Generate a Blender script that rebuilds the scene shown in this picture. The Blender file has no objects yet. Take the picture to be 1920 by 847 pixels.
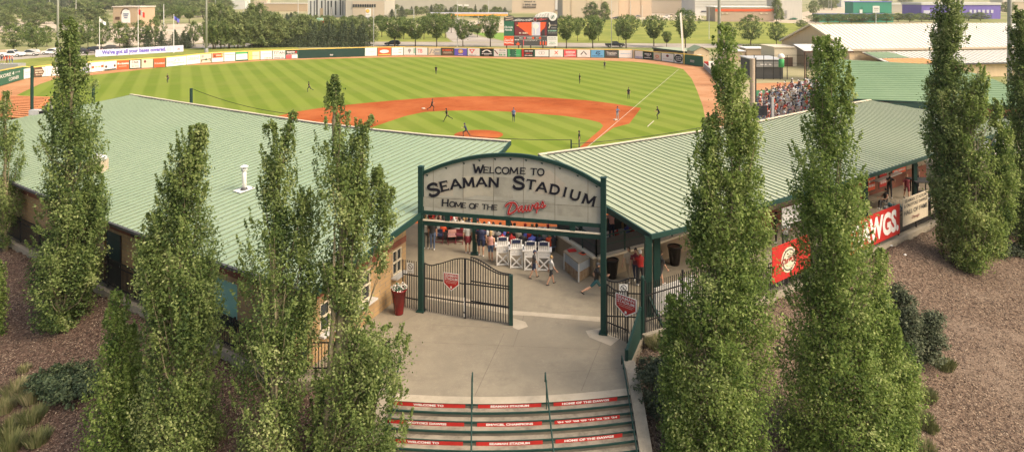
import bpy, math, random
import numpy as np
from mathutils import Vector, Matrix, noise
R = math.radians
rnd = random.Random(7)
# ---------------------------------------------------------------- camera model
F, CX, VH, HC = 1280.0, 960.0, -10.0, 14.2     # focal length and horizon of the photograph (1920 wide), camera height
FZ = -1.6                                      # level of the playing field, the plaza is at 0
sc = bpy.context.scene
COL = sc.collection
def PZ(u, v, z=0.0):
    Y = (HC - z) * F / (v - VH)
    return Vector(((u - CX) / F * Y, Y, z))
def PY(u, v, Y):
    return Vector(((u - CX) / F * Y, Y, HC - (v - VH) / F * Y))
def PP(u, v, p0, n):
    d = Vector(((u - CX) / F, 1, -(v - VH) / F)); c = Vector((0, 0, HC))
    return c + d * ((p0 - c).dot(n) / d.dot(n))

# ---------------------------------------------------------------- materials
MATS = {}
def mat(name, col, rough=0.8, var=0.12, scale=3.0, bump=0.0, bscale=None, metal=0.0, spec=0.3, detail=4, col2=None, emit=None, stretch=None):
    if name in MATS: return MATS[name]
    m = bpy.data.materials.new(name); m.use_nodes = True
    nt = m.node_tree; N = nt.nodes; L = nt.links
    b = N['Principled BSDF']; b.inputs['Roughness'].default_value = rough; b.inputs['Metallic'].default_value = metal
    b.inputs['Specular IOR Level'].default_value = spec
    tc = N.new('ShaderNodeTexCoord'); src = tc.outputs['Object']
    if stretch:
        mp = N.new('ShaderNodeMapping'); mp.inputs['Scale'].default_value = stretch; L.new(src, mp.inputs[0]); src = mp.outputs[0]
    nz = N.new('ShaderNodeTexNoise'); nz.inputs['Scale'].default_value = scale; nz.inputs['Detail'].default_value = detail
    nz.inputs['Roughness'].default_value = 0.65
    L.new(src, nz.inputs['Vector'])
    cr = N.new('ShaderNodeMapRange'); cr.inputs[1].default_value = 0.3; cr.inputs[2].default_value = 0.7
    L.new(nz.outputs['Fac'], cr.inputs[0])
    mx = N.new('ShaderNodeMix'); mx.data_type = 'RGBA'
    c2 = col2 if col2 else [min(1, c * (1 + var)) for c in col]
    c1 = col if col2 else [c * (1 - var) for c in col]
    mx.inputs[6].default_value = (*c1, 1); mx.inputs[7].default_value = (*c2, 1)
    L.new(cr.outputs[0], mx.inputs[0]); L.new(mx.outputs[2], b.inputs['Base Color'])
    if bump:
        n2 = N.new('ShaderNodeTexNoise'); n2.inputs['Scale'].default_value = bscale or scale * 4; n2.inputs['Detail'].default_value = 3
        L.new(src, n2.inputs['Vector'])
        bp = N.new('ShaderNodeBump'); bp.inputs['Strength'].default_value = bump; bp.inputs['Distance'].default_value = 0.03
        L.new(n2.outputs['Fac'], bp.inputs['Height']); L.new(bp.outputs[0], b.inputs['Normal'])
    if emit:
        b.inputs['Emission Color'].default_value = (*emit[0], 1); b.inputs['Emission Strength'].default_value = emit[1]
    MATS[name] = m
    return m
# the handful of paints and surfaces everything is made of
PAL = {
 'green': (0.009, 0.040, 0.031), 'black': (0.012, 0.012, 0.013), 'white': (0.74, 0.72, 0.68), 'red': (0.42, 0.022, 0.017),
 'orange': (0.72, 0.10, 0.03), 'yellow': (0.75, 0.52, 0.12), 'tan': (0.42, 0.33, 0.22), 'grey': (0.30, 0.30, 0.29),
 'dkgrey': (0.07, 0.07, 0.07), 'blue': (0.10, 0.13, 0.50), 'ltblue': (0.14, 0.38, 0.62), 'purple': (0.13, 0.10, 0.46),
 'brown': (0.10, 0.055, 0.035), 'kgreen': (0.06, 0.36, 0.12), 'fgreen': (0.025, 0.12, 0.07), 'cream': (0.62, 0.54, 0.40),
 'gold': (0.6, 0.36, 0.06), 'maroon': (0.16, 0.02, 0.03), 'skin': (0.52, 0.30, 0.20), 'navy': (0.02, 0.028, 0.07),
 'teal': (0.02, 0.08, 0.09), 'pink': (0.62, 0.32, 0.28), 'denim': (0.09, 0.13, 0.22), 'ltgrey': (0.5, 0.5, 0.48),
 'hair': (0.05, 0.03, 0.018), 'blond': (0.36, 0.24, 0.11), 'charcoal': (0.035, 0.036, 0.04), 'beige': (0.45, 0.37, 0.27),
 'rose': (0.70, 0.10, 0.11), 'mint': (0.30, 0.50, 0.38), 'lav': (0.55, 0.55, 0.66),
}
def P(n, rough=0.6):
    return mat('paint_' + n, PAL[n], rough=rough, var=0.10, scale=6, spec=0.35)

# ---------------------------------------------------------------- mesh builder
class MB:
    def __init__(s): s.v = []; s.f = []; s.m = []; s.mats = []
    def mi(s, m):
        if m not in s.mats: s.mats.append(m)
        return s.mats.index(m)
    def poly(s, pts, m):
        b = len(s.v); s.v += [tuple(p) for p in pts]; s.f.append(tuple(range(b, b + len(pts)))); s.m.append(s.mi(m))
    def mesh(s, vs, fs, m):
        b = len(s.v); s.v += [tuple(p) for p in vs]; k = s.mi(m)
        for f in fs: s.f.append(tuple(b + i for i in f)); s.m.append(k)
    def box(s, c, d, m, rz=0.0, ax=None):
        c = Vector(c)
        if ax is None:
            ax = (Vector((math.cos(rz), math.sin(rz), 0)), Vector((-math.sin(rz), math.cos(rz), 0)), Vector((0, 0, 1)))
        X, Y, Z = [ax[i] * (d[i] / 2) for i in range(3)]
        vs = [c + X * a + Y * b_ + Z * e for e in (-1, 1) for b_ in (-1, 1) for a in (-1, 1)]
        s.mesh(vs, [(0, 2, 3, 1), (4, 5, 7, 6), (0, 1, 5, 4), (2, 6, 7, 3), (0, 4, 6, 2), (1, 3, 7, 5)], m)
    def beam(s, a, b, w, h, m):                 # a bar from a to b, w wide and h deep
        a, b = Vector(a), Vector(b); d = b - a; L = d.length
        if L < 1e-6: return
        d /= L
        up = Vector((0, 0, 1)) if abs(d.z) < 0.9 else Vector((0, 1, 0))
        x = d.cross(up).normalized(); y = x.cross(d).normalized()
        s.box((a + b) / 2, (w, L, h), m, ax=(x, d, y))
    def tube(s, pts, rs, m, n=6, cap=True):
        pts = [Vector(p) for p in pts]
        if not isinstance(rs, (list, tuple)): rs = [rs] * len(pts)
        vs = []; k = len(pts)
        for i, p in enumerate(pts):
            d = (pts[min(i + 1, k - 1)] - pts[max(i - 1, 0)]).normalized()
            up = Vector((0, 0, 1)) if abs(d.z) < 0.9 else Vector((1, 0, 0))
            x = d.cross(up).normalized(); y = d.cross(x)
            for j in range(n):
                t = 2 * math.pi * j / n
                vs.append(p + (x * math.cos(t) + y * math.sin(t)) * rs[i])
        fs = [(i * n + j, i * n + (j + 1) % n, (i + 1) * n + (j + 1) % n, (i + 1) * n + j) for i in range(k - 1) for j in range(n)]
        if cap: fs += [tuple(range(n - 1, -1, -1)), tuple(range((k - 1) * n, k * n))]
        s.mesh(vs, fs, m)
    def lathe(s, c, prof, m, n=16):              # profile of (radius, z)
        c = Vector(c); vs = []
        for r_, z in prof:
            for j in range(n):
                t = 2 * math.pi * j / n; vs.append(c + Vector((r_ * math.cos(t), r_ * math.sin(t), z)))
        k = len(prof)
        fs = [(i * n + j, i * n + (j + 1) % n, (i + 1) * n + (j + 1) % n, (i + 1) * n + j) for i in range(k - 1) for j in range(n)]
        fs += [tuple(range(n - 1, -1, -1)), tuple(range((k - 1) * n, k * n))]
        s.mesh(vs, fs, m)
    def ell(s, c, r, m, n=10, k=7, ax=None):
        c = Vector(c); vs = []; fs = []
        for i in range(k + 1):
            a = math.pi * i / k
            for j in range(n):
                t = 2 * math.pi * j / n
                q = Vector((r[0] * math.sin(a) * math.cos(t), r[1] * math.sin(a) * math.sin(t), r[2] * math.cos(a)))
                if ax: q = ax @ q
                vs.append(c + q)
        fs = [(i * n + j, (i + 1) * n + j, (i + 1) * n + (j + 1) % n, i * n + (j + 1) % n) for i in range(k) for j in range(n)]
        s.mesh(vs, fs, m)
    def prism(s, pts, z0, z1, m, mside=None):    # footprint (x, y) counter-clockwise
        n = len(pts); ms = mside or m
        g0 = z0 if isinstance(z0, (list, tuple)) else [z0] * n
        g1 = z1 if isinstance(z1, (list, tuple)) else [z1] * n
        lo = [(p[0], p[1], g0[i]) for i, p in enumerate(pts)]; hi = [(p[0], p[1], g1[i]) for i, p in enumerate(pts)]
        s.poly(hi, m); s.poly(lo[::-1], ms)
        for i in range(n):
            j = (i + 1) % n; s.poly([lo[i], lo[j], hi[j], hi[i]], ms)
    def build(s, name, parent=None, smooth=False, origin=None, **tags):
        if parent is not None: o0 = Vector(parent.get('_o', parent.location))
        elif origin is not None: o0 = Vector(origin)
        else:
            a = np.array(s.v); o0 = Vector(((a[:, 0].min() + a[:, 0].max()) / 2, (a[:, 1].min() + a[:, 1].max()) / 2, a[:, 2].min()))
        me = bpy.data.meshes.new(name)
        me.from_pydata([(p[0] - o0.x, p[1] - o0.y, p[2] - o0.z) for p in s.v], [], s.f)
        for m in s.mats: me.materials.append(m)
        me.polygons.foreach_set('material_index', s.m)
        if smooth: me.polygons.foreach_set('use_smooth', [True] * len(s.f))
        me.update()
        o = bpy.data.objects.new(name, me); COL.objects.link(o)
        if parent is not None: o.parent = parent; o['_o'] = tuple(o0)
        else: o.location = o0; o['_o'] = tuple(o0)
        tag(o, **tags)
        return o
def tag(o, label=None, cat=None, group=None, kind=None):
    if label: o['label'] = label
    if cat: o['category'] = cat
    if group: o['group'] = group
    if kind: o['kind'] = kind
    return o
def thing(name, label, cat, loc=(0, 0, 0), group=None, rz=0.0, kind=None):
    o = bpy.data.objects.new(name, None); COL.objects.link(o); o.location = loc; o.rotation_euler = (0, 0, rz)
    o.empty_display_size = 0.2; o['_o'] = tuple(loc)
    return tag(o, label, cat, group, kind)
def part(name, root, fn, *a, smooth=False, **k):
    mb = MB(); fn(mb, *a); return mb.build(name, root, smooth=smooth, **k)
def kids(o): return [c for c in bpy.data.objects if c.parent == o]
def dup(root, loc, rz=0.0, label=None, group=None, scale=None, tree=None):
    r = root.copy(); COL.objects.link(r); r.location = loc; r.rotation_euler = (0, 0, rz)
    if scale: r.scale = scale if isinstance(scale, (tuple, list)) else (scale,) * 3
    if label: r['label'] = label
    if group: r['group'] = group
    for ch, gs in (tree if tree is not None else [(c, kids(c)) for c in kids(root)]):
        c = ch.copy(); COL.objects.link(c); c.parent = r
        for g in gs: d = g.copy(); COL.objects.link(d); d.parent = c
    return r

# ---------------------------------------------------------------- lettering
_txt = {}
def text_geo(s, bold=0.0):
    k = (s, bold)
    if k not in _txt:
        cu = bpy.data.curves.new('t', 'FONT'); cu.body = s; cu.size = 1; cu.offset = bold; cu.resolution_u = 3
        o = bpy.data.objects.new('t', cu); COL.objects.link(o)
        dg = bpy.context.evaluated_depsgraph_get(); dg.update()
        me = bpy.data.meshes.new_from_object(o.evaluated_get(dg))
        v = np.array([(q.co.x, q.co.y) for q in me.vertices]); f = [tuple(p.vertices) for p in me.polygons]
        bpy.data.objects.remove(o); bpy.data.curves.remove(cu); bpy.data.meshes.remove(me)
        lo, hi = v.min(0), v.max(0); v = (v - lo) / (hi - lo)
        _txt[k] = (v, f, float((hi[0] - lo[0]) / (hi[1] - lo[1])))
    return _txt[k]
def ribbon(pts, w):                              # 2-D stroke as quads, mitred
    pts = [np.array(p, float) for p in pts]; L = []; Rr = []
    for i in range(len(pts)):
        a = pts[max(i - 1, 0)]; b = pts[min(i + 1, len(pts) - 1)]; d = b - a; d = d / (np.linalg.norm(d) + 1e-9)
        n = np.array((-d[1], d[0])) * w / 2; L.append(pts[i] + n); Rr.append(pts[i] - n)
    return [(L[i], Rr[i], Rr[i + 1], L[i + 1]) for i in range(len(pts) - 1)]
def circ(cx, cy, rx, ry, n=18, a0=0, a1=360):
    return [(cx + rx * math.cos(R(a0 + (a1 - a0) * i / n)), cy + ry * math.sin(R(a0 + (a1 - a0) * i / n))) for i in range(n + (0 if a1 - a0 == 360 else 1))]
def draw(mb, els, f, layer):
    """els in panel coordinates 0..1; f(x, y, k) gives the point k layers in front of the panel"""
    k = 1; r_ = random.Random(str(els))
    for e in els:
        t = e[0]
        if t == 'r': _, x0, y0, x1, y1, c = e; mb.poly([f(x0, y0, k), f(x1, y0, k), f(x1, y1, k), f(x0, y1, k)], P(c))
        elif t == 'c': _, x, y, rx, ry, c = e; mb.poly([f(a, b, k) for a, b in circ(x, y, rx, ry)], P(c))
        elif t == 'p': mb.poly([f(a, b, k) for a, b in e[1]], P(e[2]))
        elif t == 's':
            for q in ribbon(e[1], e[2]): mb.poly([f(a, b, k) for a, b in q], P(e[3])); 
        elif t == 't':
            _, s, cx, cy, w, h, c = e[:7]; sl = e[7] if len(e) > 7 else 0.0; rise = e[8] if len(e) > 8 else 0.0
            v, fs, asp = text_geo(s, e[9] if len(e) > 9 else 0.012)
            mb.mesh([f(cx + (p[0] - .5) * w + (p[1] - .5) * h * sl, cy + (p[1] - .5) * h + (p[0] - .5) * rise, k) for p in v], fs, P(c))
        elif t == 'm':                            # a line of small unreadable print
            _, x0, x1, y, h, c = e; x = x0
            while x < x1 - h * 0.2:
                w = h * r_.uniform(.25, .55) * (0.6)
                mb.poly([f(x, y - h / 2 * r_.uniform(.7, 1), k), f(x + w, y - h / 2, k), f(x + w, y + h / 2 * r_.uniform(.6, 1), k), f(x, y + h / 2, k)], P(c))
                x += w * 1.45 + (h * .3 if r_.random() < .15 else 0)
        k += 1
def panel(name, label, cat, o, ex, ez, els, bg, thick=0.03, layer=0.006, parent=None, group=None, kind=None, outline=None):
    """flat board: corner o, width vector ex, height vector ez, facing ex x ez"""
    o, ex, ez = Vector(o), Vector(ex), Vector(ez); n = ex.cross(ez).normalized(); mb = MB(); m = P(bg) if isinstance(bg, str) else bg
    f = lambda x, y, k: o + ex * x + ez * y + n * (layer * k)
    sh = outline or [(0, 0), (1, 0), (1, 1), (0, 1)]
    fr = [f(x, y, 0) for x, y in sh]; bk = [q - n * thick for q in fr]
    mb.poly(fr, m); mb.poly(bk[::-1], m)
    for i in range(len(sh)): j = (i + 1) % len(sh); mb.poly([bk[i], bk[j], fr[j], fr[i]], m)
    draw(mb, els, f, layer)
    return mb.build(name, parent, label=label, cat=cat, group=group, kind=kind)
# ================================================================ light, sky, camera
world = bpy.data.worlds.new("World"); sc.world = world; world.use_nodes = True
wn = world.node_tree; bg = wn.nodes['Background']
sky = wn.nodes.new('ShaderNodeTexSky'); sky.sky_type = 'NISHITA'; sky.sun_disc = False
SUN_EL, SUN_AZ = 46.0, 118.0                      # azimuth clockwise from the view direction: the sun stands to the right
sky.sun_elevation = R(SUN_EL); sky.sun_rotation = R(SUN_AZ); sky.air_density = 1.0; sky.dust_density = 6.0; sky.ozone_density = 0.5
tint = wn.nodes.new('ShaderNodeMix'); tint.data_type = 'RGBA'; tint.blend_type = 'MULTIPLY'; tint.inputs[0].default_value = 1; tint.inputs[7].default_value = (1.0, .945, .85, 1)      # warm hazy evening sky
wn.links.new(sky.outputs[0], tint.inputs[6]); wn.links.new(tint.outputs[2], bg.inputs[0]); bg.inputs[1].default_value = 0.15
sl = bpy.data.lights.new('sun', 'SUN'); sl.energy = SUN_E = 1.1; sl.angle = R(26); sl.color = (1.0, 0.90, 0.76)
so = bpy.data.objects.new('sun', sl); COL.objects.link(so)
sd = Vector((math.sin(R(SUN_AZ)) * math.cos(R(SUN_EL)), math.cos(R(SUN_AZ)) * math.cos(R(SUN_EL)), math.sin(R(SUN_EL))))
so.rotation_euler = sd.to_track_quat('Z', 'Y').to_euler(); so.location = (60, 0, 60)
sc.view_settings.view_transform = 'Standard'; sc.view_settings.look = 'None'; sc.view_settings.gamma = 1
sc.view_settings.exposure = 1.02
cam = bpy.data.cameras.new('camera'); co = bpy.data.objects.new('camera', cam); COL.objects.link(co); sc.camera = co
cam.lens = 36 * F / 1920; cam.sensor_width = 36; cam.shift_y = -(423.5 - VH) / 1920; cam.clip_start = 0.3; cam.clip_end = 6000
co.location = (0, 0, HC); co.rotation_euler = (R(90), 0, 0)
sc.cycles.max_bounces = 6; sc.cycles.diffuse_bounces = 3; sc.cycles.transparent_max_bounces = 4

# ================================================================ ground materials
def ground_mat(name, cols, scales, bump=0.0, bs=30, thr=None, coord='Object'):
    """three colours mixed by two noises"""
    m = bpy.data.materials.new(name); m.use_nodes = True; nt = m.node_tree; N = nt.nodes; L = nt.links
    b = N['Principled BSDF']; b.inputs['Roughness'].default_value = 0.95; b.inputs['Specular IOR Level'].default_value = 0.1
    tc = N.new('ShaderNodeTexCoord'); prev = None
    for i, s in enumerate(scales):
        nz = N.new('ShaderNodeTexNoise'); nz.inputs['Scale'].default_value = s; nz.inputs['Detail'].default_value = 6; nz.inputs['Roughness'].default_value = 0.7
        L.new(tc.outputs[coord], nz.inputs['Vector'])
        mr = N.new('ShaderNodeMapRange'); mr.inputs[1].default_value = 0.42 if not thr else thr[i][0]; mr.inputs[2].default_value = 0.6 if not thr else thr[i][1]
        L.new(nz.outputs['Fac'], mr.inputs[0])
        mx = N.new('ShaderNodeMix'); mx.data_type = 'RGBA'; L.new(mr.outputs[0], mx.inputs[0])
        if prev is None: mx.inputs[6].default_value = (*cols[0], 1)
        else: L.new(prev, mx.inputs[6])
        mx.inputs[7].default_value = (*cols[i + 1], 1); prev = mx.outputs[2]
    L.new(prev, b.inputs['Base Color'])
    if bump:
        n2 = N.new('ShaderNodeTexNoise'); n2.inputs['Scale'].default_value = bs; n2.inputs['Detail'].default_value = 2; L.new(tc.outputs[coord], n2.inputs['Vector'])
        bp = N.new('ShaderNodeBump'); bp.inputs['Strength'].default_value = bump; bp.inputs['Distance'].default_value = 0.05
        L.new(n2.outputs['Fac'], bp.inputs['Height']); L.new(bp.outputs[0], b.inputs['Normal'])
    return m
M_mulch = ground_mat('mulch_chips', [(0.115, 0.072, 0.054), (0.042, 0.027, 0.021), (0.23, 0.165, 0.12), (0.155, 0.11, 0.08)], [7, 11, 0.35], bump=1.0, bs=16, thr=[(.46, .58), (.52, .60), (.5, .75)])
M_mulch_r = ground_mat('weathered_mulch', [(0.145, 0.102, 0.074), (0.052, 0.036, 0.027), (0.28, 0.215, 0.155), (0.21, 0.16, 0.12)], [7, 11, 0.30], bump=1.0, bs=16, thr=[(.46, .58), (.54, .62), (.5, .75)])
M_dry = ground_mat('rough_ground', [(0.21, 0.22, 0.085), (0.16, 0.195, 0.055), (0.36, 0.31, 0.19)], [0.03, 0.012])
M_lawn = ground_mat('lawn', [(0.215, 0.24, 0.05), (0.29, 0.29, 0.07), (0.17, 0.20, 0.04)], [0.25, 0.05])
M_dirt = ground_mat('infield_clay', [(0.33, 0.078, 0.018), (0.26, 0.058, 0.012), (0.39, 0.115, 0.035)], [0.25, 0.08], bump=.2)
M_track = ground_mat('warning_track', [(0.41, 0.200, 0.095), (0.35, 0.160, 0.072), (0.46, 0.25, 0.13)], [0.3, 0.1])
M_road = ground_mat('road_asphalt', [(0.34, 0.30, 0.25), (0.28, 0.25, 0.21), (0.40, 0.36, 0.30)], [0.4, 0.06])
M_pale = ground_mat('pale_gravel', [(0.46, 0.38, 0.28), (0.38, 0.31, 0.22), (0.52, 0.45, 0.34)], [0.3, 0.05])
M_conc = ground_mat('plaza_concrete', [(0.285, 0.250, 0.185), (0.225, 0.195, 0.148), (0.33, 0.292, 0.222), (0.245, 0.215, 0.162)], [1.4, 5, 0.25], bump=.12, bs=40, thr=[(.42, .7), (.55, .75), (.45, .6)])
M_curb = mat('kerb_concrete', (0.29, 0.255, 0.195), var=.15, scale=5, bump=.2)
# mown outfield: stripes run from home plate through second base
HOME = Vector((4.1, 60.7)); AX = Vector((-.4364, .8998))
def mown():
    m = bpy.data.materials.new('mown_grass'); m.use_nodes = True; nt = m.node_tree; N = nt.nodes; L = nt.links
    b = N['Principled BSDF']; b.inputs['Roughness'].default_value = 0.9; b.inputs['Specular IOR Level'].default_value = 0.12
    g = N.new('ShaderNodeNewGeometry'); sx = N.new('ShaderNodeSeparateXYZ'); L.new(g.outputs['Position'], sx.inputs[0])
    def math_(op, a, c, v=None):
        n = N.new('ShaderNodeMath'); n.operation = op
        for i, q in enumerate((a, c)):
            if q is None: continue
            if isinstance(q, (int, float)): n.inputs[i].default_value = q
            else: L.new(q, n.inputs[i])
        return n.outputs[0]
    def stripes(ax, w):                            # soft-edged bands across direction ax
        d = math_('ADD', math_('MULTIPLY', sx.outputs[0], ax.x), math_('MULTIPLY', sx.outputs[1], ax.y))
        s = math_('SINE', math_('MULTIPLY', d, math.pi / w), None)
        mr = N.new('ShaderNodeMapRange'); mr.inputs[1].default_value = -.35; mr.inputs[2].default_value = .35; L.new(s, mr.inputs[0]); return mr.outputs[0]
    s1 = stripes(Vector((AX.y, -AX.x)), 1.85); s2 = stripes(AX, 9.0)
    nz = N.new('ShaderNodeTexNoise'); nz.inputs['Scale'].default_value = 0.12; nz.inputs['Detail'].default_value = 7; L.new(g.outputs['Position'], nz.inputs['Vector'])
    def mix(f, a, c):
        mx = N.new('ShaderNodeMix'); mx.data_type = 'RGBA'
        for i, q in ((0, f), (6, a), (7, c)):
            if isinstance(q, tuple): mx.inputs[i].default_value = (*q, 1)
            elif isinstance(q, float): mx.inputs[i].default_value = q
            else: L.new(q, mx.inputs[i])
        return mx.outputs[2]
    base = mix(s1, (0.138, 0.193, 0.017), (0.190, 0.238, 0.032))
    dark = mix(s1, (0.130, 0.185, 0.016), (0.180, 0.228, 0.030))
    c = mix(s2, base, dark)
    mr = N.new('ShaderNodeMapRange'); mr.inputs[1].default_value = .45; mr.inputs[2].default_value = .75; mr.inputs[4].default_value = .55; L.new(nz.outputs['Fac'], mr.inputs[0])
    c = mix(mr.outputs[0], c, (0.205, 0.225, 0.045))
    n3 = N.new('ShaderNodeTexNoise'); n3.inputs['Scale'].default_value = 2.2; n3.inputs['Detail'].default_value = 5; L.new(g.outputs['Position'], n3.inputs['Vector'])
    m3 = N.new('ShaderNodeMapRange'); m3.inputs[1].default_value = .35; m3.inputs[2].default_value = .7; m3.inputs[3].default_value = 0; m3.inputs[4].default_value = .22; L.new(n3.outputs['Fac'], m3.inputs[0])
    c = mix(m3.outputs[0], c, (0.12, 0.17, 0.02))
    L.new(c, b.inputs['Base Color']); return m
M_grass = mown()
M_white = mat('chalk', (0.52, 0.46, 0.36), var=.2, scale=2)

def sheet(name, px, z, m, lift=0, **k):
    mb = MB(); mb.poly([PZ(u, v, z) + Vector((0, 0, 0)) for u, v in px], m)
    for i, p in enumerate(mb.v): mb.v[i] = (p[0], p[1], z + lift * 0.004)
    return mb.build(name, **k)
def ngon_tri(o):                                 # triangulate long outlines so that concave ones shade well
    import bmesh
    bm = bmesh.new(); bm.from_mesh(o.data); bmesh.ops.triangulate(bm, faces=bm.faces[:]); bm.normal_update()
    for f in bm.faces:
        if f.normal.z < 0: f.normal_flip()
    bm.to_mesh(o.data); bm.free(); return o
def gsheet(name, px, m, lift, cat=None, z=FZ):
    o = ngon_tri(sheet(name, px, z, m, lift)); o['kind'] = 'structure'; return o
# the land out to the horizon
mb = MB(); mb.poly([(-3000, 44, FZ - .03), (3000, 44, FZ - .03), (3000, 3400, FZ - .03), (-3000, 3400, FZ - .03)], M_dry)
mb.build('ground', kind='structure')
# warning track and everything inside the fence, then grass, clay and lines, each sheet just above the one below
FENCE = [(-60, 182, 150), (0, 160, 132), (41, 150, 124.5), (62, 146, 125.5), (115, 142, 119.5), (160, 137.5, 116.5), (220, 131, 112.5), (310, 126.5, 107.5), (380, 119, 100.5), (400, 117.5, 98.5), (500, 112, 94.5),
         (560, 110, 92.5), (690, 106, 88.5), (760, 104, 88), (860, 105, 89), (960, 107.5, 91), (1060, 108, 92), (1187, 109.8, 93.2), (1225, 113, 97), (1283, 120.5, 101), (1318, 126, 105)]
gsheet('warning_track', [(-60, 330)] + [(u, v) for u, v, t in FENCE] + [(1345, 150), (1385, 190), (1400, 260), (1400, 330), (960, 380), (300, 380)], M_track, 1)
grass_px = [(-60, 240), (-20, 205), (20, 185), (45, 172), (75, 158), (110, 146), (175, 141), (240, 134), (300, 127), (345, 123), (400, 121.5), (500, 114), (560, 112.5), (690, 108.8), (760, 107.6), (860, 108), (960, 111), (1050, 112),
            (1100, 113), (1187, 116), (1225, 120), (1260, 125), (1281, 130), (1297, 148), (1307, 170), (1318, 200), (1326, 240), (1326, 262), (1240, 300), (960, 335), (560, 335), (200, 330), (0, 300)]
gsheet('outfield_grass', grass_px, M_grass, 2)
def unit(t): c, s = math.cos(R(t)), math.sin(R(t)); return Vector((AX.x * c - AX.y * s, AX.x * s + AX.y * c))
B1, B2_, B3 = HOME + unit(-45) * 27.43, HOME + AX * 38.8, HOME + unit(45) * 27.43
dirt = [(1202, 203), (1150, 194.5), (1100, 188.5), (1060, 185.5), (1000, 182), (930, 180.8), (860, 181.3), (800, 184), (740, 188.5), (680, 194), (620, 200), (560, 209), (520, 218), (470, 235), (440, 262), (520, 300),
        (680, 330), (900, 330), (1040, 325), (1078, 290), (1150, 240), (1180, 232)]
gsheet('infield_dirt', dirt, M_dirt, 3)
inner = [(640, 262), (700, 238), (760, 218), (795, 210.5), (835, 208), (880, 207.6), (940, 209), (1000, 213), (1060, 218), (1105, 225), (1125, 230), (1131, 236), (1126, 243), (1100, 265), (1070, 292), (1010, 312), (900, 318), (780, 312)]
gsheet('infield_grass', inner, M_grass, 4)
mc = HOME + AX * 18.0
mb = MB(); ring = lambda r, z, n=40: [(mc.x + r * math.cos(2 * math.pi * i / n), mc.y + r * math.sin(2 * math.pi * i / n), FZ + z) for i in range(n)]
r0, r1, r2 = ring(2.75, .02), ring(1.5, .16), ring(.7, .25)
for a, b in ((r0, r1), (r1, r2)):
    for i in range(40): j = (i + 1) % 40; mb.poly([a[i], a[j], b[j], b[i]], M_dirt)
mb.poly(r2, M_dirt); mb.build('pitching_mound', kind='structure', smooth=True)
hc = [(HOME.x + 4 * math.cos(2 * math.pi * i / 40), HOME.y + 4 * math.sin(2 * math.pi * i / 40), FZ + .021) for i in range(40)]
mb = MB(); mb.poly(hc, M_dirt); mb.build('home_plate_dirt', kind='structure')
mb = MB(); mb.poly([(-16, 43.9, FZ + .010), (22, 43.9, FZ + .010), (20, 55.5, FZ + .010), (3, 58.5, FZ + .010), (-16, 55, FZ + .010)], M_dirt); mb.build('backstop_dirt', kind='structure')
# chalk lines
def line(name, a, b, w=.12, z=.026):
    a, b = Vector(a), Vector(b); d = (b - a).normalized(); n = Vector((-d.y, d.x)) * w / 2
    mb = MB(); mb.poly([(p.x, p.y, FZ + z) for p in (a + n, a - n, b - n, b + n)][::-1], M_white); mb.build(name, kind='structure')
pf = PZ(1273, 130, FZ); line('foul_line', HOME, (pf.x, pf.y), .07)
l3 = HOME + unit(45) * 96; line('foul_line', HOME, l3, .14)
a, b = PZ(1226, 227, FZ), PZ(1214, 238, FZ); line('coach_box_line', a.xy, b.xy, .12)
for nm, p, lb in (('first_base', B1, 'white first base bag beside the runner at the foul line'), ('second_base', B2_, 'white second base bag at the back of the infield dirt')):
    q = PZ(1154, 225.5, FZ) if nm == 'first_base' else PZ(794, 204.5, FZ)
    mb = MB(); mb.box((q.x, q.y, FZ + .08), (.42, .42, .1), M_white, rz=R(26)); mb.box((q.x, q.y, FZ + .135), (.36, .36, .02), M_white, rz=R(26)); mb.build('base_bag', label=lb, cat='base')

# ---------------------------------------------------------------- roads, lawns and lots beyond the fence
gz = lambda n, px, m, l: gsheet(n, px, m, l)
gz('berm_lawn', [(-80, 165), (-80, 120), (0, 113), (80, 108), (180, 104), (260, 98), (345, 92), (440, 88), (560, 85), (560, 108), (400, 115), (310, 123), (220, 128), (160, 134), (60, 142)], M_lawn, 1)
gz('road', [(-80, 122), (-80, 100), (60, 97.5), (180, 93), (300, 86), (420, 81), (560, 79.5), (700, 79), (960, 80.5), (1200, 82), (1330, 83), (1500, 84.5), (1500, 91), (1330, 90), (1200, 89.5), (960, 87), (700, 86.5), (560, 86), (440, 88), (345, 92), (260, 98), (180, 103), (80, 108)], M_road, 2)
gz('side_road', [(838, 34), (862, 34), (868, 50), (880, 62), (905, 70), (950, 79.5), (850, 79), (838, 70), (835, 52)], M_road, 3)
gz('lawn', [(1035, 78), (1045, 36), (1200, 38), (1340, 41), (1500, 42), (1560, 44), (1560, 84), (1330, 82), (1200, 81), (1046, 80)], M_lawn, 1)
gz('lawn_strip', [(560, 78.5), (600, 62), (690, 58), (834, 60), (837, 71), (846, 78.5), (700, 78)], M_lawn, 1)
gz('lawn_patch', [(884, 62), (948, 62), (1000, 64), (1000, 79), (955, 79)], mat('bright_lawn', (0.16, 0.27, 0.03), var=.2, scale=.3), 1)
gz('parking_lot', [(180, 88), (200, 55), (330, 45), (480, 44), (560, 60), (480, 76), (330, 84)], M_pale, 1)
gz('hill_lane', [(-60, 60), (-60, 33), (60, 37), (140, 44), (210, 50), (205, 62), (140, 62)], M_pale, 2)
gz('gravel_lot', [(1040, 34), (1050, 24), (1310, 24), (1320, 37), (1200, 37)], M_pale, 1)
gz('gravel_street', [(1440, 42), (1500, 24), (1560, 14), (1640, 10), (1640, 16), (1590, 24), (1560, 34), (1540, 46)], M_pale, 2)
gz('station_forecourt', [(850, 60), (872, 40), (1040, 36), (1045, 60), (960, 62)], M_pale, 4)

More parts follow.
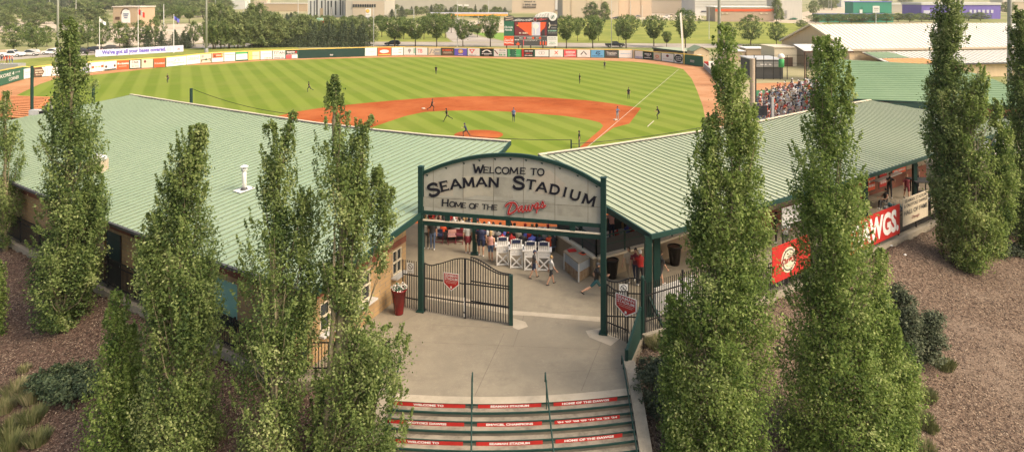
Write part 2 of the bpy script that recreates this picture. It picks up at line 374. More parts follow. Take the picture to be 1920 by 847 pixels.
# ================================================================ plaza, terrain, stairs
YN = lambda x, k=0: 23.70 + .020 * (x + 1) ** 2 - .28 * k      # nosing of step k
BL = [(-75, 71.0), (-29.9, 39.9), (-11.1, 26.9), (-8.6, 25.0), (-4.55, 25.3)]        # edge of the paving, left
BR = [(4.35, 25.7), (5.45, 28.3), (6.3, 28.75), (13.2, 32.7), (28.1, 43.8), (70, 75.0)]
arcx = [-4.35 + (8.55) * i / 16 for i in range(17)]
foot = BL + [(-4.35, YN(-4.35))] + [(x, YN(x)) for x in arcx[1:-1]] + [(4.2, YN(4.2))] + BR + [(62, 86), (20, 56), (12, 44.5), (3.5, 41.8), (-1.6, 41.8), (-10, 43), (-66, 84)]
mb = MB(); mb.prism(foot, -6.0, 0.0, M_conc)
ngon_tri(mb.build('plaza', kind='structure', origin=(0, 30, 0)))
def joint(a, b, nm='paving_joint', w=.025, m=None, z=.004):
    a, b = PZ(*a), PZ(*b); d = (b - a); d.z = 0; d.normalize(); n = Vector((-d.y, d.x, 0)) * w / 2
    mb = MB(); mb.poly([(p.x, p.y, z) for p in (a - n, a + n, b + n, b - n)][::-1] if False else [(p.x, p.y, z) for p in (a + n, b + n, b - n, a - n)][::-1], m or mat('joint_shadow', (0.19, 0.16, 0.12), var=.2))  # joint drawn as a thin flat strip in a darker tone
    o = mb.build(nm, kind='structure'); return o
joint((890, 742), (945, 625)); joint((1090, 732), (1128, 640)); joint((800, 608), (958, 615)); joint((735, 612), (790, 584)); joint((760, 640), (1128, 655)); joint((962, 650), (985, 584)); joint((1010, 700), (1160, 690), w=.015)
# pale replaced slabs in the paving
M_slab = ground_mat('pale_slab', [(0.40, 0.35, 0.265), (0.34, 0.30, 0.225), (0.45, 0.39, 0.30)], [2, .6])
def slab(nm, px, z=.006):
    mb = MB(); mb.poly([(*PZ(u, v).xy, z) for u, v in px], M_slab); o = ngon_tri(mb.build(nm, kind='structure')); return o
slab('threshold_slab', [(800, 550), (870, 558), (960, 582), (1125, 594), (1125, 603), (1000, 592), (958, 590), (870, 572), (800, 560)])
slab('pale_paving', [(962, 596), (985, 603), (990, 612), (972, 618), (962, 614)]); slab('pale_paving', [(1098, 620), (1128, 614), (1165, 632), (1145, 648), (1105, 632)])
mb = MB(); px = [(x, YN(x) + .42) for x in arcx]; py_ = [(x, YN(x) + .002) for x in arcx]
for i in range(16): mb.poly([(*py_[i], .006), (*py_[i + 1], .006), (*px[i + 1], .006), (*px[i], .006)], M_slab)
mb.build('stair_head_slab', kind='structure')

def seg_d(x, y, line):
    best = 1e9
    for (ax, ay), (bx, by) in zip(line, line[1:]):
        dx, dy = bx - ax, by - ay; t = ((x - ax) * dx + (y - ay) * dy) / (dx * dx + dy * dy); t = min(1, max(0, t))
        qx, qy = ax + dx * t - x, ay + dy * t - y; d = math.hypot(qx, qy)
        if d < best: best = d; sgn = dx * (-qy) - dy * (-qx)
    return best, sgn
def terr(x, y):
    if -4.6 < x < 4.4 and y < 26: return -6.4
    L_ = BL if x < 0 else BR
    d, s = seg_d(x, y, L_)
    if s > 0: return -.35 - min(d, .5) * 2                 # under the paving
    z = -.10 - .30 * min(d, 9) - .10 * max(0, d - 9)
    return z + .10 * noise.noise(Vector((x * .35, y * .35, 0))) + .035 * noise.noise(Vector((x * 1.3, y * 1.3, 3)))
def TP(u, v):                                   # where the ray through (u, v) meets the planted slope
    d = Vector(((u - CX) / F, 1, -(v - VH) / F)); Y = 12.0
    while Y < 90:
        p = Vector((0, 0, HC)) + d * Y
        if p.z <= terr(p.x, p.y): return Vector((p.x, p.y, terr(p.x, p.y)))
        Y += .05
    return PZ(u, v)
def grid(name, x0, x1, y0, y1, st):
    nx, ny = int((x1 - x0) / st) + 1, int((y1 - y0) / st) + 1; mb = MB(); k = mb.mi(M_mulch if x0 < 0 else M_mulch_r)
    for j in range(ny):
        for i in range(nx): x, y = x0 + i * st, y0 + j * st; mb.v.append((x, y, terr(x, y)))
    for j in range(ny - 1):
        for i in range(nx - 1):
            x, y = x0 + (i + .5) * st, y0 + (j + .5) * st
            if -4.6 < x < 4.4: continue
            d, s = seg_d(x, y, BL if x < 0 else BR)
            if s > 0 and d > .6: continue
            mb.f.append((j * nx + i, j * nx + i + 1, (j + 1) * nx + i + 1, (j + 1) * nx + i)); mb.m.append(k)
    o = mb.build(name, kind='structure', smooth=True, origin=(0, 0, 0)); return o
grid('mulch_slope', -62, -4.4, 8, 63, .4); grid('mulch_slope', 4.3, 62, 8, 70, .4)
# kerbs along the two planted edges
def kerb(name, line, label):
    mb = MB()
    for (ax, ay), (bx, by) in zip(line, line[1:]):
        mb.beam((ax, ay, -.06), (bx, by, -.06), .20, .34, M_curb)
    return mb.build(name, kind='structure')
kerb('kerb', BL[:4], ''); kerb('kerb', BR[1:], '')
# stairs down towards the viewer
stairs = thing('entry_stairs', 'wide curved concrete entrance stairs with green nosings and red banners', 'stairs', (0, 23, -3))
RI, TR = .14, .28
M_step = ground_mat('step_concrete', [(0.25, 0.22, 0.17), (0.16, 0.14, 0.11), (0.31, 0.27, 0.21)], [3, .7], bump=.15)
M_riser = ground_mat('stained_riser', [(0.105, 0.095, 0.075), (0.07, 0.065, 0.055), (0.15, 0.13, 0.10)], [4, 1])  # shade below each nosing is painted in as darker riser concrete
mb = MB()
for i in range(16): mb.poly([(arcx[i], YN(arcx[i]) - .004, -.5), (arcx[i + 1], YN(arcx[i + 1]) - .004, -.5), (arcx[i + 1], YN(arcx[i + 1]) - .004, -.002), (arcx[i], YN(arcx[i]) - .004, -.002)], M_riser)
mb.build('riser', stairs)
for k in range(1, 19):
    mb = MB(); z = -RI * k
    top = [(x, YN(x, k - 1), z) for x in arcx]; frn = [(x, YN(x, k), z) for x in arcx]
    for i in range(16):
        mb.poly([frn[i], frn[i + 1], top[i + 1], top[i]], M_step)
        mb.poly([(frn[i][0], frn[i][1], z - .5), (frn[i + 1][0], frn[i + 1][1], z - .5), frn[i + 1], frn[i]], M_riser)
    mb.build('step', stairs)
for k in range(0, 19):
    z = -RI * k; mb = MB(); m = P('green')
    for i in range(16):                          # nosing strip wrapped over each edge
        a, b = arcx[i], arcx[i + 1]
        p = [(a, YN(a, k) + .045, z + .005), (b, YN(b, k) + .045, z + .005), (b, YN(b, k) - .012, z + .005), (a, YN(a, k) - .012, z + .005)]
        mb.poly([p[3], p[2], p[1], p[0]], m)
        mb.poly([(a, YN(a, k) - .012, z - .045), (b, YN(b, k) - .012, z - .045), p[2], p[3]], m)
    mb.build('nosing', stairs)
# red lettered banners on every second riser
texts = {0: ['WELCOME TO', 'SEAMAN STADIUM', 'HOME OF THE DAWGS'], 2: ['OKOTOKS DAWGS', 'EM/VCBL CHAMPIONS', "'04 '07 '08 '09 '19 '22 '23 '24"]}
def riser_banner(k, u0, u1, s):
    z = -RI * k; lab = 'red riser banner reading %s, %s' % (s, ['first', 'second', 'third', 'fourth', 'fifth', 'sixth', 'seventh', 'eighth', 'ninth'][k // 2] + ' lettered row from the top')
    x0, x1 = u0, u1; mb = MB(); n = 8
    g = lambda t: (x0 + (x1 - x0) * t)
    f = lambda x, y, q: Vector((g(x), YN(g(x), k) - .016 - .003 * q, z - RI + .006 + (RI - .012) * y))
    for i in range(n):
        a, b = i / n, (i + 1) / n; mb.poly([f(a, 0, 0), f(b, 0, 0), f(b, 1, 0), f(a, 1, 0)], P('red'))
    v, fs, asp = text_geo(s, .045); w = min(.86, .085 * asp * 1.5 / (x1 - x0)) if len(s) < 20 else .92
    h = .60 if len(s) < 20 else .50
    mb.mesh([f(.5 + (p[0] - .5) * w, .5 + (p[1] - .5) * h, 1) for p in v], fs, P('white'))
    return mb.build('riser_banner', stairs, label=lab)
XB = [(-4.2, -1.62), (-1.18, 1.02), (1.45, 3.72)]
for k in range(0, 12, 2):
    for (a, b), s in zip(XB, texts[0] if k % 4 == 0 else texts[2]):
        riser_banner(k, a - (0.02 * k if a < -3 else 0), b, s)
# cheek walls with sloping caps, and pipe handrails
def cheek(sx, label):
    mb = MB(); x0, x1 = (4.2, 4.62) if sx > 0 else (-4.72, -4.35)
    y0 = 25.75; yk = 24.9; y1 = 17.5; zt = .42
    prof = [(y0, zt), (yk, zt), (y1, zt - (yk - y1) * .5)]
    for (a, za), (b, zb) in zip(prof, prof[1:]):
        mb.poly([(x0, b, zb), (x1, b, zb), (x1, a, za), (x0, a, za)], M_curb)
        mb.poly([(x0, b, zb), (x0, a, za), (x0, a, -6), (x0, b, -6)], M_curb); mb.poly([(x1, b, zb), (x1, b, -6), (x1, a, -6), (x1, a, za)], M_curb)
    mb.poly([(x0, y0, -1), (x0, y0, zt), (x1, y0, zt), (x1, y0, -1)], M_curb)
    w = mb.build('stair_wall', label=label, cat='wall')
    return w
cheek(1, 'pale concrete cheek wall along the right side of the stairs'); cheek(-1, 'pale concrete cheek wall partly hidden by the poplar left of the stairs')
def handrail(x, y0, lab, tilt=0.0, zo=.92, n=4):
    t = thing('handrail', lab, 'handrail', (x, y0, 0)); m = P('green', .4)
    part('rail', t, lambda mb: mb.tube([(x - .002, y0 - .02, zo - .30), (x, y0, zo), (x, y0 - .3, zo - .04), (x + tilt, y0 - 6.5, zo - 3.2)], .027, m, n=7), smooth=True)
    for i in range(n):
        yy = y0 - .35 - i * 1.9; xx = x + tilt * (y0 - yy) / 6.5; zz = zo - .04 - (y0 - .3 - yy) / 6.2 * 3.16; kz = -RI * (math.floor((YN(xx) - yy) / TR) + 1)
        part('post', t, lambda mb: mb.tube([(xx, yy, kz), (xx, yy, zz)], .022, m, n=6))
handrail(-1.39, 24.0, 'dark green pipe handrail down the left of the stair middle', .3); handrail(1.17, 24.0, 'dark green pipe handrail down the right of the stair middle', .42)
handrail(4.10, 25.5, 'dark handrail on the right cheek wall of the stairs', 0.0, .72); handrail(-4.16, 25.5, 'dark handrail beside the left cheek wall of the stairs', 0, .72)

# thin summer haze over the whole place
hz = MB(); hz.box((0, 1650, 14), (6400, 3700, 46), P('white')); ho = hz.build('haze', kind='stuff', label='thin warm summer haze over the town')
hm = bpy.data.materials.new('haze_air'); hm.use_nodes = True; hn = hm.node_tree; hn.nodes.remove(hn.nodes['Principled BSDF']); pv = hn.nodes.new('ShaderNodeVolumePrincipled')
pv.inputs['Color'].default_value = (.95, .90, .78, 1); pv.inputs['Density'].default_value = .00018; pv.inputs['Anisotropy'].default_value = .2
hn.links.new(pv.outputs[0], hn.nodes['Material Output'].inputs['Volume']); ho.data.materials.clear(); ho.data.materials.append(hm)
# ================================================================ brick
def brick(name, c1, c2, mort=(0.24, 0.19, 0.13), sc_=1.0, w=.4, h=.2):
    m = bpy.data.materials.new(name); m.use_nodes = True; nt = m.node_tree; N = nt.nodes; L = nt.links; b = N['Principled BSDF']; b.inputs['Roughness'].default_value = .9
    g = N.new('ShaderNodeNewGeometry'); s = N.new('ShaderNodeSeparateXYZ'); L.new(g.outputs['Position'], s.inputs[0])
    ad = N.new('ShaderNodeMath'); ad.operation = 'SUBTRACT'; L.new(s.outputs[0], ad.inputs[0]); 
    m2 = N.new('ShaderNodeMath'); m2.operation = 'MULTIPLY'; m2.inputs[1].default_value = .85; L.new(s.outputs[1], m2.inputs[0]); L.new(m2.outputs[0], ad.inputs[1])
    cb = N.new('ShaderNodeCombineXYZ'); L.new(ad.outputs[0], cb.inputs[0]); L.new(s.outputs[2], cb.inputs[1])
    t = N.new('ShaderNodeTexBrick'); t.inputs['Scale'].default_value = sc_; t.inputs['Brick Width'].default_value = w; t.inputs['Row Height'].default_value = h; t.inputs['Mortar Size'].default_value = .012
    t.inputs['Color1'].default_value = (*c1, 1); t.inputs['Color2'].default_value = (*c2, 1); t.inputs['Mortar'].default_value = (*mort, 1)
    L.new(cb.outputs[0], t.inputs['Vector'])
    nz = N.new('ShaderNodeTexNoise'); nz.inputs['Scale'].default_value = 1.5; nz.inputs['Detail'].default_value = 5; L.new(g.outputs['Position'], nz.inputs['Vector'])
    mr = N.new('ShaderNodeMapRange'); mr.inputs[1].default_value = .3; mr.inputs[2].default_value = .7; mr.inputs[3].default_value = .8; mr.inputs[4].default_value = 1.12; L.new(nz.outputs['Fac'], mr.inputs[0])
    mx = N.new('ShaderNodeMix'); mx.data_type = 'RGBA'; mx.blend_type = 'MULTIPLY'; mx.inputs[0].default_value = 1; L.new(t.outputs['Color'], mx.inputs[6]); L.new(mr.outputs[0], mx.inputs[7])
    L.new(mx.outputs[2], b.inputs['Base Color']); return m
M_yel = brick('ochre_block', (0.42, 0.27, 0.12), (0.35, 0.225, 0.105)); M_redb = brick('red_brick', (0.23, 0.075, 0.04), (0.18, 0.055, 0.03), mort=(0.13, 0.065, 0.045), w=.5, h=.16)
M_glass = mat('window_glass', (0.03, 0.04, 0.045), rough=.12, var=.2, scale=.8, spec=.6)
M_seam = mat('seam_shade', (0.165, 0.205, 0.135), rough=.6, var=.12)
def roof_mat(name, c1, c2, streak=(1, 1, 1)):
    m = bpy.data.materials.new(name); m.use_nodes = True; nt = m.node_tree; N = nt.nodes; L = nt.links; b = N['Principled BSDF']; b.inputs['Roughness'].default_value = .5; b.inputs['Specular IOR Level'].default_value = .35
    g = N.new('ShaderNodeNewGeometry'); nz = N.new('ShaderNodeTexNoise'); nz.inputs['Scale'].default_value = .12; nz.inputs['Detail'].default_value = 4; L.new(g.outputs['Position'], nz.inputs['Vector'])
    n2 = N.new('ShaderNodeTexNoise'); n2.inputs['Scale'].default_value = 2.5; n2.inputs['Detail'].default_value = 6; L.new(g.outputs['Position'], n2.inputs['Vector'])
    ad = N.new('ShaderNodeMix'); ad.data_type = 'FLOAT'; ad.inputs[0].default_value = .35; L.new(nz.outputs['Fac'], ad.inputs[2]); L.new(n2.outputs['Fac'], ad.inputs[3])
    mr = N.new('ShaderNodeMapRange'); mr.inputs[1].default_value = .38; mr.inputs[2].default_value = .62; L.new(ad.outputs[0], mr.inputs[0])
    mx = N.new('ShaderNodeMix'); mx.data_type = 'RGBA'; mx.inputs[6].default_value = (*c1, 1); mx.inputs[7].default_value = (*c2, 1); L.new(mr.outputs[0], mx.inputs[0]); L.new(mx.outputs[2], b.inputs['Base Color']); return m
M_roof = roof_mat('green_metal_roof', (0.245, 0.335, 0.215), (0.295, 0.375, 0.255)); M_roof2 = roof_mat('cream_green_metal_roof', (0.31, 0.36, 0.24), (0.355, 0.39, 0.275))
M_roofw = roof_mat('white_metal_roof', (0.55, 0.53, 0.47), (0.61, 0.59, 0.53)); M_roofg = roof_mat('plain_green_metal_roof', (0.135, 0.215, 0.105), (0.17, 0.25, 0.13))

def metal_roof(root, px, p0, n_h, pitch, m, sp=.45, rib=(.035, .045), thick=.16, name='roof', seam=None, rd=None):
    """a sloping sheet roof: outline pixels laid on the roof plane, ribs running up the slope"""
    nrm = Vector((-pitch * n_h.x, -pitch * n_h.y, 1)).normalized()
    W = [PP(u, v, p0, nrm) for u, v in px]
    if sum(W[i].x * W[(i + 1) % len(W)].y - W[(i + 1) % len(W)].x * W[i].y for i in range(len(W))) < 0: W = W[::-1]
    mb = MB(); mb.poly(W, m); mb.poly([w - Vector((0, 0, thick)) for w in W][::-1], P('tan'))
    g = P('green')
    for i in range(len(W)):
        a, b = W[i], W[(i + 1) % len(W)]; dz = Vector((0, 0, thick)); mb.poly([a - dz, b - dz, b, a], g)
    o = mb.build(name, root)
    ngon_keep(o)
    n_h = rd or n_h; e = Vector((-n_h.y, n_h.x, 0)); n3 = Vector((n_h.x, n_h.y, pitch))
    t = [(w - p0).dot(e) for w in W]; lo, hi = min(t), max(t); mr = MB(); ms = seam or M_seam; k = math.ceil(lo / sp)
    while k * sp < hi:
        c = k * sp; xs = []
        for i in range(len(W)):
            a, b = W[i], W[(i + 1) % len(W)]; ta, tb = t[i] - c, t[(i + 1) % len(W)] - c
            if ta * tb < 0: xs.append(a + (b - a) * (ta / (ta - tb)))
        xs.sort(key=lambda q: (q - p0).dot(Vector((n_h.x, n_h.y, 0))))
        for a, b in zip(xs[::2], xs[1::2]): 
            a = a + Vector((0, 0, rib[1] / 2 + .001)); b = b + Vector((0, 0, rib[1] / 2 + .001)); mr.beam(a, b, rib[0], rib[1], ms)
        k += 1
    mr.build('roof_seams', root, kind=None)
    # pale capping along the outline
    return W, nrm
def ngon_keep(o):
    import bmesh
    bm = bmesh.new(); bm.from_mesh(o.data); bmesh.ops.triangulate(bm, faces=[f for f in bm.faces if len(f.verts) > 4]); bm.to_mesh(o.data); bm.free()

# ---------------------------------------------------------------- left concession building
lb = thing('concession_building', 'long left stadium building with green metal roof and ochre block walls', 'building', (-18, 34, 0))
nL = Vector((.568, .823, 0)); nL.normalize(); p0L = Vector((-7.0, 24.2, 3.6))
W, nr = metal_roof(lb, [(-150, 262), (35, 345), (201, 413), (400, 487), (589, 549), (783, 405), (943, 283), (957, 266), (810, 255), (703, 244), (590, 231), (480, 214.5), (360, 196), (245, 178), (175, 193), (85, 212), (-20, 232)], p0L, nL, .114, M_roof)
def trim(root, a, b, w=.14, h=.10, m=None, nm='roof_trim', up=.05):
    mb = MB()
    pts = [a] + (b if isinstance(b, list) else [b])
    for p, q in zip(pts, pts[1:]): mb.beam(p + Vector((0, 0, up)), q + Vector((0, 0, up)), w, h, m or P('cream'))
    return mb.build(nm, root)
PL = lambda u, v: PP(u, v, p0L, nr)
trim(lb, PL(245, 178), [PL(360, 196), PL(480, 214.5), PL(590, 231), PL(703, 244), PL(810, 255), PL(957, 266)], .20, .06, nm='ridge_capping')
# snow-guard like clips seen as dark dashes under the capping
mb = MB()
for i in range(120):
    t = i / 120; u = 262 + 690 * t
    pts = [(245, 178), (360, 196), (480, 214.5), (590, 231), (703, 244), (810, 255), (957, 266)]
    for (ua, va), (ub, vb) in zip(pts, pts[1:]):
        if ua <= u <= ub: v = va + (vb - va) * (u - ua) / (ub - ua)
    q = PL(u, v + 1.7); mb.beam(q + Vector((-.10, .02, .04)), q + Vector((.11, -.03, .04)), .10, .05, P('dkgrey'))
mb.build('ridge_clips', lb, kind='stuff')
gut = [PL(-150, 262), PL(35, 345), PL(201, 413), PL(400, 487), PL(589, 549)]
trim(lb, gut[0] + Vector((-.03, -.06, 0)), [g + Vector((-.03, -.06, 0)) for g in gut[1:]], .12, .12, P('dkgrey'), 'gutter', -.06)
trim(lb, PL(589, 549), [PL(783, 405), PL(943, 283), PL(957, 266)], .10, .24, P('green'), 'rake_fascia', -.06)
# walls: front wall runs parallel to the eave 1.25 m behind it
C0 = Vector((-8.0, 25.55, 0)); eL = Vector((-.823, .568, 0)).normalized(); fL = Vector((.40, 1, 0)).normalized()
def wall(root, a, b, z0, z1, m, th=.25, nm='wall', **k):
    a, b = Vector(a), Vector(b); d = (b - a).normalized(); n = Vector((-d.y, d.x, 0)) * th / 2
    mb = MB(); z1 = z1 if isinstance(z1, (list, tuple)) else (z1, z1)
    c = [a + n, a - n, b - n, b + n]; mb.prism([(q.x, q.y) for q in c], z0, [z1[0], z1[0], z1[1], z1[1]], m)
    return mb.build(nm, root, **k)
Cb = C0 + fL * 7.6; Cl = C0 + eL * 46
def H(o, a, t, z=0, off=0.0):
    q = o + a * t; n = Vector((a.y, -a.x, 0)); n = n if n.y < 0 else -n; return q + n * off + Vector((0, 0, z))
# front wall in pieces around two doors and the shuttered windows
openings = [(3.65, 5.45, .95, 2.5, 'shutter'), (10.2, 11.65, 0, 2.6, 'door'), (13.06, 14.75, 0, 2.6, 'door'), (30.5, 32.0, 0, 2.4, 'door')]
t = 0.0
for a, b, z0, z1, k in openings:
    wall(lb, H(C0, eL, t), H(C0, eL, a), 0, 2.75, M_yel)
    wall(lb, H(C0, eL, a), H(C0, eL, b), z1, 2.75, M_yel)
    if z0 > 0: wall(lb, H(C0, eL, a), H(C0, eL, b), 0, z0, M_yel)
    t = b
    mid, w = (a + b) / 2, b - a
    if k == 'door':
        d = wall(lb, H(C0, eL, a + .05), H(C0, eL, b - .05), 0.02, z1 - .04, P('green', .5), th=.08, nm='door')
        mb = MB(); mb.box(H(C0, eL, a + .18, 1.05, .08), (.05, .05, .14), P('ltgrey', .3)); mb.build('handle', d)
        wall(lb, H(C0, eL, a - .05, 0, .14), H(C0, eL, a + .06, 0, .14), 0, z1, P('black'), th=.05, nm='door_frame')
    else:
        s = wall(lb, H(C0, eL, a + .06), H(C0, eL, b - .06), z0 + .1, z1 - .06, mat('mint_shutter', (0.22, 0.42, 0.34), rough=.6, var=.06, stretch=(1, 1, 40)), th=.1, nm='roller_shutter')
        wall(lb, H(C0, eL, a - .05, 0, .2), H(C0, eL, b + .05, 0, .2), z0 - .12, z0 + .08, P('green'), th=.3, nm='counter')
wall(lb, H(C0, eL, t), Cl, 0, 2.75, M_yel)
wall(lb, C0 + eL * -.02, Cl, 2.75, 3.02, M_redb, th=.29, nm='brick_band'); wall(lb, C0, Cl, 3.02, 3.54, M_yel, nm='upper_wall')
# wall facing the plaza, with ticket windows
hw = lambda s: 3.35 + .114 * (s * (fL.x * nL.x + fL.y * nL.y) + 1.25)
wins = [(1.15, 2.35, 1.0, 2.15), (3.3, 4.6, 1.0, 2.3), (6.45, 7.2, 1.2, 2.35)]
t = 0
for a, b, z0, z1 in wins:
    wall(lb, C0 + fL * t, C0 + fL * a, 0, 2.45, M_yel); wall(lb, C0 + fL * a, C0 + fL * b, 0, z0, M_yel); wall(lb, C0 + fL * a, C0 + fL * b, z1, 2.45, M_yel); t = b
    n = Vector((fL.y, -fL.x, 0)); A, B = C0 + fL * a, C0 + fL * b
    w = wall(lb, A + n * .02, B + n * .02, z0 + .06, z1 - .06, M_glass, th=.04, nm='window')
    mb = MB(); m = P('cream')
    for q in (A, B, (A + B) / 2): mb.beam(q + n * .09 + Vector((0, 0, z0)), q + n * .09 + Vector((0, 0, z1)), .07, .08, m)
    for z in (z0 + .03, z1 - .03, (z0 + z1) / 2): mb.beam(A + n * .093 + Vector((0, 0, z)), B + n * .093 + Vector((0, 0, z)), .08, .06, m)
    mb.build('frame', w)
    mb = MB(); mb.beam(A - fL * .15 + n * .25 + Vector((0, 0, z0 - .05)), B + fL * .15 + n * .25 + Vector((0, 0, z0 - .05)), .34, .07, P('ltgrey')); mb.build('sill', w)
wall(lb, C0 + fL * t, Cb, 0, 2.45, M_yel)
wall(lb, C0, Cb, 2.45, 2.74, M_redb, th=.29, nm='brick_band'); wall(lb, C0, Cb, 2.74, 3.25, M_yel, nm='upper_wall')
wall(lb, C0, Cb, 3.25, (hw(0) + .08, hw(7.6) + .08), M_redb, th=.28, nm='gable_brick')
wall(lb, Cb, Cb + eL * 40, 0, 4.2, M_yel, nm='back_wall')
wall(lb, C0 + Vector((-.02, -.02, 0)) - eL * .05, C0 + fL * .3, 0, 2.4, P('green'), th=.34, nm='corner_post')
mb = MB()
for s in (2.2, 11.2, 17.7, 33):
    q = H(C0, eL, s, 3.15, .32); mb.box(q, (.42, .36, .26), P('black'), rz=math.atan2(eL.y, eL.x))
mb.build('wall_lamp', lb)
# vent pipe and roof fan
q = PL(458, 357); v = thing('vent_pipe', 'white vent pipe with flashing plate on the left green roof', 'vent', q); m = P('white')
part('pipe', v, lambda mb: mb.lathe(q, [(.11, 0), (.11, 1.0), (.10, 1.02)], m, 12), smooth=True)
part('cowl', v, lambda mb: (mb.lathe(q + Vector((0, 0, 1.0)), [(.14, 0), (.17, .06), (.17, .10), (.13, .12)], P('ltgrey'), 12), mb.lathe(q + Vector((0, 0, 1.2)), [(.20, 0), (.22, .03), (.08, .10)], m, 12), mb.lathe(q + Vector((0, 0, 1.1)), [(.06, 0), (.06, .12)], P('grey'), 8)))
part('flashing', v, lambda mb: (mb.poly([q + Vector((.55 * x, .5 * y, .06 + .055 * y + .03 * x)) for x, y in ((-1, -.2), (0, -1), (1, .2), (0, 1))], m), mb.lathe(q, [(.2, .05), (.12, .16)], P('dkgrey'), 12)))
q = PL(183, 322); v = thing('roof_fan', 'weathered box fan on the left green roof behind the tall poplar', 'vent', q)
part('housing', v, lambda mb: mb.box(q + Vector((0, 0, .35)), (.8, .8, .7), P('beige'))); part('hood', v, lambda mb: mb.lathe(q + Vector((0, 0, .7)), [(.5, 0), (.5, .12), (.3, .3)], P('ltgrey'), 14))

# ---------------------------------------------------------------- right concourse building
rb = thing('concourse_pavilion', 'open right concourse pavilion under a cream green metal roof', 'building', (18, 38, 0))
nR = Vector((-.57, .82, 0)).normalized(); p0R = Vector((6.12, 30.15, 3.6))
W, nrr = metal_roof(rb, [(1220, 440), (1300, 422), (1440, 379), (1625, 329), (1745, 290), (1960, 222), (1900, 225), (1740, 207), (1632, 188), (1520, 208), (1420, 229), (1313, 247), (1140, 273), (1010, 291), (1137, 388)], p0R, nR, .114, M_roof2)
PR = lambda u, v: PP(u, v, p0R, nrr)
trim(rb, PR(1010, 291), [PR(1140, 273), PR(1313, 247), PR(1420, 229), PR(1520, 208), PR(1632, 188)], .20, .06, nm='ridge_capping')
mb = MB()
for i in range(100):
    u = 1030 + 590 * i / 100; pts = [(1010, 291), (1140, 273), (1313, 247), (1420, 229), (1520, 208), (1632, 188)]
    for (ua, va), (ub, vb) in zip(pts, pts[1:]):
        if ua <= u <= ub: v = va + (vb - va) * (u - ua) / (ub - ua)
    q = PR(u, v + 1.8); mb.beam(q + Vector((-.10, -.04, .04)), q + Vector((.11, .04, .04)), .10, .05, P('dkgrey'))
mb.build('ridge_clips', rb, kind='stuff')
trim(rb, PR(1220, 440), [PR(1300, 422), PR(1440, 379), PR(1625, 329), PR(1745, 290), PR(1960, 222)], .12, .2, P('green'), 'fascia', -.09)
trim(rb, PR(1220, 440), [PR(1137, 388), PR(1010, 291)], .10, .24, P('green'), 'rake_fascia', -.08)
def col(root, x, y, z1, w=.26, m='green', nm='column'):
    mb = MB(); mb.box((x, y, z1 / 2), (w, w, z1), P(m, .5)); mb.box((x, y, .03), (w + .14, w + .14, .06), P(m, .5)); return mb.build(nm, root)
for u, v in ((1215, 590), (1231, 566)): q = PZ(u, v, 0); col(rb, q.x, q.y, 3.5, .30)
eR = Vector((.82, .57, 0)).normalized()
E0 = Vector((6.4, 30.6, 0))
for s in (6.2, 12.4, 18.6, 24.8, 31.0, 37): q = E0 + eR * s + nR * .35; col(rb, q.x, q.y, 3.55, .24)
for s in (3, 9.5, 16, 22.5, 29): q = E0 + eR * s + nR * 8.6; col(rb, q.x, q.y, 4.4, .22)
for u in (890, 1074): q = PZ(u, 476 if u < 1000 else 480, 0); mb = MB(); mb.box((q.x, q.y, 2.3), (.24, .24, 4.6), P('green', .5)); mb.box((q.x, q.y, .03), (.4, .4, .06), P('green', .5)); mb.build('roof_column', label='dark green roof column %s behind the welcome sign' % ('in the crowd' if u < 1000 else 'beside the kiosk'), cat='column')
mb = MB(); mb.beam(E0 + Vector((0, .35, 3.4)), E0 + eR * 40 + nR * .35 + Vector((0, 0, 3.4)), .2, .3, P('green')); mb.beam(E0 + nR * 8.6 + Vector((0, 0, 4.25)), E0 + eR * 36 + nR * 8.6 + Vector((0, 0, 4.25)), .2, .3, P('green'))
for s in range(0, 38, 3): mb.beam(E0 + eR * s + Vector((0, 0, 3.34)), E0 + eR * s + nR * 9 + Vector((0, 0, 4.3)), .1, .16, P('green'))
mb.build('roof_frame', rb)
# serving wall deep under the roof with red menu boards
a = E0 + eR * 9 + nR * 3.9; b = E0 + eR * 34 + nR * 3.9
wall(rb, a, b, 0, 3.7, mat('cream_block', (0.29, 0.235, 0.165), var=.1, scale=2), nm='serving_wall')
wall(rb, a + eR * 1 - nR * .15, b - nR * .15, 0, 1.0, M_redb, th=.06, nm='brick_base')
for i, (s, w, z0, z1) in enumerate([(13.6, 2.0, .9, 2.3), (16.2, 1.1, .25, 2.5), (17.8, 1.1, .25, 2.5), (19.6, 2.2, .9, 2.4), (8, 3, .9, 2.4)]):
    o = a + eR * s - nR * .22 + Vector((0, 0, z0))
    els = [('r', .06, .05, .94, .95, 'orange' if i % 2 else 'red')] + [('m', .12, .88, y, .09, 'white') for y in (.82, .66, .5, .34, .2)]
    panel('menu_board', None, None, o, eR * w, Vector((0, 0, z1 - z0)), els, 'brown', parent=rb, thick=.05)
mb = MB(); mb.beam(a + eR * 16.6 - nR * .6 + Vector((0, 0, 1.1)), a + eR * 20.5 - nR * .35 + Vector((0, 0, 1.1)), .35, .06, P('ltgrey')); mb.build('serving_counter', rb)
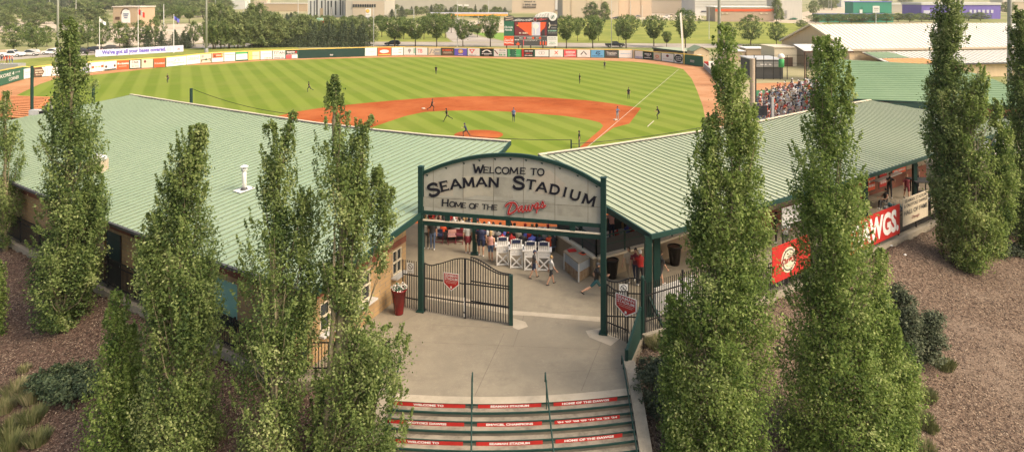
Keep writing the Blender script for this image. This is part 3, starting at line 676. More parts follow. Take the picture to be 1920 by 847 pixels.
# ---------------------------------------------------------------- second green roofed grandstand and arena behind
gb = thing('rear_grandstand', 'green roofed grandstand building behind the right concourse', 'building', (58, 75, FZ))
p0G = PY(1740, 191, 66.0); nG = Vector((.02, 1, 0)).normalized()
Wg, ng = metal_roof(gb, [(1540, 186), (1590, 185), (1740, 191), (1895, 197), (2080, 205), (2050, 168), (1960, 164), (1886, 159), (1845, 141), (1735, 120), (1580, 112), (1540, 111)], p0G, nG, .16, M_roofg, sp=.75, rd=Vector((1, -.04, 0)).normalized(), rib=(.035, .03), seam=mat('seam_green', (0.13, 0.22, 0.12), var=.1))
zg = p0G.z - .2; g0 = PY(1560, 190, 67.5); g1 = PY(2060, 208, 67.5)
mb = MB(); mb.beam((g0.x, 66.3, zg - .2), (g1.x, 66.1, zg - .25), .3, .5, P('green')); mb.build('fascia', gb)
mb = MB(); mb.box(((g0.x + g1.x) / 2, 73.5, zg / 2 - .9), (g1.x - g0.x - 1, .3, zg + 1.2), M_redb); mb.build('back_wall', gb)
for i in range(10): x = g0.x + 1 + i * 2.9; mb = MB(); mb.box((x, 66.6, (zg + FZ) / 2 - .2), (.25, .25, zg - FZ - .4), P('green')); mb.build('column', gb)
mb = MB(); mb.box((g0.x + 21, 68.5, FZ + 1.2), (18, .25, 2.4), M_redb); mb.box((g0.x + 21, 68.4, FZ + 2.5), (18.2, .5, .2), P('cream')); mb.build('brick_front', gb)

ar = thing('arena', 'big arena with two pale sheet roofs and a beige gable end', 'building', (80, 125, FZ))
def facepx(root, px, Y, m, nm):
    pass
YA = 118.0
def quad3(root, pts, m, nm, **k):
    mb = MB(); mb.poly(pts, m); return mb.build(nm, root, **k)
# long gable: near gable end at the left, ridge running away to the right
zr = 7.6; ze = 3.2
rg0 = PY(1519, 46, 150); rg0.z = zr; dirr = Vector((.985, .17, 0)).normalized(); rg1 = rg0 + dirr * 120; pn = Vector((dirr.y, -dirr.x, 0))
wid = 12.5; wid2 = 12.0
e0 = rg0 + pn * wid; e0.z = ze; e1 = rg1 + pn * wid; e1.z = ze; f0 = rg0 - pn * wid2; f0.z = ze; f1 = rg1 - pn * wid2; f1.z = ze
mb = MB(); mb.poly([e0, e1, rg1, rg0], M_roofw); mb.poly([rg0, rg1, f1, f0], M_roofw); mb.poly([q - Vector((0, 0, .3)) for q in (e0, rg0, rg1, e1)], P('tan')); mb.build('upper_roof', ar)
mb = MB(); k = 0
while k * 1.1 < (e1 - e0).length:
    s = dirr * (k * 1.1); mb.beam(e0 + s + Vector((0, 0, .03)), rg0 + s + Vector((0, 0, .03)), .07, .07, mat('seam_pale', (.36, .33, .27), var=.1)); k += 1
mb.build('roof_seams', ar)
M_bw = mat('beige_cladding', (0.58, 0.45, 0.29), var=.08, scale=1, stretch=(6, 6, .3))
mb = MB(); i_ = dirr * .5; mb.poly([Vector((*(e0 + i_).xy, FZ)), Vector((*(f0 + i_).xy, FZ)), f0 + i_ - Vector((0, 0, .1)), rg0 + i_ - Vector((0, 0, .1)), e0 + i_ - Vector((0, 0, .1))][::-1], M_bw)
a_, b_ = e0 + i_ - pn * .4, e1 - pn * .4; mb.poly([Vector((a_.x, a_.y, FZ)), Vector((b_.x, b_.y, FZ)), b_, a_], M_bw); ngon_keep(mb.build('wall', ar))
trim(ar, e0, [rg0, f0], .5, .35, P('cream'), 'barge_board', 0); trim(ar, e0 - Vector((0, 0, .2)), e1 - Vector((0, 0, .2)), .3, .4, P('beige'), 'gutter', 0)
# lower lean-to roof in front
l0 = e0 + dirr * 3 + pn * .3 - Vector((0, 0, .6)); l1 = e1 + pn * .3 - Vector((0, 0, .6)); m0 = l0 + pn * 11 - Vector((0, 0, 1.4)) - dirr * 2; m1 = l1 + pn * 11 - Vector((0, 0, 1.4))
mb = MB(); mb.poly([m0, m1, l1, l0], M_roofw); mb.poly([q - Vector((0, 0, .25)) for q in (m0, l0, l1, m1)], P('tan')); mb.build('lower_roof', ar)
mb = MB(); k = 0
while k * 1.1 < 105:
    s = dirr * (k * 1.1 + 1); mb.beam(m0 + s + Vector((0, 0, .03)), l0 + s + Vector((0, 0, .03)), .07, .07, MATS['seam_pale']); k += 1
mb.build('roof_seams', ar)
a_, b_ = m0 - pn * .8 + dirr, m1 - pn * .8; mb = MB(); mb.poly([Vector((a_.x, a_.y, FZ)), Vector((b_.x, b_.y, FZ)), b_ + Vector((0, 0, .1)), a_ + Vector((0, 0, .1))], M_bw); mb.build('side_wall', ar)
trim(ar, m0 - Vector((0, 0, .15)), m1 - Vector((0, 0, .15)), .25, .3, P('dkgrey'), 'gutter', 0)
mb = MB(); s = m0 + dirr * 62 - pn * .7 + pn * .1; mb.tube([s + Vector((0, 0, -.3)), s + Vector((0, 0, -1.4)), s + dirr * 3 + Vector((0, 0, -1.7)), s + dirr * 3 + Vector((0, 0, -2.7))], .14, P('brown')); mb.build('downpipe', ar)
o = f0 + (e0 - f0) * .50 + dirr * .42; o.z = ze - 1.2
panel('arena_sign', None, None, o, (e0 - f0).normalized() * 6.5, Vector((0, 0, 1.3)), [('m', .04, .96, .5, .7, 'orange')], M_bw, parent=ar, thick=.05, layer=.03)
for nm_, m_, fa, fb, ga_, gb2 in (('green_sheet', M_roofg, 0, 5.5, .05, .55), ('orange_sheet', mat('orange_sheet', (.50, .24, .08), var=.2, scale=1), .5, 9.5, .58, 1.0)):
    U = lambda s, t: l0.lerp(m0, t) + dirr * (s + .2) + Vector((0, 0, .06))
    mb = MB(); mb.poly([U(fa, gb2), U(fb + 1.5, gb2), U(fb, ga_), U(fa, ga_)], m_); mb.build(nm_, ar)
# small porch canopy of the arena
q0 = PY(1508, 96, 124); mb = MB(); mb.poly([q0, q0 + Vector((9, 0, .0)), q0 + Vector((9, 5, .9)), q0 + Vector((0, 5, .9))], M_roofw); mb.poly([q0 - Vector((0, 0, .3)), q0 + Vector((0, 5, .6)), q0 + Vector((9, 5, .6)), q0 + Vector((9, 0, -.3))], P('tan')); mb.beam(q0 - Vector((0, 0, .15)), q0 + Vector((9, 0, -.15)), .1, .3, P('brown')); mb.tube([q0 + Vector((.2, .2, -.1)), (q0.x + .2, q0.y + .2, FZ)], .12, P('brown')); mb.build('porch_canopy', ar)
# ================================================================ welcome sign over the gate
A0 = PZ(789.5, 583, 0); A1 = PZ(1131.5, 625, 0); ea = (A1 - A0).normalized(); na = Vector((ea.y, -ea.x, 0))
sg = thing('welcome_sign', 'arched sign on green posts reading Welcome to Seaman Stadium, Home of the Dawgs', 'sign', A0.lerp(A1, .5))
def SP(u, v, off=0.0):
    p = PP(u, v, A0, na) ; return p + na * off
G = P('green', .45); BK = P('black', .5)
for p, ztop in ((A0, 6.48), (A1, 6.52)):
    mb = MB(); mb.box((p.x, p.y, ztop / 2), (.22, .22, ztop), G, rz=math.atan2(ea.y, ea.x)); mb.box((p.x, p.y, .03), (.36, .36, .05), G, rz=math.atan2(ea.y, ea.x)); mb.box((p.x, p.y, ztop + .012), (.25, .25, .03), G, rz=math.atan2(ea.y, ea.x)); mb.build('post', sg)
L_ = (A1 - A0).length
arch = [(791, 325), (830, 309.5), (870, 298.5), (905, 292.5), (940, 290.3), (975, 291.5), (1010, 297), (1050, 308), (1090, 325), (1129, 348)]
def dense(pts, n=6):
    out = []
    P_ = [pts[0]] + pts + [pts[-1]]
    for i in range(1, len(P_) - 2):
        for k in range(n):
            t = k / n; a, b, c, d = [np.array(P_[i + j]) for j in (-1, 0, 1, 2)]
            out.append(tuple(.5 * ((2 * b) + (-a + c) * t + (2 * a - 5 * b + 4 * c - d) * t * t + (-a + 3 * b - 3 * c + d) * t ** 3)))
    return out + [pts[-1]]
ad = dense(arch)
mb = MB()
for a, b in zip(ad, ad[1:]): 
    p, q = SP(*a), SP(*b); e = (q - p) * .04; mb.beam(p - e, q + e, .16, .15, G)
mb.build('arch_beam', sg)
pl0, pl1 = SP(794, 400), SP(1128, 421)
M_sign = ground_mat('weathered_sign_board', [(0.43, 0.41, 0.335), (0.385, 0.365, 0.295), (0.48, 0.455, 0.37)], [.7, 2.2], thr=[(.45, .6), (.5, .75)])
mb = MB(); outl = [SP(u, v + 3.5) for u, v in ad[1:-1]]; outl = [SP(795, 329)] + outl + [SP(1127, 352)]
fr = [SP(795, 402)] + [SP(1127, 424)] + outl[::-1]
fr = fr; bk = [q - na * .05 for q in fr]
mb.poly(fr, M_sign); mb.poly(bk[::-1], M_sign)
for i in range(len(fr)): j = (i + 1) % len(fr); mb.poly([bk[i], bk[j], fr[j], fr[i]], M_sign)
brd = mb.build('sign_board', sg); ngon_keep(brd)
# board joints, slightly darker / lighter sheets, and stains
mb = MB(); M_jo = mat('board_joint', (.22, .20, .155), var=.2, scale=3); M_pa = mat('board_patch_dark', (.37, .35, .28), var=.2, scale=1.5); M_pb = mat('board_patch_pale', (.46, .42, .32), var=.12, scale=1.5); M_pc = mat('board_patch_rosy', (.45, .40, .315), var=.15, scale=1)
def signpoly(px, m, off): mb.poly([SP(u, v, off) for u, v in px], m)
for px, m in (([(793.5, 369), (822, 369), (822, 390), (793.5, 387)], M_pa), ([(822, 371), (868, 371), (868, 392), (822, 391)], M_pa), ([(928, 374), (1010, 375), (1040, 380), (1040, 399), (1012, 396), (925, 392)], M_pa), ([(868, 330), (888, 330), (888, 368), (868, 371)], M_pb),
              ([(1000, 332), (1030, 318), (1060, 345), (1058, 370), (1000, 362)], M_pc), ([(925, 330), (962, 334), (962, 372), (925, 368)], M_pa), ([(888, 330), (925, 330), (925, 368), (888, 366)], M_pb), ([(815, 340), (850, 338), (850, 368), (815, 366)], M_pc), ([(1045, 382), (1110, 388), (1112, 408), (1045, 404)], M_pa)):
    signpoly(px[::-1], m, .004)
for u in (812, 868, 925, 981, 1040, 1102):
    vt = min(ad, key=lambda q: abs(q[0] - u))[1] + 4; signpoly([(u, 402 + (u - 795) * .066), (u + 1.0, 402 + (u - 795) * .066), (u + 1.0, vt), (u, vt)], M_jo, .006)
signpoly([(795, 369), (1127, 388), (1127, 388.9), (795, 369.9)][::-1], M_jo, .007)
for (a, v) in ad[2:-2:5]: signpoly([(a - 3, v + 6), (a + 2, v + 6.5), (a + 1, v + 10), (a - 1, v + 9)][::-1], P('green'), .008)
mb.build('board_sheets', sg)
# lettering: strokes with small serifs, placed letter by letter along the arc
GL = {'S': ([[(.88, .78), (.70, .95), (.45, .98), (.2, .90), (.13, .74), (.25, .60), (.55, .50), (.82, .40), (.90, .24), (.75, .06), (.48, .01), (.22, .05), (.08, .22)]], [(.88, .78, 90), (.08, .22, 90)]),
 'E': ([[(.15, 0), (.15, 1)], [(.15, .94), (.88, .94)], [(.15, .5), (.72, .5)], [(.15, .06), (.9, .06)]], [(.88, .9, 90), (.72, .5, 90), (.9, .1, 90), (.1, 1, 0), (.1, 0, 0)]),
 'A': ([[(.02, 0), (.5, 1)], [(.5, 1), (.98, 0)], [(.22, .33), (.78, .33)]], [(.04, 0, 0), (.96, 0, 0)]),
 'M': ([[(.08, 0), (.14, 1)], [(.14, 1), (.5, .12)], [(.5, .12), (.86, 1)], [(.86, 1), (.92, 0)]], [(.08, 0, 0), (.92, 0, 0), (.1, 1, 0), (.9, 1, 0)]),
 'N': ([[(.12, 0), (.12, 1)], [(.12, .96), (.88, .04)], [(.88, 0), (.88, 1)]], [(.12, 0, 0), (.1, 1, 0), (.88, 1, 0)]),
 'T': ([[(.5, 0), (.5, 1)], [(.05, .94), (.95, .94)]], [(.05, .9, 90), (.95, .9, 90), (.5, 0, 0)]),
 'D': ([[(.14, 0), (.14, 1)], [(.14, .94), (.5, .93), (.78, .8), (.9, .5), (.78, .2), (.5, .07), (.14, .06)]], [(.1, 1, 0), (.1, 0, 0)]),
 'I': ([[(.5, 0), (.5, 1)]], [(.5, 0, 0), (.5, 1, 0)]),
 'U': ([[(.12, 1), (.12, .35), (.22, .12), (.5, .03), (.78, .12), (.88, .35), (.88, 1)]], [(.12, 1, 0), (.88, 1, 0)]),
 'W': ([[(.02, 1), (.27, 0)], [(.27, 0), (.5, .8)], [(.5, .8), (.73, 0)], [(.73, 0), (.98, 1)]], [(.02, 1, 0), (.98, 1, 0)]),
 'L': ([[(.2, 0), (.2, 1)], [(.2, .06), (.88, .06)]], [(.2, 1, 0), (.15, 0, 0), (.88, .1, 90)]),
 'C': ([[(.9, .78), (.72, .94), (.45, .98), (.2, .84), (.1, .5), (.2, .16), (.45, .02), (.72, .05), (.92, .22)]], [(.9, .8, 90), (.92, .2, 90)]),
 'O': ([[(.5, .98), (.8, .86), (.92, .5), (.8, .14), (.5, .02), (.2, .14), (.08, .5), (.2, .86), (.5, .98)]], []),
 'H': ([[(.14, 0), (.14, 1)], [(.86, 0), (.86, 1)], [(.14, .5), (.86, .5)]], [(.14, 0, 0), (.14, 1, 0), (.86, 0, 0), (.86, 1, 0)]),
 'F': ([[(.18, 0), (.18, 1)], [(.18, .94), (.88, .94)], [(.18, .5), (.72, .5)]], [(.88, .9, 90), (.72, .5, 90), (.18, 0, 0)])}
M_ink = mat('letter_black', (0.012, 0.012, 0.02), rough=.5, var=.05)
mb = MB(); _k = [0]
def glyph(ch, cx, cy, h, w, ang, st=.24):
    """cx, cy, h, w in crop pixels; ang in degrees, counter-clockwise"""
    c, s = math.cos(R(ang)), math.sin(R(ang)); sc1 = 1 / 4.981; w *= 1.10; h *= 1.04
    def tr(x, y, off):
        X, Y_ = (x - .5) * w, (y - .5) * h; X, Y_ = X * c - Y_ * s, X * s + Y_ * c
        return SP(780 + (cx + X) * sc1, 270 + (cy - Y_) * sc1, off)
    stw = st * h
    for ln in GL[ch][0]:
        q = [((x) * w, y * h) for x, y in ln]
        if len(q) == 2: d = np.array(q[1], float) - np.array(q[0]); d /= np.linalg.norm(d); thin = .7 if abs(d[0]) > .8 else 1.0
        else: q = dense(q, 3); thin = 1.0
        for r4 in ribbon(q, stw * thin): _k[0] += 1; mb.poly([tr(a / w, b / h, .022 + .0002 * (_k[0] % 40)) for a, b in r4][::-1], M_ink)
    for x, y, o in GL[ch][1]:
        l, t_ = (.15 * h, .075 * h); 
        if o == 90: q = [(x * w - t_ * .4, y * h - l), (x * w + t_ * .6, y * h - l), (x * w + t_ * .6, y * h + l * .7), (x * w - t_ * .4, y * h + l * .7)]
        else: q = [(x * w - l, y * h - t_ / 2), (x * w + l, y * h - t_ / 2), (x * w + l, y * h + t_ / 2), (x * w - l, y * h + t_ / 2)]
        _k[0] += 1; mb.poly([tr(a / w, b / h, .031 + .0002 * (_k[0] % 20)) for a, b in q], M_ink)
for a in [('S', 165, 425, 108, 100, 14), ('E', 267, 391, 88, 76, 13), ('A', 371, 371, 86, 88, 8), ('M', 492, 358, 86, 98, 4), ('A', 613, 352, 84, 88, 1), ('N', 728, 357, 84, 88, -3),
          ('S', 962, 361, 108, 104, -5), ('T', 1075, 376, 86, 84, -7), ('A', 1178, 399, 86, 88, -9), ('D', 1297, 424, 86, 88, -11), ('I', 1393, 446, 84, 30, -13), ('U', 1487, 476, 84, 86, -15), ('M', 1618, 520, 88, 108, -17)]: glyph(*a)
for a in [('W', 583, 232, 78, 84, -4), ('E', 656, 241, 56, 50, -3), ('L', 710, 243, 56, 46, -3), ('C', 770, 245, 58, 58, -3), ('O', 838, 247, 58, 64, -3), ('M', 916, 248, 58, 76, -3), ('E', 1000, 250, 58, 52, -3), ('T', 1100, 256, 60, 56, -3), ('O', 1167, 261, 60, 62, -4),
          ('H', 275, 547, 62, 62, -3), ('O', 340, 560, 46, 50, -3), ('M', 397, 565, 46, 60, -3), ('E', 450, 570, 46, 40, -3), ('O', 525, 577, 46, 50, -3), ('F', 568, 580, 46, 38, -3), ('T', 640, 583, 46, 44, -3), ('H', 692, 587, 46, 50, -3), ('E', 742, 590, 46, 40, -3)]: glyph(*a, st=.21)
mb.build('lettering', sg)
ST = [[(170, 420), (178, 370), (240, 312), (330, 270), (430, 262), (510, 305), (562, 390), (550, 480), (480, 565), (380, 630), (268, 665), (268, 600), (300, 480), (345, 380), (375, 300)],
      [(745, 372), (700, 398), (640, 450), (605, 530), (640, 585), (690, 520), (745, 420), (760, 372), (735, 520), (765, 600), (815, 545)], [(815, 545), (850, 470), (885, 350), (868, 450), (872, 530), (912, 552), (965, 470), (1000, 345), (980, 450), (985, 530), (1022, 552), (1080, 470), (1110, 335), (1150, 385)],
      [(1312, 270), (1250, 290), (1195, 360), (1192, 440), (1240, 462), (1290, 380), (1322, 280), (1300, 420), (1270, 540), (1245, 640)], [(1290, 480), (1370, 430), (1430, 330), (1470, 215), (1500, 300), (1520, 390), (1470, 440), (1405, 425)], [(1430, 445), (1530, 420), (1585, 340)]]
mb = MB()
for w, c, off, ww in ((122, 'black', .040, 0), (88, 'white', .050, 0), (66, 'red', .060, 0)):
    for si, s in enumerate(ST):
        q = dense(s, 4); k2 = 0
        wf = 1.0 if si == 0 else .80
        for r4 in ribbon(q, w * wf): k2 += 1; mb.poly([SP(940 + a / 18.82, 365 + b / 18.82, off + .0003 * (k2 % 24) + .0001 * si) for a, b in r4], P(c))
o = mb.build('script_lettering', sg); o['label'] = 'red script word Dawgs outlined in white and black'
# two cross beams with a strip light on the lower one and three short uprights
for (za, zb, h, nm) in ((4.46, 4.52, .15, 'cross_beam'), (4.00, 4.06, .20, 'cross_beam')):
    mb = MB(); mb.beam(A0 + Vector((0, 0, za)) + ea * .1, A1 + Vector((0, 0, zb)) - ea * .1, .16, h, G); mb.build(nm, sg)
mb = MB(); mb.beam(A0 + ea * .12 + Vector((0, 0, 4.125)) + na * .05, A1 - ea * .12 + Vector((0, 0, 4.185)) + na * .05, .10, .05, P('cream')); mb.build('light_strip', sg)
for u in (839, 953, 1074):
    p = SP(u, 420); mb = MB(); mb.box((p.x, p.y, 4.28), (.2, .14, .34), G, rz=math.atan2(ea.y, ea.x)); mb.build('upright', sg)

# ================================================================ gates and iron fences
BK = P('black', .5)
def pickets(root, a, b, zt, zb=.06, sp=.115, w=.026, rails=(.35, 1.5), top=True, nm='picket_panel', m=None):
    """zt(t) gives the height along the run"""
    a, b = Vector(a), Vector(b); L = (b - a).length; n = max(2, round(L / sp)); m = m or BK; mb = MB(); g = zt if callable(zt) else (lambda t: zt)
    rz = math.atan2(b.y - a.y, b.x - a.x)
    for i in range(1, n):
        p = a.lerp(b, i / n); h = g(i / n) - zb; mb.box((p.x, p.y, p.z + zb + h / 2), (w, w, h), m, rz=rz)
    for r in rails: mb.beam(a + Vector((0, 0, r)), b + Vector((0, 0, r)), .035, .045, m)
    if top:
        k = max(1, 16 if callable(zt) else 1); pts = [a.lerp(b, i / k) + Vector((0, 0, g(i / k))) for i in range(k + 1)]
        for p, q in zip(pts, pts[1:]): mb.beam(p, q + (q - p) * .05, .035, .04, m)
    return mb.build(nm, root)
def gate(name, label, a, b, zt, rails, ends=(1, 1), sq=.05, group=None):
    a, b = Vector(a), Vector(b); t = thing(name, label, 'gate', a.lerp(b, .5), group)
    pickets(t, a, b, zt, rails=rails, nm='bar_panel')
    g = zt if callable(zt) else (lambda t_: zt)
    for p, tt, e in ((a, 0, ends[0]), (b, 1, ends[1])):
        if e: mb = MB(); h = g(tt); mb.box((p.x, p.y, h / 2 + .02), (sq * e, sq * e, h), G if e > 1 else BK); mb.build('stile', t)
    return t
ga, gb_, gc = PZ(796.5, 584.5, 0), PZ(871, 597, 0), PZ(958, 609, 0)
h1 = lambda t: 2.18 + .45 * (math.sin(math.pi * min(1, max(0, (t - .15) / .85)) / 2) ** 2) - .06 * math.sin(math.pi * min(1, t / .3))
h2 = lambda t: 2.63 - .50 * (math.sin(math.pi * min(1, t / .85) / 2) ** 2)
gl = gate('entrance_gate', 'black iron gate leaf with red pentagon plaque beside the left sign post', ga, gb_, h1, (.72, 1.52))
g2 = gate('entrance_gate', 'black iron gate leaf ending in the free standing square green post', gb_ + ea * .05, gc, h2, (.74, 1.54), (1, 3.4))
g3o = Vector((.06, .22, 0)); g3 = gate('entrance_gate', 'folded back iron gate leaf doubled behind the middle leaf', gb_ + ea * .22 + g3o, gc - ea * .05 + g3o * .6, h2, (.70, 1.58))
mb = MB(); q = gb_ + na * .05; mb.tube([q + Vector((0, 0, .1)), q + Vector((0, 0, .95))], .018, P('ltgrey')); mb.box(q + Vector((0, 0, .3)), (.09, .05, .06), BK); mb.build('drop_bolt', gl)
# infill between wall and sign post
iw = PZ(755.5, 577, 0); fi = thing('iron_fence', 'short black iron fence between ticket wall and left sign post', 'fence', iw)
pickets(fi, iw, A0 - ea * .12, 2.2, rails=(.5, 1.55), top=False); mb = MB(); mb.box((iw.x, iw.y, 1.1), (.05, .05, 2.2), BK); mb.build('post', fi)
# right swung leaf and fixed panel
hb = PZ(1204.5, 627, 0)
rgt = gate('entrance_gate', 'black iron gate leaf swung open at the right sign post with red plaque', A1 + Vector((.13, -.12, 0)), PZ(1176, 643.5, 0), lambda t: 2.12 - .12 * math.sin(math.pi * t) + .0 * t, (.55, 1.72))
fx = thing('iron_fence', 'black iron fence panel from the right sign post to the rounded green post', 'fence', A1.lerp(hb, .5))
pickets(fx, A1 + Vector((.12, .05, 0)), hb, lambda t: 2.25 - .1 * math.sin(math.pi * 2 * t), rails=(.72, 1.70))
mb = MB(); mb.lathe(hb, [(.085, 0), (.085, 2.4), (.05, 2.46)], G, 12); mb.build('post', fx)
# pentagon plaques
penta = [(0, .40), (.5, 0), (1, .40), (1, 1), (0, 1)]
def plaque(o, ex, ez, lab):
    n = Vector(ex).cross(Vector(ez)).normalized(); o = Vector(o)
    els = [('p', [(.045, .42), (.5, .06), (.955, .42), (.955, .965), (.045, .965)], 'red'), ('t', 'SEAMAN', .5, .86, .80, .15, 'white'), ('t', 'STADIUM', .5, .68, .80, .15, 'white'), ('m', .12, .88, .54, .05, 'pink'), ('m', .18, .82, .46, .05, 'pink'), ('c', .5, .24, .05, .05, 'white'), ('p', [(.44, .16), (.56, .16), (.53, .26), (.47, .26)], 'white')]
    return panel('gate_plaque', lab, 'plaque', o, ex, ez, els, 'white', thick=.012, layer=.003, outline=penta)
d1 = (gb_ - ga).normalized(); n1 = Vector((d1.y, -d1.x, 0)); y_ = 30.2
o1 = PP(831.5, 543, ga + n1 * .05, n1); plaque(o1, d1 * .75, Vector((0, 0, .78)), 'red pentagon plaque reading Seaman Stadium on the left gate')
b2 = PZ(1176, 643.5, 0); a2 = A1 + Vector((.13, -.12, 0)); d2 = (b2 - a2).normalized(); n2_ = Vector((d2.y, -d2.x, 0))
o2 = PP(1154, 586, a2 + n2_ * .05, n2_); 
plaque(o2, d2 * 1.02, Vector((0, 0, .84)), 'red pentagon plaque reading Seaman Stadium on the right gate')
def nosmoke(o, ex, ez, lab, dog):
    els = [('c', .5, .64, .36, .30, 'black'), ('c', .5, .64, .28, .235, 'white'), ('t', '&' if dog else 'X', .5, .64, .26, .26, 'black'), ('s', [(.28, .80), (.72, .48)], .06, 'black'), ('m', .12, .88, .22, .08, 'dkgrey'), ('m', .12, .88, .10, .08, 'dkgrey')]
    return panel('prohibition_sign', lab, 'sign', o, ex, ez, els, 'white', thick=.01, layer=.003)
d3 = (A0 - iw).normalized(); n3 = Vector((d3.y, -d3.x, 0)); nosmoke(PP(763, 511, iw + n3 * .05, n3), d3 * .34, Vector((0, 0, .46)), 'small white round ban sign on the fence beside the red planter', False)
d4 = (hb - A1).normalized(); n4 = Vector((d4.y, -d4.x, 0)); nosmoke(PP(1161, 553, A1 + n4 * .06, n4), d4 * .36, Vector((0, 0, .46)), 'small white round ban sign above the right gate plaque', True)
# solid green guard board down to the stair wall, fence to the right
gd = thing('guard_rail', 'solid dark green guard board from the gate post to the stair wall', 'railing', (4.9, 27, 0))
a, b = Vector((5.30, 28.2, 0)), Vector((4.32, 25.75, 0)); mb = MB(); n = Vector((.03, -.012, 0))
def slope_wall(mb, a, b, za, zb, ha, hb_, th, m):
    d = (b - a).normalized(); n = Vector((-d.y, d.x, 0)) * th / 2
    c = [a + n, a - n, b - n, b + n]; mb.prism([(q.x, q.y) for q in c], [za, za, zb, zb], [ha, ha, hb_, hb_], m)
slope_wall(mb, a, b, .03, .03, 1.22, .72, .06, G); mb.build('board', gd)
part('cap', gd, lambda mb: mb.beam(a + Vector((0, 0, 1.26)), b + Vector((0, 0, .76)), .10, .06, G)); part('post', gd, lambda mb: mb.box(b + Vector((0, 0, .42)), (.12, .12, .84), G)); part('post', gd, lambda mb: mb.box(a + Vector((0, 0, .65)), (.12, .12, 1.3), G))
def iron_run(label, a, b, h=1.25, group=None, step=2.4, rails=(.15, 1.1), nm='iron_fence', m=None, top=True, sp=.12):
    a, b = Vector(a), Vector(b); t = thing(nm, label, 'fence', a.lerp(b, .5), group); pickets(t, a, b, h, rails=rails, m=m, top=top, sp=sp)
    n = max(1, round((b - a).length / step))
    for i in range(n + 1): p = a.lerp(b, i / n); mb = MB(); mb.box((p.x, p.y, p.z + (h + .12) / 2), (.07, .07, h + .12), m or BK, rz=math.atan2(b.y - a.y, b.x - a.x)); mb.build('post', t)
    return t
q1 = Vector((6.35, 28.95, .19)); q2 = Vector((13.2, 32.85, .19)); q3 = Vector((28.1, 43.95, .19)); q4 = Vector((44, 55.8, .19))
iron_run('tall black iron fence between the rounded gate post and the poplars', hb + Vector((.1, 0, 0)), q1 + Vector((2.9, 1.75, -.19)), 2.15, rails=(.55, 1.62), top=False)
iron_run('black iron fence behind the poplars right of the gate', q1 + Vector((2.9, 1.75, 0)), q2, 1.3); iron_run('black iron fence carrying the red banners along the right kerb', q2, q3, 1.35); iron_run('black iron fence behind the dark right poplars', q3, q4, 1.35)
e1 = Vector((-8.75, 25.35, .19)); e2 = Vector((-11.1, 27.08, .19)); e3 = Vector((-29.9, 40.08, .19)); e4 = Vector((-60, 61.0, .19))
iron_run('black iron fence by the dark building corner post', Vector((-4.6, 25.55, .1)), e1, 1.1); iron_run('black iron fence under the mint shutter window', e1, e2 + (e3 - e2) * .22, 1.2)
iron_run('long black iron fence in front of the green doors', e2 + (e3 - e2) * .22, e3, 1.35); iron_run('black iron fence at the far end of the left building', e3, e4, 1.35)
# banners on the right fence
def on_fence(u, v, a, b, off):
    d = (b - a).normalized(); n = Vector((d.y, -d.x, 0)); return PP(u, v, a + n * off, n), d
o, d = on_fence(1621, 467, q2, q3, .09); w = (on_fence(1687, 437, q2, q3, .09)[0] - o).dot(d)
panel('red_banner', 'red banner with big white letters DAWGS. on the right fence', 'banner', o - d * 1.55, d * (w + 1.55), Vector((0, 0, 1.72)), [('t', 'DAWGS.', .51, .5, .93, .76, 'white', 0, 0, .045)], 'red', thick=.02, layer=.006)
o, d = on_fence(1448, 533, q2, q3, .09)
panel('red_banner', 'red banner with round white emblem on the right fence', 'banner', o, d * 3.3, Vector((0, 0, 1.7)), [('c', .42, .5, .20, .36, 'cream'), ('c', .42, .5, .17, .31, 'dkgrey'), ('c', .42, .5, .15, .27, 'cream'), ('t', 'Dawgs', .43, .5, .44, .24, 'black', .3, .12, .03), ('t', 'Dawgs', .43, .5, .43, .22, 'red', .3, .12, .0)], 'red', thick=.02, layer=.006)
o, d = on_fence(1693, 425, q2, q3, .10); w = (on_fence(1740, 399, q2, q3, .10)[0] - o).dot(d)
panel('white_banner', 'white Hall of Fame banner on the right fence', 'banner', o, d * w, Vector((0, 0, 1.6)), [('t', 'SEAMAN STADIUM', .5, .88, .86, .12, 'dkgrey'), ('t', '& OKOTOKS DAWGS', .5, .71, .92, .12, 'dkgrey'), ('t', 'HALL OF FAME', .5, .46, .94, .17, 'dkgrey'), ('t', 'Dawgs', .48, .2, .3, .14, 'maroon', .3)], 'cream', thick=.02, layer=.006)
o, d = on_fence(1746, 402, q2, q3, .10); panel('white_banner', 'white banner partly hidden behind the dark right poplar', 'banner', o, d * 2.0, Vector((0, 0, 1.5)), [('m', .2, .8, .6, .12, 'maroon'), ('m', .2, .8, .35, .08, 'dkgrey')], 'cream', thick=.02, layer=.006)
o = PY(1466, 424, 36.8); panel('wind_cloth', 'pale grey cloth hung under the right roof edge', 'cloth', o, eR * 1.9, Vector((0, 0, .95)), [], 'ltgrey', thick=.02)
# ================================================================ objects around the gate
def planter(name, p, r0, r1, h, m, label, flowers=None, group=None):
    t = thing(name, label, 'planter', p, group); prof = [(r0, 0), (r0 * 1.05, .05), (r1, h - .08), (r1 * 1.07, h - .07), (r1 * 1.07, h), (r1 * .93, h), (r1 * .9, h - .08)]
    part('pot', t, lambda mb: mb.lathe(p, prof, m, 20), smooth=True)
    part('soil', t, lambda mb: mb.lathe(p, [(r1 * .9, h - .10), (r1 * .9, h - .07)], P('brown'), 16))
    if flowers:
        mb = MB(); r_ = random.Random(5)
        for i in range(130):
            a, q = r_.uniform(0, 6.28), r1 * 1.1 * math.sqrt(r_.random()); c = Vector(p) + Vector((q * math.cos(a), q * math.sin(a), h + r_.uniform(0, .16))); s = r_.uniform(.02, .04)
            mb.ell(c, (s, s, s * .7), P(flowers if r_.random() < .55 else 'fgreen'), 5, 3)
        mb.build('flowers', t)
    return t
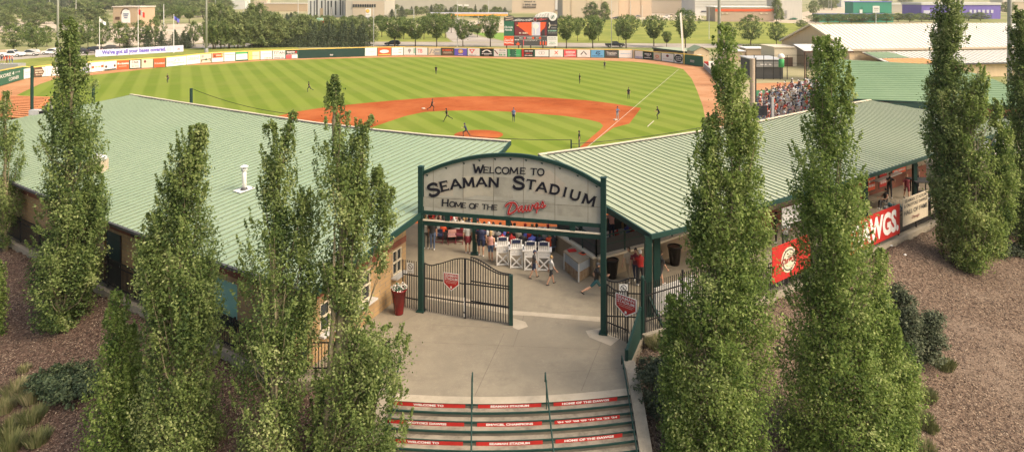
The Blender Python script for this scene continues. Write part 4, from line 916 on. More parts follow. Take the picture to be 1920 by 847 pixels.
planter('flower_planter', PZ(748, 588, 0), .19, .33, 1.12, mat('glazed_red', (.15, .009, .010), rough=.25, var=.15, spec=.5), 'tall glazed red pot with white flowers beside the ticket wall', 'white')
planter('dark_planter', PZ(1148, 521, 0), .20, .31, .95, mat('dark_glaze', (.010, .007, .006), rough=.4, var=.2), 'big dark brown planter behind the right sign post')
planter('dark_planter', PZ(1265, 496, 0), .24, .36, 1.0, MATS['dark_glaze'], 'big dark brown planter under the pavilion roof')
# information kiosk
kp = [PZ(1058, 506, 0), PZ(1085, 529, 0), PZ(1114, 512, 0)]; k4 = kp[0] + kp[2] - kp[1]; ks = thing('info_kiosk', 'square bar counter clad in pale blue and rusty metal beside the ramp', 'kiosk', kp[1].lerp(k4, .5))
fp = [(q.x, q.y) for q in (kp[1], kp[2], k4, kp[0])]
c_ = Vector((sum(p[0] for p in fp) / 4, sum(p[1] for p in fp) / 4)); gr = lambda s: [((Vector(p) - c_) * s + c_)[:] for p in fp]
M_rust = mat('rusty_metal', (.20, .12, .06), var=.4, scale=5, col2=(.34, .27, .19))
part('lower_cladding', ks, lambda mb: mb.prism(fp, .02, .48, M_rust)); part('upper_cladding', ks, lambda mb: mb.prism(gr(.99), .48, .92, mat('blue_sheet', (.30, .34, .38), var=.15, scale=2)))
part('counter_top', ks, lambda mb: mb.prism(gr(1.06), .92, .98, M_conc))
for i, p in enumerate(fp): part('corner_trim', ks, lambda mb: mb.box(((Vector(p) - c_) * 1.0 + c_)[:] + (.47,), (.07, .07, .90), P('ltgrey')))
mb = MB(); cc = Vector((c_.x, c_.y, .995)); mb.box(cc + Vector((.25, -.1, 0)), (.5, .34, .03), P('orange'), rz=.7); mb.box(cc + Vector((.25, -.1, .02)), (.36, .22, .02), BK, rz=.7); mb.build('menu_card', label='orange bordered black card lying on the kiosk counter', cat='card')
mb = MB(); mb.box(cc + Vector((-.35, .2, .02)), (.42, .3, .06), P('red'), rz=.2); mb.build('red_tray', label='red tray on the kiosk counter', cat='tray')
# ramps and low walls behind the kiosk
def lowwall(label, px, h, th=.3, z=0):
    w = [PZ(u, v, z) for u, v in px]; mb = MB(); t = thing('ramp_wall', label, 'wall', w[0])
    for a, b in zip(w, w[1:]): slope_wall(mb, a, b, -1.6, -1.6, z + h, z + h, th, mat('brown_render', (.26, .20, .13), var=.12, scale=2))
    mb.build('wall', t); part('coping', t, lambda mb: [mb.beam(a + Vector((0, 0, h + .05)), b + Vector((0, 0, h + .05)), th + .12, .10, P('cream')) for a, b in zip(w, w[1:])])
    return t, w
t, w1 = lowwall('pale capped low wall rising from the seats to the kiosk', [(1046, 470), (1118, 520)], .95)
t2, w2 = lowwall('pale capped wall along the ramp behind the walking couple', [(1118, 520), (1222, 492), (1330, 452)], .95)
def rail2(label, pts, z0, h=.95, m='green'):
    t = thing('guard_railing', label, 'railing', pts[0]); mb = MB()
    for a, b in zip(pts, pts[1:]):
        for z in (.5, h): mb.beam(a + Vector((0, 0, z0 + z)), b + Vector((0, 0, z0 + z)), .05, .05, P(m))
    mb.build('rail', t)
    for a, b in zip(pts, pts[1:]):
        n = max(1, round((b - a).length / 1.5))
        for i in range(n + 1): q = a.lerp(b, i / n); part('post', t, lambda mb: mb.box(q + Vector((0, 0, z0 + h / 2)), (.08, .08, h), P(m)))
        part('mesh_infill', t, lambda mb: mb.box(a.lerp(b, .5) + Vector((0, 0, z0 + .45)), ((b - a).length, .02, .75), P('charcoal'), ax=((b - a).normalized(), Vector((0, 0, 1)).cross((b - a).normalized()), Vector((0, 0, 1)))))
    return t
rail2('green railing with dark mesh on the wall beside the kiosk', w1, 1.05); rail2('green railing with dark mesh above the ramp wall under the pavilion', w2, 1.05)
# upper terrace strip with hand rails beyond
up = [PZ(1130, 470, 0), PZ(1330, 420, 0)]; rail2('upper green railing beside the standing spectators', [up[0] + Vector((0, 1, 0)), up[1]], .6)
panel('notice_board', 'small pale notice on the dark screen behind the couple', 'sign', PY(1188, 456, 37.2), Vector((.30, .1, 0)), Vector((0, 0, .28)), [('m', .1, .9, .6, .2, 'orange'), ('m', .1, .9, .3, .15, 'red')], 'cream')
# white fabric screen lying behind the fence
s0, s1 = PZ(1228, 594, 0), PZ(1292, 570, 0); dd = (s1 - s0).normalized(); panel('white_screen', 'low white screen board behind the iron fence right of the gate', 'screen', s0, dd * 2.6, Vector((0, 0, 1.25)), [], 'ltgrey', thick=.06)
mb = MB(); mb.beam(PZ(1214, 588, 0) + Vector((0, -.1, .9)), PZ(1243, 616, 0) + Vector((0, 0, .1)), .1, .12, G); mb.build('diagonal_brace', label='dark green diagonal brace at the foot of the big column', cat='brace')
# white tall slatted chairs
def tall_chair(label):
    t = thing('tall_deck_chair', label, 'chair', (0, 0, 0), 'tall white deck chairs'); m = P('white', .5); W_ = .30
    for x in (-W_, W_):
        part('leg', t, lambda mb: mb.beam((x, .30, 0), (x, .22, .82), .05, .08, m)); part('leg', t, lambda mb: mb.beam((x, -.32, 0), (x, -.24, .95), .05, .08, m)); part('armrest', t, lambda mb: mb.box((x * 1.15, 0, .98), (.12, .66, .04), m))
    part('seat', t, lambda mb: [mb.box((0, -.22 + i * .11, .72 + i * .008), (.58, .09, .03), m) for i in range(5)])
    part('backrest', t, lambda mb: [mb.box((-.25 + i * .1, -.27 - .0, 1.12), (.085, .03, .80 - abs(i - 2.5) * .05), m) for i in range(6)] + [mb.box((0, -.30, 1.0), (.6, .03, .08), m)])
    part('name_plate', t, lambda mb: mb.box((0, -.31, 1.38), (.44, .03, .17), P('navy')))
    part('back_brace', t, lambda mb: (mb.beam((-W_, -.33, .05), (W_, -.26, .62), .04, .06, m), mb.beam((W_, -.345, .05), (-W_, -.275, .62), .04, .06, m), mb.box((0, -.27, .68), (.6, .05, .07), m), mb.box((0, -.33, .06), (.6, .05, .06), m)))
    return t
ch = None
for i, (u, v) in enumerate([(942, 493), (968, 498), (995, 502), (1020, 503)]):
    lab = '%s tall white slatted deck chair with navy name plate' % ['leftmost', 'second from left', 'third from left', 'rightmost'][i]
    if ch is None: ch = tall_chair(lab); ch.location = PZ(u, v, 0); ch.rotation_euler = (0, 0, R(4)); T_ = [(c, kids(c)) for c in kids(ch)]
    else: dup(ch, PZ(u, v, 0), R(4 - 3 * i), lab, tree=T_)
def fold_chair(label, loc, rz, cush):
    t = thing('folding_chair', label, 'chair', (0, 0, 0), 'folding chairs behind the gate'); m = P('maroon')
    for x in (-.22, .22):
        part('leg', t, lambda mb: mb.beam((x, -.24, 0), (x, .2, .46), .03, .03, m)); part('leg', t, lambda mb: mb.beam((x, .24, 0), (x, -.22, .84), .03, .03, m))
    part('seat', t, lambda mb: mb.box((0, 0, .46), (.46, .42, .05), P(cush))); part('backrest', t, lambda mb: mb.box((0, -.22, .76), (.46, .03, .2), P(cush))); part('crossbar', t, lambda mb: (mb.box((0, .2, .12), (.44, .03, .03), m), mb.box((0, -.18, .12), (.44, .03, .03), m)))
    t.location = loc; t.rotation_euler = (0, 0, rz); return t
fold_chair('folding chair with pink cushion behind the left gate', PZ(847, 456, 0), .2, 'pink'); fold_chair('dark folding chair left of the pink cushioned one', PZ(823, 455, 0), 0, 'navy'); fold_chair('empty folding chair right of the pink cushioned one', PZ(862, 455, 0), -.15, 'maroon')
# ================================================================ outfield fence with its advertising boards
FW = [(u, PZ(u, vb, FZ), (vb - vt) / (vb - VH) * (HC - FZ)) for u, vb, vt in FENCE]    # (u, foot, height)
def fence_at(u):
    for (ua, pa, ha), (ub, pb, hb_) in zip(FW, FW[1:]):
        if ua <= u <= ub:
            # intersection of the view plane through u with the fence run, in plan
            k = (u - CX) / F; d = pb - pa; t = (k * pa.y - pa.x) / (d.x - k * d.y); return pa + d * t, ha + (hb_ - ha) * t
    return FW[-1][1], FW[-1][2]
of = thing('outfield_fence', 'long curved outfield fence with yellow top pipe', 'fence', (0, 170, FZ))
mb = MB(); my = MB()
for (ua, pa, ha), (ub, pb, hb_) in zip(FW, FW[1:]):
    slope_wall(mb, pa, pb, FZ, FZ, FZ + ha - .12, FZ + hb_ - .12, .12, P('fgreen'))
    my.beam(pa + Vector((0, 0, ha - .06)), pb + Vector((0, 0, hb_ - .06)), .22, .18, P('yellow'))
mb.build('wall', of); my.build('top_pipe', of)
mb = MB(); u = -50
while u < 1318: p, h = fence_at(u); mb.box(p + Vector((0, .15, h / 2)), (.1, .1, h), P('grey')); u += 12.5
mb.build('posts', of, kind='stuff')
def ad(u0, u1, bg, lab, els, top=.16, bot=.12):
    p, h0 = fence_at(u0 + .4); q, h1_ = fence_at(u1 - .4); h = min(h0, h1_) - top - bot; n = Vector((q.y - p.y, -(q.x - p.x), 0)).normalized()
    # stand the board clear of any bend of the fence
    panel('advertising_board', lab + ' on the outfield fence', 'billboard', p + n * .14 + Vector((0, 0, bot)), q - p, Vector((0, 0, h)), els, bg, thick=.04, layer=.012, group='advertising boards on the outfield fence')
T = lambda s, cx, cy, w, h, c, sl=0: ('t', s, cx, cy, w, h, c, sl)
ad(-40, 40, 'fgreen', 'big green board reading KORE 4 CORNER', [T('KORE 4', .62, .70, .34, .28, 'white'), T("(1+14)", .88, .70, .12, .16, 'white'), T('CORNER', .78, .30, .26, .26, 'white')])
ad(43, 61, 'white', 'narrow white board with faint lines just left of the dark post', [('m', .1, .9, .6, .1, 'ltgrey'), ('m', .1, .9, .4, .08, 'ltblue')])
ad(63, 84, 'brown', 'dark brown board with arrow end', [('p', [(.72, 0), (1, 0), (1, 1), (.72, 1), (.95, .5)], 'white'), ('m', .1, .8, .7, .14, 'cream'), ('m', .1, .85, .45, .16, 'cream'), ('m', .15, .8, .2, .10, 'cream')])
ad(84, 117, 'white', 'white board with two small crests', [('c', .4, .55, .07, .2, 'ltgrey'), ('c', .7, .55, .07, .2, 'ltgrey'), ('r', .12, .2, .14, .8, 'grey'), ('c', .93, .4, .05, .18, 'black'), ('m', .3, .8, .2, .07, 'grey')])
ad(117, 147, 'cream', 'cream board behind the poplar top', [('m', .1, .9, .5, .2, 'grey')])
ad(148, 170, 'lav', 'bluish white board with dark capitals', [T('KNRG', .5, .68, .7, .26, 'dkgrey'), ('m', .1, .9, .3, .1, 'ltblue')])
ad(170, 194, 'white', 'white board with two orange squares', [('r', .02, .35, .22, .62, 'orange'), ('r', .78, .38, .97, .65, 'orange'), ('m', .3, .72, .5, .16, 'gold')])
ad(194, 218, 'white', 'white board with dark round mark and black bottom line', [('c', .16, .42, .1, .16, 'dkgrey'), ('c', .85, .45, .09, .16, 'brown'), ('r', .02, .02, .98, .14, 'black')])
ad(218, 242, 'orange', 'red orange board with white square and white lettering, leftmost red one', [('r', .08, .55, .2, .74, 'white'), ('m', .25, .95, .62, .2, 'white'), ('m', .2, .8, .32, .08, 'cream')])
ad(243, 264, 'white', 'white board reading Click in a black frame', [('r', 0, 0, 1, .06, 'black'), ('r', 0, .94, 1, 1, 'black'), ('r', 0, 0, .03, 1, 'black'), ('r', .97, 0, 1, 1, 'black'), T('Click', .5, .74, .66, .26, 'black'), ('m', .15, .85, .48, .12, 'ltgrey'), T('the Drop', .5, .24, .7, .2, 'orange')])
ad(265, 287, 'cream', 'cream board with small maroon round crest', [('c', .3, .72, .1, .16, 'maroon'), ('m', .5, .9, .68, .14, 'ltgrey'), ('m', .2, .9, .3, .08, 'ltgrey')])
ad(288, 310, 'orange', 'red orange board with one white word, right of the crest board', [T('S Scotland', .5, .45, .86, .18, 'white')])
ad(311, 349, 'white', 'wide white board with grey arch logo', [('s', [(.42, .55), (.45, .75), (.55, .8), (.62, .7), (.62, .5)], .05, 'grey'), ('m', .05, .4, .5, .25, 'ltgrey'), ('m', .3, .9, .3, .08, 'gold'), ('m', .6, .95, .75, .08, 'ltgrey')])
ad(349, 375, 'white', 'white board reading GREENS in pale grey', [T('GREENS', .5, .62, .88, .36, 'tan'), ('m', .2, .9, .28, .06, 'ltblue')])
ad(375, 396, 'cream', 'cream board with a black bench drawing', [('c', .2, .74, .12, .16, 'grey'), ('s', [(.05, .32), (.95, .40)], .08, 'black'), ('s', [(.1, .08), (.1, .4)], .06, 'black'), ('s', [(.9, .1), (.9, .46)], .06, 'black'), ('c', .5, .36, .08, .14, 'fgreen')])
ad(397, 419, 'white', 'white board with an orange upper plate', [('r', .03, .45, .95, .98, 'orange'), ('p', [(.1, .55), (.25, .9), (.35, .55)], 'brown'), ('m', .35, .85, .72, .16, 'cream'), ('c', .87, .75, .07, .2, 'gold')])
ad(420, 441, 'white', 'white board with a thin grey frame across its top', [('r', .05, .72, .95, .80, 'grey'), ('m', .15, .85, .45, .1, 'ltgrey')])
ad(442, 464, 'white', 'white board under a green band', [('r', 0, .78, 1, 1, 'kgreen'), ('r', 0, 0, 1, .1, 'fgreen'), ('m', .2, .8, .5, .1, 'ltgrey')])
ad(465, 487, 'yellow', 'yellow board with a pale middle', [('r', .35, .04, .98, .96, 'cream'), ('m', .1, .9, .5, .1, 'tan')])
ad(488, 510, 'white', 'white board with pale grey script', [('m', .1, .9, .65, .12, 'ltgrey'), ('m', .35, .95, .15, .16, 'tan')])
ad(511, 535, 'white', 'white board reading TITAN', [T('TITAN', .5, .72, .9, .32, 'dkgrey'), ('m', .1, .95, .42, .12, 'grey'), ('m', .1, .95, .14, .2, 'grey')])
ad(536, 558, 'white', 'black, red and white board left of the green wall', [('r', 0, .45, 1, 1, 'black'), ('r', 0, 0, .5, .42, 'rose'), ('m', .06, .75, .76, .2, 'white'), ('r', .8, .64, .96, .88, 'red'), ('m', .06, .94, .56, .07, 'white')])
ad(559.5, 683.5, 'green', 'long plain dark green centre field board with 400 mark', [T('400', .49, .26, .05, .18, 'white')], .12)
ad(684, 707, 'white', 'white board right of the green centre field wall', [('m', .3, .8, .5, .08, 'ltgrey')])
ad(708, 733, 'orange', 'red orange board with a white oval', [('c', .5, .52, .36, .22, 'white'), ('c', .5, .52, .26, .12, 'lav'), ('r', .05, .04, .95, .14, 'yellow')])
ad(734, 756, 'white', 'white board with small black words at its right', [('m', .6, .9, .7, .1, 'black'), ('m', .6, .9, .35, .1, 'black'), ('m', .1, .5, .3, .05, 'ltgrey')])
ad(757, 779, 'white', 'white board with a grey tree crest', [('c', .5, .6, .14, .22, 'grey'), ('r', .46, .2, .54, .4, 'grey'), ('r', .85, .2, 1, .9, 'mint')])
ad(780, 802, 'white', 'white board with red initials', [T('TB', .35, .55, .42, .5, 'rose')])
ad(803, 827, 'cream', 'cream board with grey lion drawing', [('s', [(.1, .15), (.3, .8), (.5, .5), (.35, .3), (.6, .2)], .1, 'grey'), ('r', .5, .05, 1, .85, 'grey'), ('m', .55, .95, .5, .2, 'cream')])
ad(828, 851, 'brown', 'dark brown board with a red line of lettering', [('m', .08, .92, .68, .2, 'orange'), ('m', .15, .9, .4, .12, 'cream'), ('m', .15, .9, .2, .1, 'tan')])
ad(852, 876, 'purple', 'violet board with a golden ring', [('c', .5, .55, .2, .28, 'gold'), ('c', .5, .55, .1, .14, 'cream'), ('m', .3, .7, .12, .08, 'white'), ('r', 0, .88, 1, 1, 'lav')])
ad(877, 900, 'white', 'white board with a red triangle', [('p', [(.1, .86), (.62, .86), (.36, .25)], 'rose'), ('c', .36, .66, .1, .12, 'white'), ('m', .1, .75, .1, .06, 'dkgrey')])
ad(901, 925, 'black', 'black board with a white arched hill logo', [('s', [(.15, .5), (.35, .74), (.5, .8), (.65, .74), (.85, .5)], .13, 'white'), ('m', .1, .92, .32, .14, 'white'), ('m', .3, .7, .14, .08, 'white')])
ad(926, 951, 'white', 'white board with rows of green print', [('s', [(.05, .8), (.3, .3)], .08, 'maroon'), ('m', .42, .9, .82, .12, 'black'), ('m', .4, .92, .52, .12, 'mint'), ('m', .4, .92, .22, .24, 'kgreen')])
ad(952, 977, 'kgreen', 'bright green board reading KC', [T('KC', .45, .66, .36, .42, 'cream'), ('m', .12, .9, .25, .08, 'mint')])
ad(978, 1001, 'black', 'black board with a red left edge', [('r', 0, 0, .16, 1, 'red'), ('m', .25, .92, .76, .14, 'white'), ('m', .25, .92, .46, .12, 'rose'), ('m', .25, .92, .18, .12, 'white')])
ad(1003, 1029, 'white', 'white board with interlocked grey loops', [('s', circ(.40, .52, .12, .2), .03, 'grey'), ('s', circ(.58, .52, .12, .2), .03, 'grey'), ('r', 0, 0, 1, .05, 'brown'), ('r', 0, .95, 1, 1, 'brown')])
ad(1030, 1056, 'white', 'white board with an orange cross mark', [('s', [(.38, .8), (.62, .35)], .06, 'orange'), ('s', [(.38, .35), (.62, .8)], .06, 'orange'), ('m', .15, .85, .1, .07, 'grey')])
ad(1057, 1081, 'rose', 'pinkish red board with white brush lettering', [('m', .15, .9, .66, .26, 'white'), ('m', .2, .8, .38, .12, 'white'), ('s', [(.05, .1), (.95, .25)], .08, 'white')])
ad(1082, 1107, 'white', 'white board with a black chevron', [('s', [(.28, .35), (.5, .8), (.72, .35)], .10, 'black'), ('m', .3, .7, .14, .05, 'grey')])
ad(1108, 1133, 'ltblue', 'sky blue board with a dark swirl', [('s', [(.7, .75), (.45, .75), (.38, .5), (.6, .38), (.68, .52), (.5, .6)], .09, 'navy'), ('m', .08, .92, .2, .1, 'navy')])
ad(1134, 1159, 'dkgrey', 'dark grey board reading Titanium', [T('Titanium', .5, .62, .78, .28, 'white'), ('m', .2, .8, .36, .12, 'ltgrey'), ('r', 0, 0, 1, .12, 'brown')])
ad(1160, 1186, 'white', 'white board with one pale blue word', [('m', .12, .9, .52, .08, 'ltblue')])
ad(1191, 1206, 'white', 'narrow white board with a grey violet foot', [('r', 0, 0, 1, .3, 'lav'), ('m', .1, .9, .16, .08, 'navy')])
ad(1207, 1224, 'black', 'black board with slanted white lettering', [('m', .12, .9, .7, .2, 'white'), ('c', .55, .5, .2, .14, 'grey'), ('m', .1, .9, .2, .12, 'white')])
ad(1226, 1240, 'cream', 'small cream board with an orange ring', [('c', .5, .5, .24, .2, 'orange'), ('c', .5, .5, .14, .12, 'cream'), ('m', .1, .9, .15, .08, 'rose')])
ad(1241, 1264, 'white', 'white board with a maroon pot emblem', [('c', .5, .7, .12, .17, 'maroon'), ('m', .15, .9, .3, .07, 'tan')])
ad(1265, 1281, 'white', 'white board with a round black badge next to the foul pole', [('c', .5, .5, .5, .46, 'black'), ('m', .2, .85, .68, .1, 'white'), ('m', .15, .9, .5, .1, 'white'), ('m', .2, .85, .3, .1, 'white')])
ad(1285, 1317, 'fgreen', 'dark green board with white 320 mark beyond the foul pole', [('r', .32, .28, .56, .52, 'ltgrey'), ('t', '320', .44, .4, .2, .16, 'green', 0)])
p, h = fence_at(1188.5); mb = MB(); mb.box(p + Vector((0, -.1, h / 2)), (.5, .3, h + .1), P('tan')); mb.build('fence_pier', label='tan pier in the outfield fence between two white boards', cat='pier')
# foul pole with screen
fpq = PZ(1282.5, 121, FZ); fp_ = thing('foul_pole', 'yellow and white right field foul pole with mesh wing', 'pole', fpq)
part('pole', fp_, lambda mb: (mb.tube([fpq, fpq + Vector((0, 0, 2.6))], .11, P('yellow'), 8), mb.tube([fpq + Vector((0, 0, 2.6)), fpq + Vector((-.6, 0, 11.8))], .09, P('cream'), 8)))
part('mesh_wing', fp_, lambda mb: mb.poly([fpq + Vector((-.1, -.1, 3)), fpq + Vector((-.42, -.1, 3.0)), fpq + Vector((-1.0, -.1, 11.6)), fpq + Vector((-.66, -.1, 11.6))], P('white')))
# ---------------------------------------------------------------- scoreboard
YS = 196.0
def at(u, v, Y=YS): return PY(u, v, Y)
sb = thing('scoreboard', 'big colourful scoreboard with video screen behind the outfield fence', 'scoreboard', at(995, 95))
def spn(nm, u0, v0, u1, v1, bg, els, off=0.0, lab=None, lay=.03):
    o = at(u0, v1, YS - off); return panel(nm, lab, None, o, Vector((at(u1, v1, YS - off).x - o.x, 0, 0)), Vector((0, 0, at(u0, v0, YS - off).z - o.z)), els, bg, thick=.12, layer=lay, parent=sb)
spn('backing', 944.8, 33, 1045.2, 86, 'charcoal', [])
spn('title_board', 963, 33, 1028, 41.5, 'charcoal', [T('Home of the', .30, .46, .52, .62, 'white', .35), ('c', .62, .52, .055, .62, 'grey'), ('c', .62, .52, .04, .45, 'maroon'), T('Dawgs', .80, .54, .29, .8, 'fgreen', .4), T('Dawgs', .80, .54, .27, .62, 'rose', .4)], .20)
spn('side_board', 944.8, 40, 963.5, 68, 'fgreen', [T('Okotoks', .48, .60, .84, .15, 'white', .3), T('Honda', .46, .42, .72, .15, 'white', .3)], .22)
mb = MB(); q = [at(946, 40, YS - .3), at(963, 38, YS - .3), at(963, 31, YS - .3), at(956, 29, YS - .3), at(947, 33, YS - .3)]; mb.poly(q, P('dkgrey')); 
for v0 in (32.2, 36.0): mb.poly([at(948, v0 + 2.6, YS - .36), at(962, v0 + .6, YS - .36), at(962, v0 - 1, YS - .36), at(948, v0 + .8, YS - .36)], P('beige'))
mb.build('slatted_plate', sb)
spn('side_board', 944.8, 68, 963.5, 86, 'orange', [T('Coca-Cola', .5, .58, .86, .28, 'white', .35), ('s', [(.03, .36), (.3, .26), (.6, .3), (.97, .24)], .07, 'white'), ('r', 0, 0, 1, .13, 'red')], .22)
spn('video_screen', 965, 41.5, 1025, 67.5, 'maroon', [('p', [(.10, .95), (.98, .98), (.95, .62), (.82, .30), (.72, .02), (.48, .02), (.30, .35), (.12, .66)], 'orange'), ('r', .54, .02, .80, .98, 'lav'), ('r', .53, .02, .56, .98, 'cream'), ('c', .66, .7, .09, .2, 'white'), ('r', .63, .1, .67, .9, 'white'), ('m', .14, .44, .2, .12, 'cream'), ('c', .09, .75, .03, .05, 'gold'), ('r', .86, .0, .94, .45, 'charcoal')], .24)
bpy.context.view_layer.update()
spn('side_board', 1026, 41.5, 1045.2, 67.5, 'charcoal', [('s', [(.15, .55), (.28, .75), (.18, .95)], .1, 'cream'), ('m', .35, .95, .76, .07, 'beige'), ('m', .4, .9, .56, .05, 'ltgrey'), ('m', .08, .95, .36, .12, 'mint'), ('m', .08, .95, .2, .04, 'ltgrey')], .22)
spn('side_board', 1026, 68.5, 1045.2, 87, 'white', [('m', .1, .92, .84, .1, 'grey'), ('m', .1, .9, .7, .08, 'grey'), ('m', .15, .9, .5, .06, 'ltgrey'), ('m', .3, .75, .36, .05, 'kgreen'), ('m', .2, .85, .24, .1, 'grey')], .22)
spn('count_board', 963.5, 68, 1025.5, 86, 'dkgrey', [('r', 0, .96, 1, 1, 'ltgrey'), T('BALL', .22, .80, .10, .13, 'white'), ('c', .33, .8, .035, .12, 'rose'), T('STRIKE', .47, .80, .15, .13, 'white'), ('c', .58, .8, .035, .12, 'orange'), T('OUT', .70, .80, .09, .13, 'white'), ('c', .79, .8, .035, .12, 'orange'), ('r', .17, .62, .82, .645, 'cream'),
    T('1 2 3 4 5 6 7 8 9 10', .50, .53, .40, .10, 'white'), T('R', .80, .5, .02, .12, 'white'), T('H', .885, .5, .02, .12, 'white'), T('E', .965, .5, .02, .12, 'white'), ('r', .785, .08, .825, .44, 'orange'), ('r', .87, .08, .905, .44, 'orange'), ('r', .945, .08, .985, .44, 'orange'), ('m', .03, .16, .62, .1, 'white'),
    ('p', [(.06, .06), (.1, .2), (.04, .22), (.1, .28), (.12, .42), (.15, .28), (.21, .22), (.15, .2), (.19, .06)], 'orange'), ('r', .28, .04, .30, .60, 'rose')], .22)
mb = MB()
q = [(1002, 33.5), (1045, 33.5), (1044, 27), (1036, 23.5), (1024, 22.5), (1012, 24.5), (1004, 29)]; mb.poly([at(u, v, YS - .1) for u, v in q], P('white'))
for i, u in enumerate(range(1006, 1040, 5)): mb.tube([at(u, 33, YS - .2), at(u + 3, 25 if 2 < i < 6 else 27, YS - .2)], .12, P('ltgrey'), 5)
mb.build('white_arch', sb)
mb = MB(); mb.poly([at(1036.3 + 7.2 * math.cos(t), 32.5 + 7.2 * math.sin(t), YS - .45) for t in [2 * math.pi * i / 24 for i in range(24)]], P('white')); mb.poly([at(1036.3 + 4.2 * math.cos(t), 32.5 + 4.2 * math.sin(t), YS - .5) for t in [2 * math.pi * i / 24 for i in range(24)]], P('ltgrey'))
for q in ribbon([(1034, 35.5), (1038.5, 29.5)], 1.6): mb.poly([at(a, b, YS - .55) for a, b in q], P('fgreen'))
mb.build('round_emblem', sb)
for u in (950, 972.5, 979, 995, 1018, 1041): p = at(u, 86); mb = MB(); mb.box((p.x, YS + .2, (p.z + FZ) / 2 + 2), (.35, .35, p.z - FZ + 4), P('brown')); mb.build('post', sb)
# long raised banner board
def board2(name, lab, u0, v0t, v0b, u1, v1t, Y0, Y1, els, bg, posts):
    a, b, c = PY(u0, v0b, Y0), PY(u1, v0b, Y1), PY(u0, v0t, Y0)
    b = PY(u1, 97, Y1); t = thing(name, lab, 'billboard', a); ex = b - a; ex.z = 0; ez = Vector((0, 0, c.z - a.z))
    return t, a, ex, ez
t = thing('raised_billboard', "long white billboard reading We've got all your bases covered.", 'billboard', PY(260, 108, 176))
a = PY(179, 107, 172.0); z0 = a.z; Yb = (HC - z0) * F / (97 - VH); b = PY(344, 97, Yb); hz = 13 / F * 172
panel('board', None, None, a, b - a, Vector((0, 0, hz)), [('t', "We've got all your bases covered.", .425, .50, .72, .80, 'purple', 0, 0, .045), ('s', circ(.825, .5, .022, .28), .006, 'ltgrey'), ('r', .81, .46, .84, .54, 'ltgrey'), ('s', [(.925, .35), (.94, .6), (.955, .35)], .008, 'orange'), ('c', .94, .45, .006, .06, 'orange')], 'lav', thick=.2, parent=t, layer=.03)
for i in range(6): q = a.lerp(b, .03 + .188 * i); part('post', t, lambda mb: mb.box((q.x, q.y + .3, (q.z + FZ) / 2 + .3), (.2, .2, q.z - FZ + .6), P('fgreen')))
# flags on white poles
def flag(u, vt, vb, Y, lab, fl, label2):
    b_ = PY(u, vb, Y); b_.z = FZ; tp = PY(u, vt, Y); t = thing('flagpole', lab, 'flagpole', b_); part('pole', t, lambda mb: (mb.tube([b_, tp], [.11, .06], P('white'), 7), mb.ell(tp, (.13, .13, .13), P('white'), 6, 5)))
    mb = MB(); w, h, cols = fl
    for i in range(8):
        for j, c in enumerate(cols):
            x0, x1 = i / 8, (i + 1) / 8; k = len(cols); yA, yB = j / k, (j + 1) / k
            g = lambda x, y: tp + Vector((.1 + w * x * .82, .25 * math.sin(x * 7), -.25 - h * y - w * x * .55 * (fl[2] is not cols or 1) * .9 - .1 * math.sin(x * 9)))
            mb.poly([g(x0, yA), g(x1, yA), g(x1, yB), g(x0, yB)], P(c(i) if callable(c) else c))
    mb.build('flag', t)
flag(186.5, 33, 112, 178, 'white flagpole with drooping white flag, leftmost of the three', (1.8, .9, ['white', 'white']), '')
flag(259, 15.5, 110, 182, 'tallest white flagpole with red and white maple flag', (1.9, 1.4, [lambda i: 'red' if i < 2 or i > 5 else 'white'] * 2), '')
flag(325.8, 28.5, 103, 184, 'white flagpole with blue flag, right of the red flag', (1.6, 1.0, ['blue', 'purple']), '')
# floodlight masts
def mast(u, vb, Y, r, lab, z1=33, m='grey', zb=FZ, cat='light pole'):
    b_ = PY(u, vb, Y); b_.z = zb; t = thing('floodlight_mast', lab, cat, b_)
    part('pole', t, lambda mb: mb.tube([b_, (b_.x, b_.y, z1)], [r, r * .55], mat('galvanised', (.34, .35, .31), rough=.5, var=.06), 10), smooth=True)
    part('base', t, lambda mb: mb.lathe(b_, [(r * 1.7, 0), (r * 1.7, .9), (r * 1.3, 1.1)], P('grey'), 10))
    part('crossarm', t, lambda mb: [mb.box((b_.x, b_.y, z1 - .5 - 1.3 * i), (4.2, .15, .15), P('grey')) for i in range(3)])
    part('lamps', t, lambda mb: [mb.box((b_.x - 1.8 + .6 * j, b_.y - .25, z1 - .5 - 1.3 * i), (.42, .3, .42), P('ltgrey')) for i in range(3) for j in range(7)])
    return t
mast(108.5, 118, 160, .30, 'tall grey floodlight mast behind the left end of the fence'); mast(387, 98, 186, .30, 'tall grey floodlight mast left of the green wall, before the grove')
mast(1348.5, 150, 118, .32, 'thick grey floodlight mast rising behind the bright poplar'); mast(1893, 158, 82, .30, 'thick pale mast at the far right above the green roof')
mb = MB(); q = PY(1411, 110, 72); mb.tube([(q.x, q.y, FZ), (q.x, q.y, q.z)], .27, P('beige'), 10); mb.tube([(q.x + .31, q.y - .1, FZ), (q.x + .31, q.y - .1, q.z + .1)], .06, BK, 6); mb.build('concrete_mast', label='thick concrete mast beside the packed stand, ending below the containers', cat='mast')
def pole(u, vt, vb, lab, r=.09, arm=0, name='street_lamp', Y=None, cat='street lamp', m='ltgrey'):
    Y = Y or (HC - FZ) * F / (vb - VH); b_ = PY(u, vb, Y); b_.z = FZ; tp = PY(u, vt, Y); t = thing(name, lab, cat, b_, )
    part('pole', t, lambda mb: mb.tube([b_, tp], [r, r * .7], P(m), 6))
    if arm: part('lamp_head', t, lambda mb: (mb.beam(tp, tp + Vector((arm, 0, .1)), .1, .1, P(m)), mb.box(tp + Vector((arm, 0, .05)), (.7, .3, .14), P('ltgrey'))))
    return t
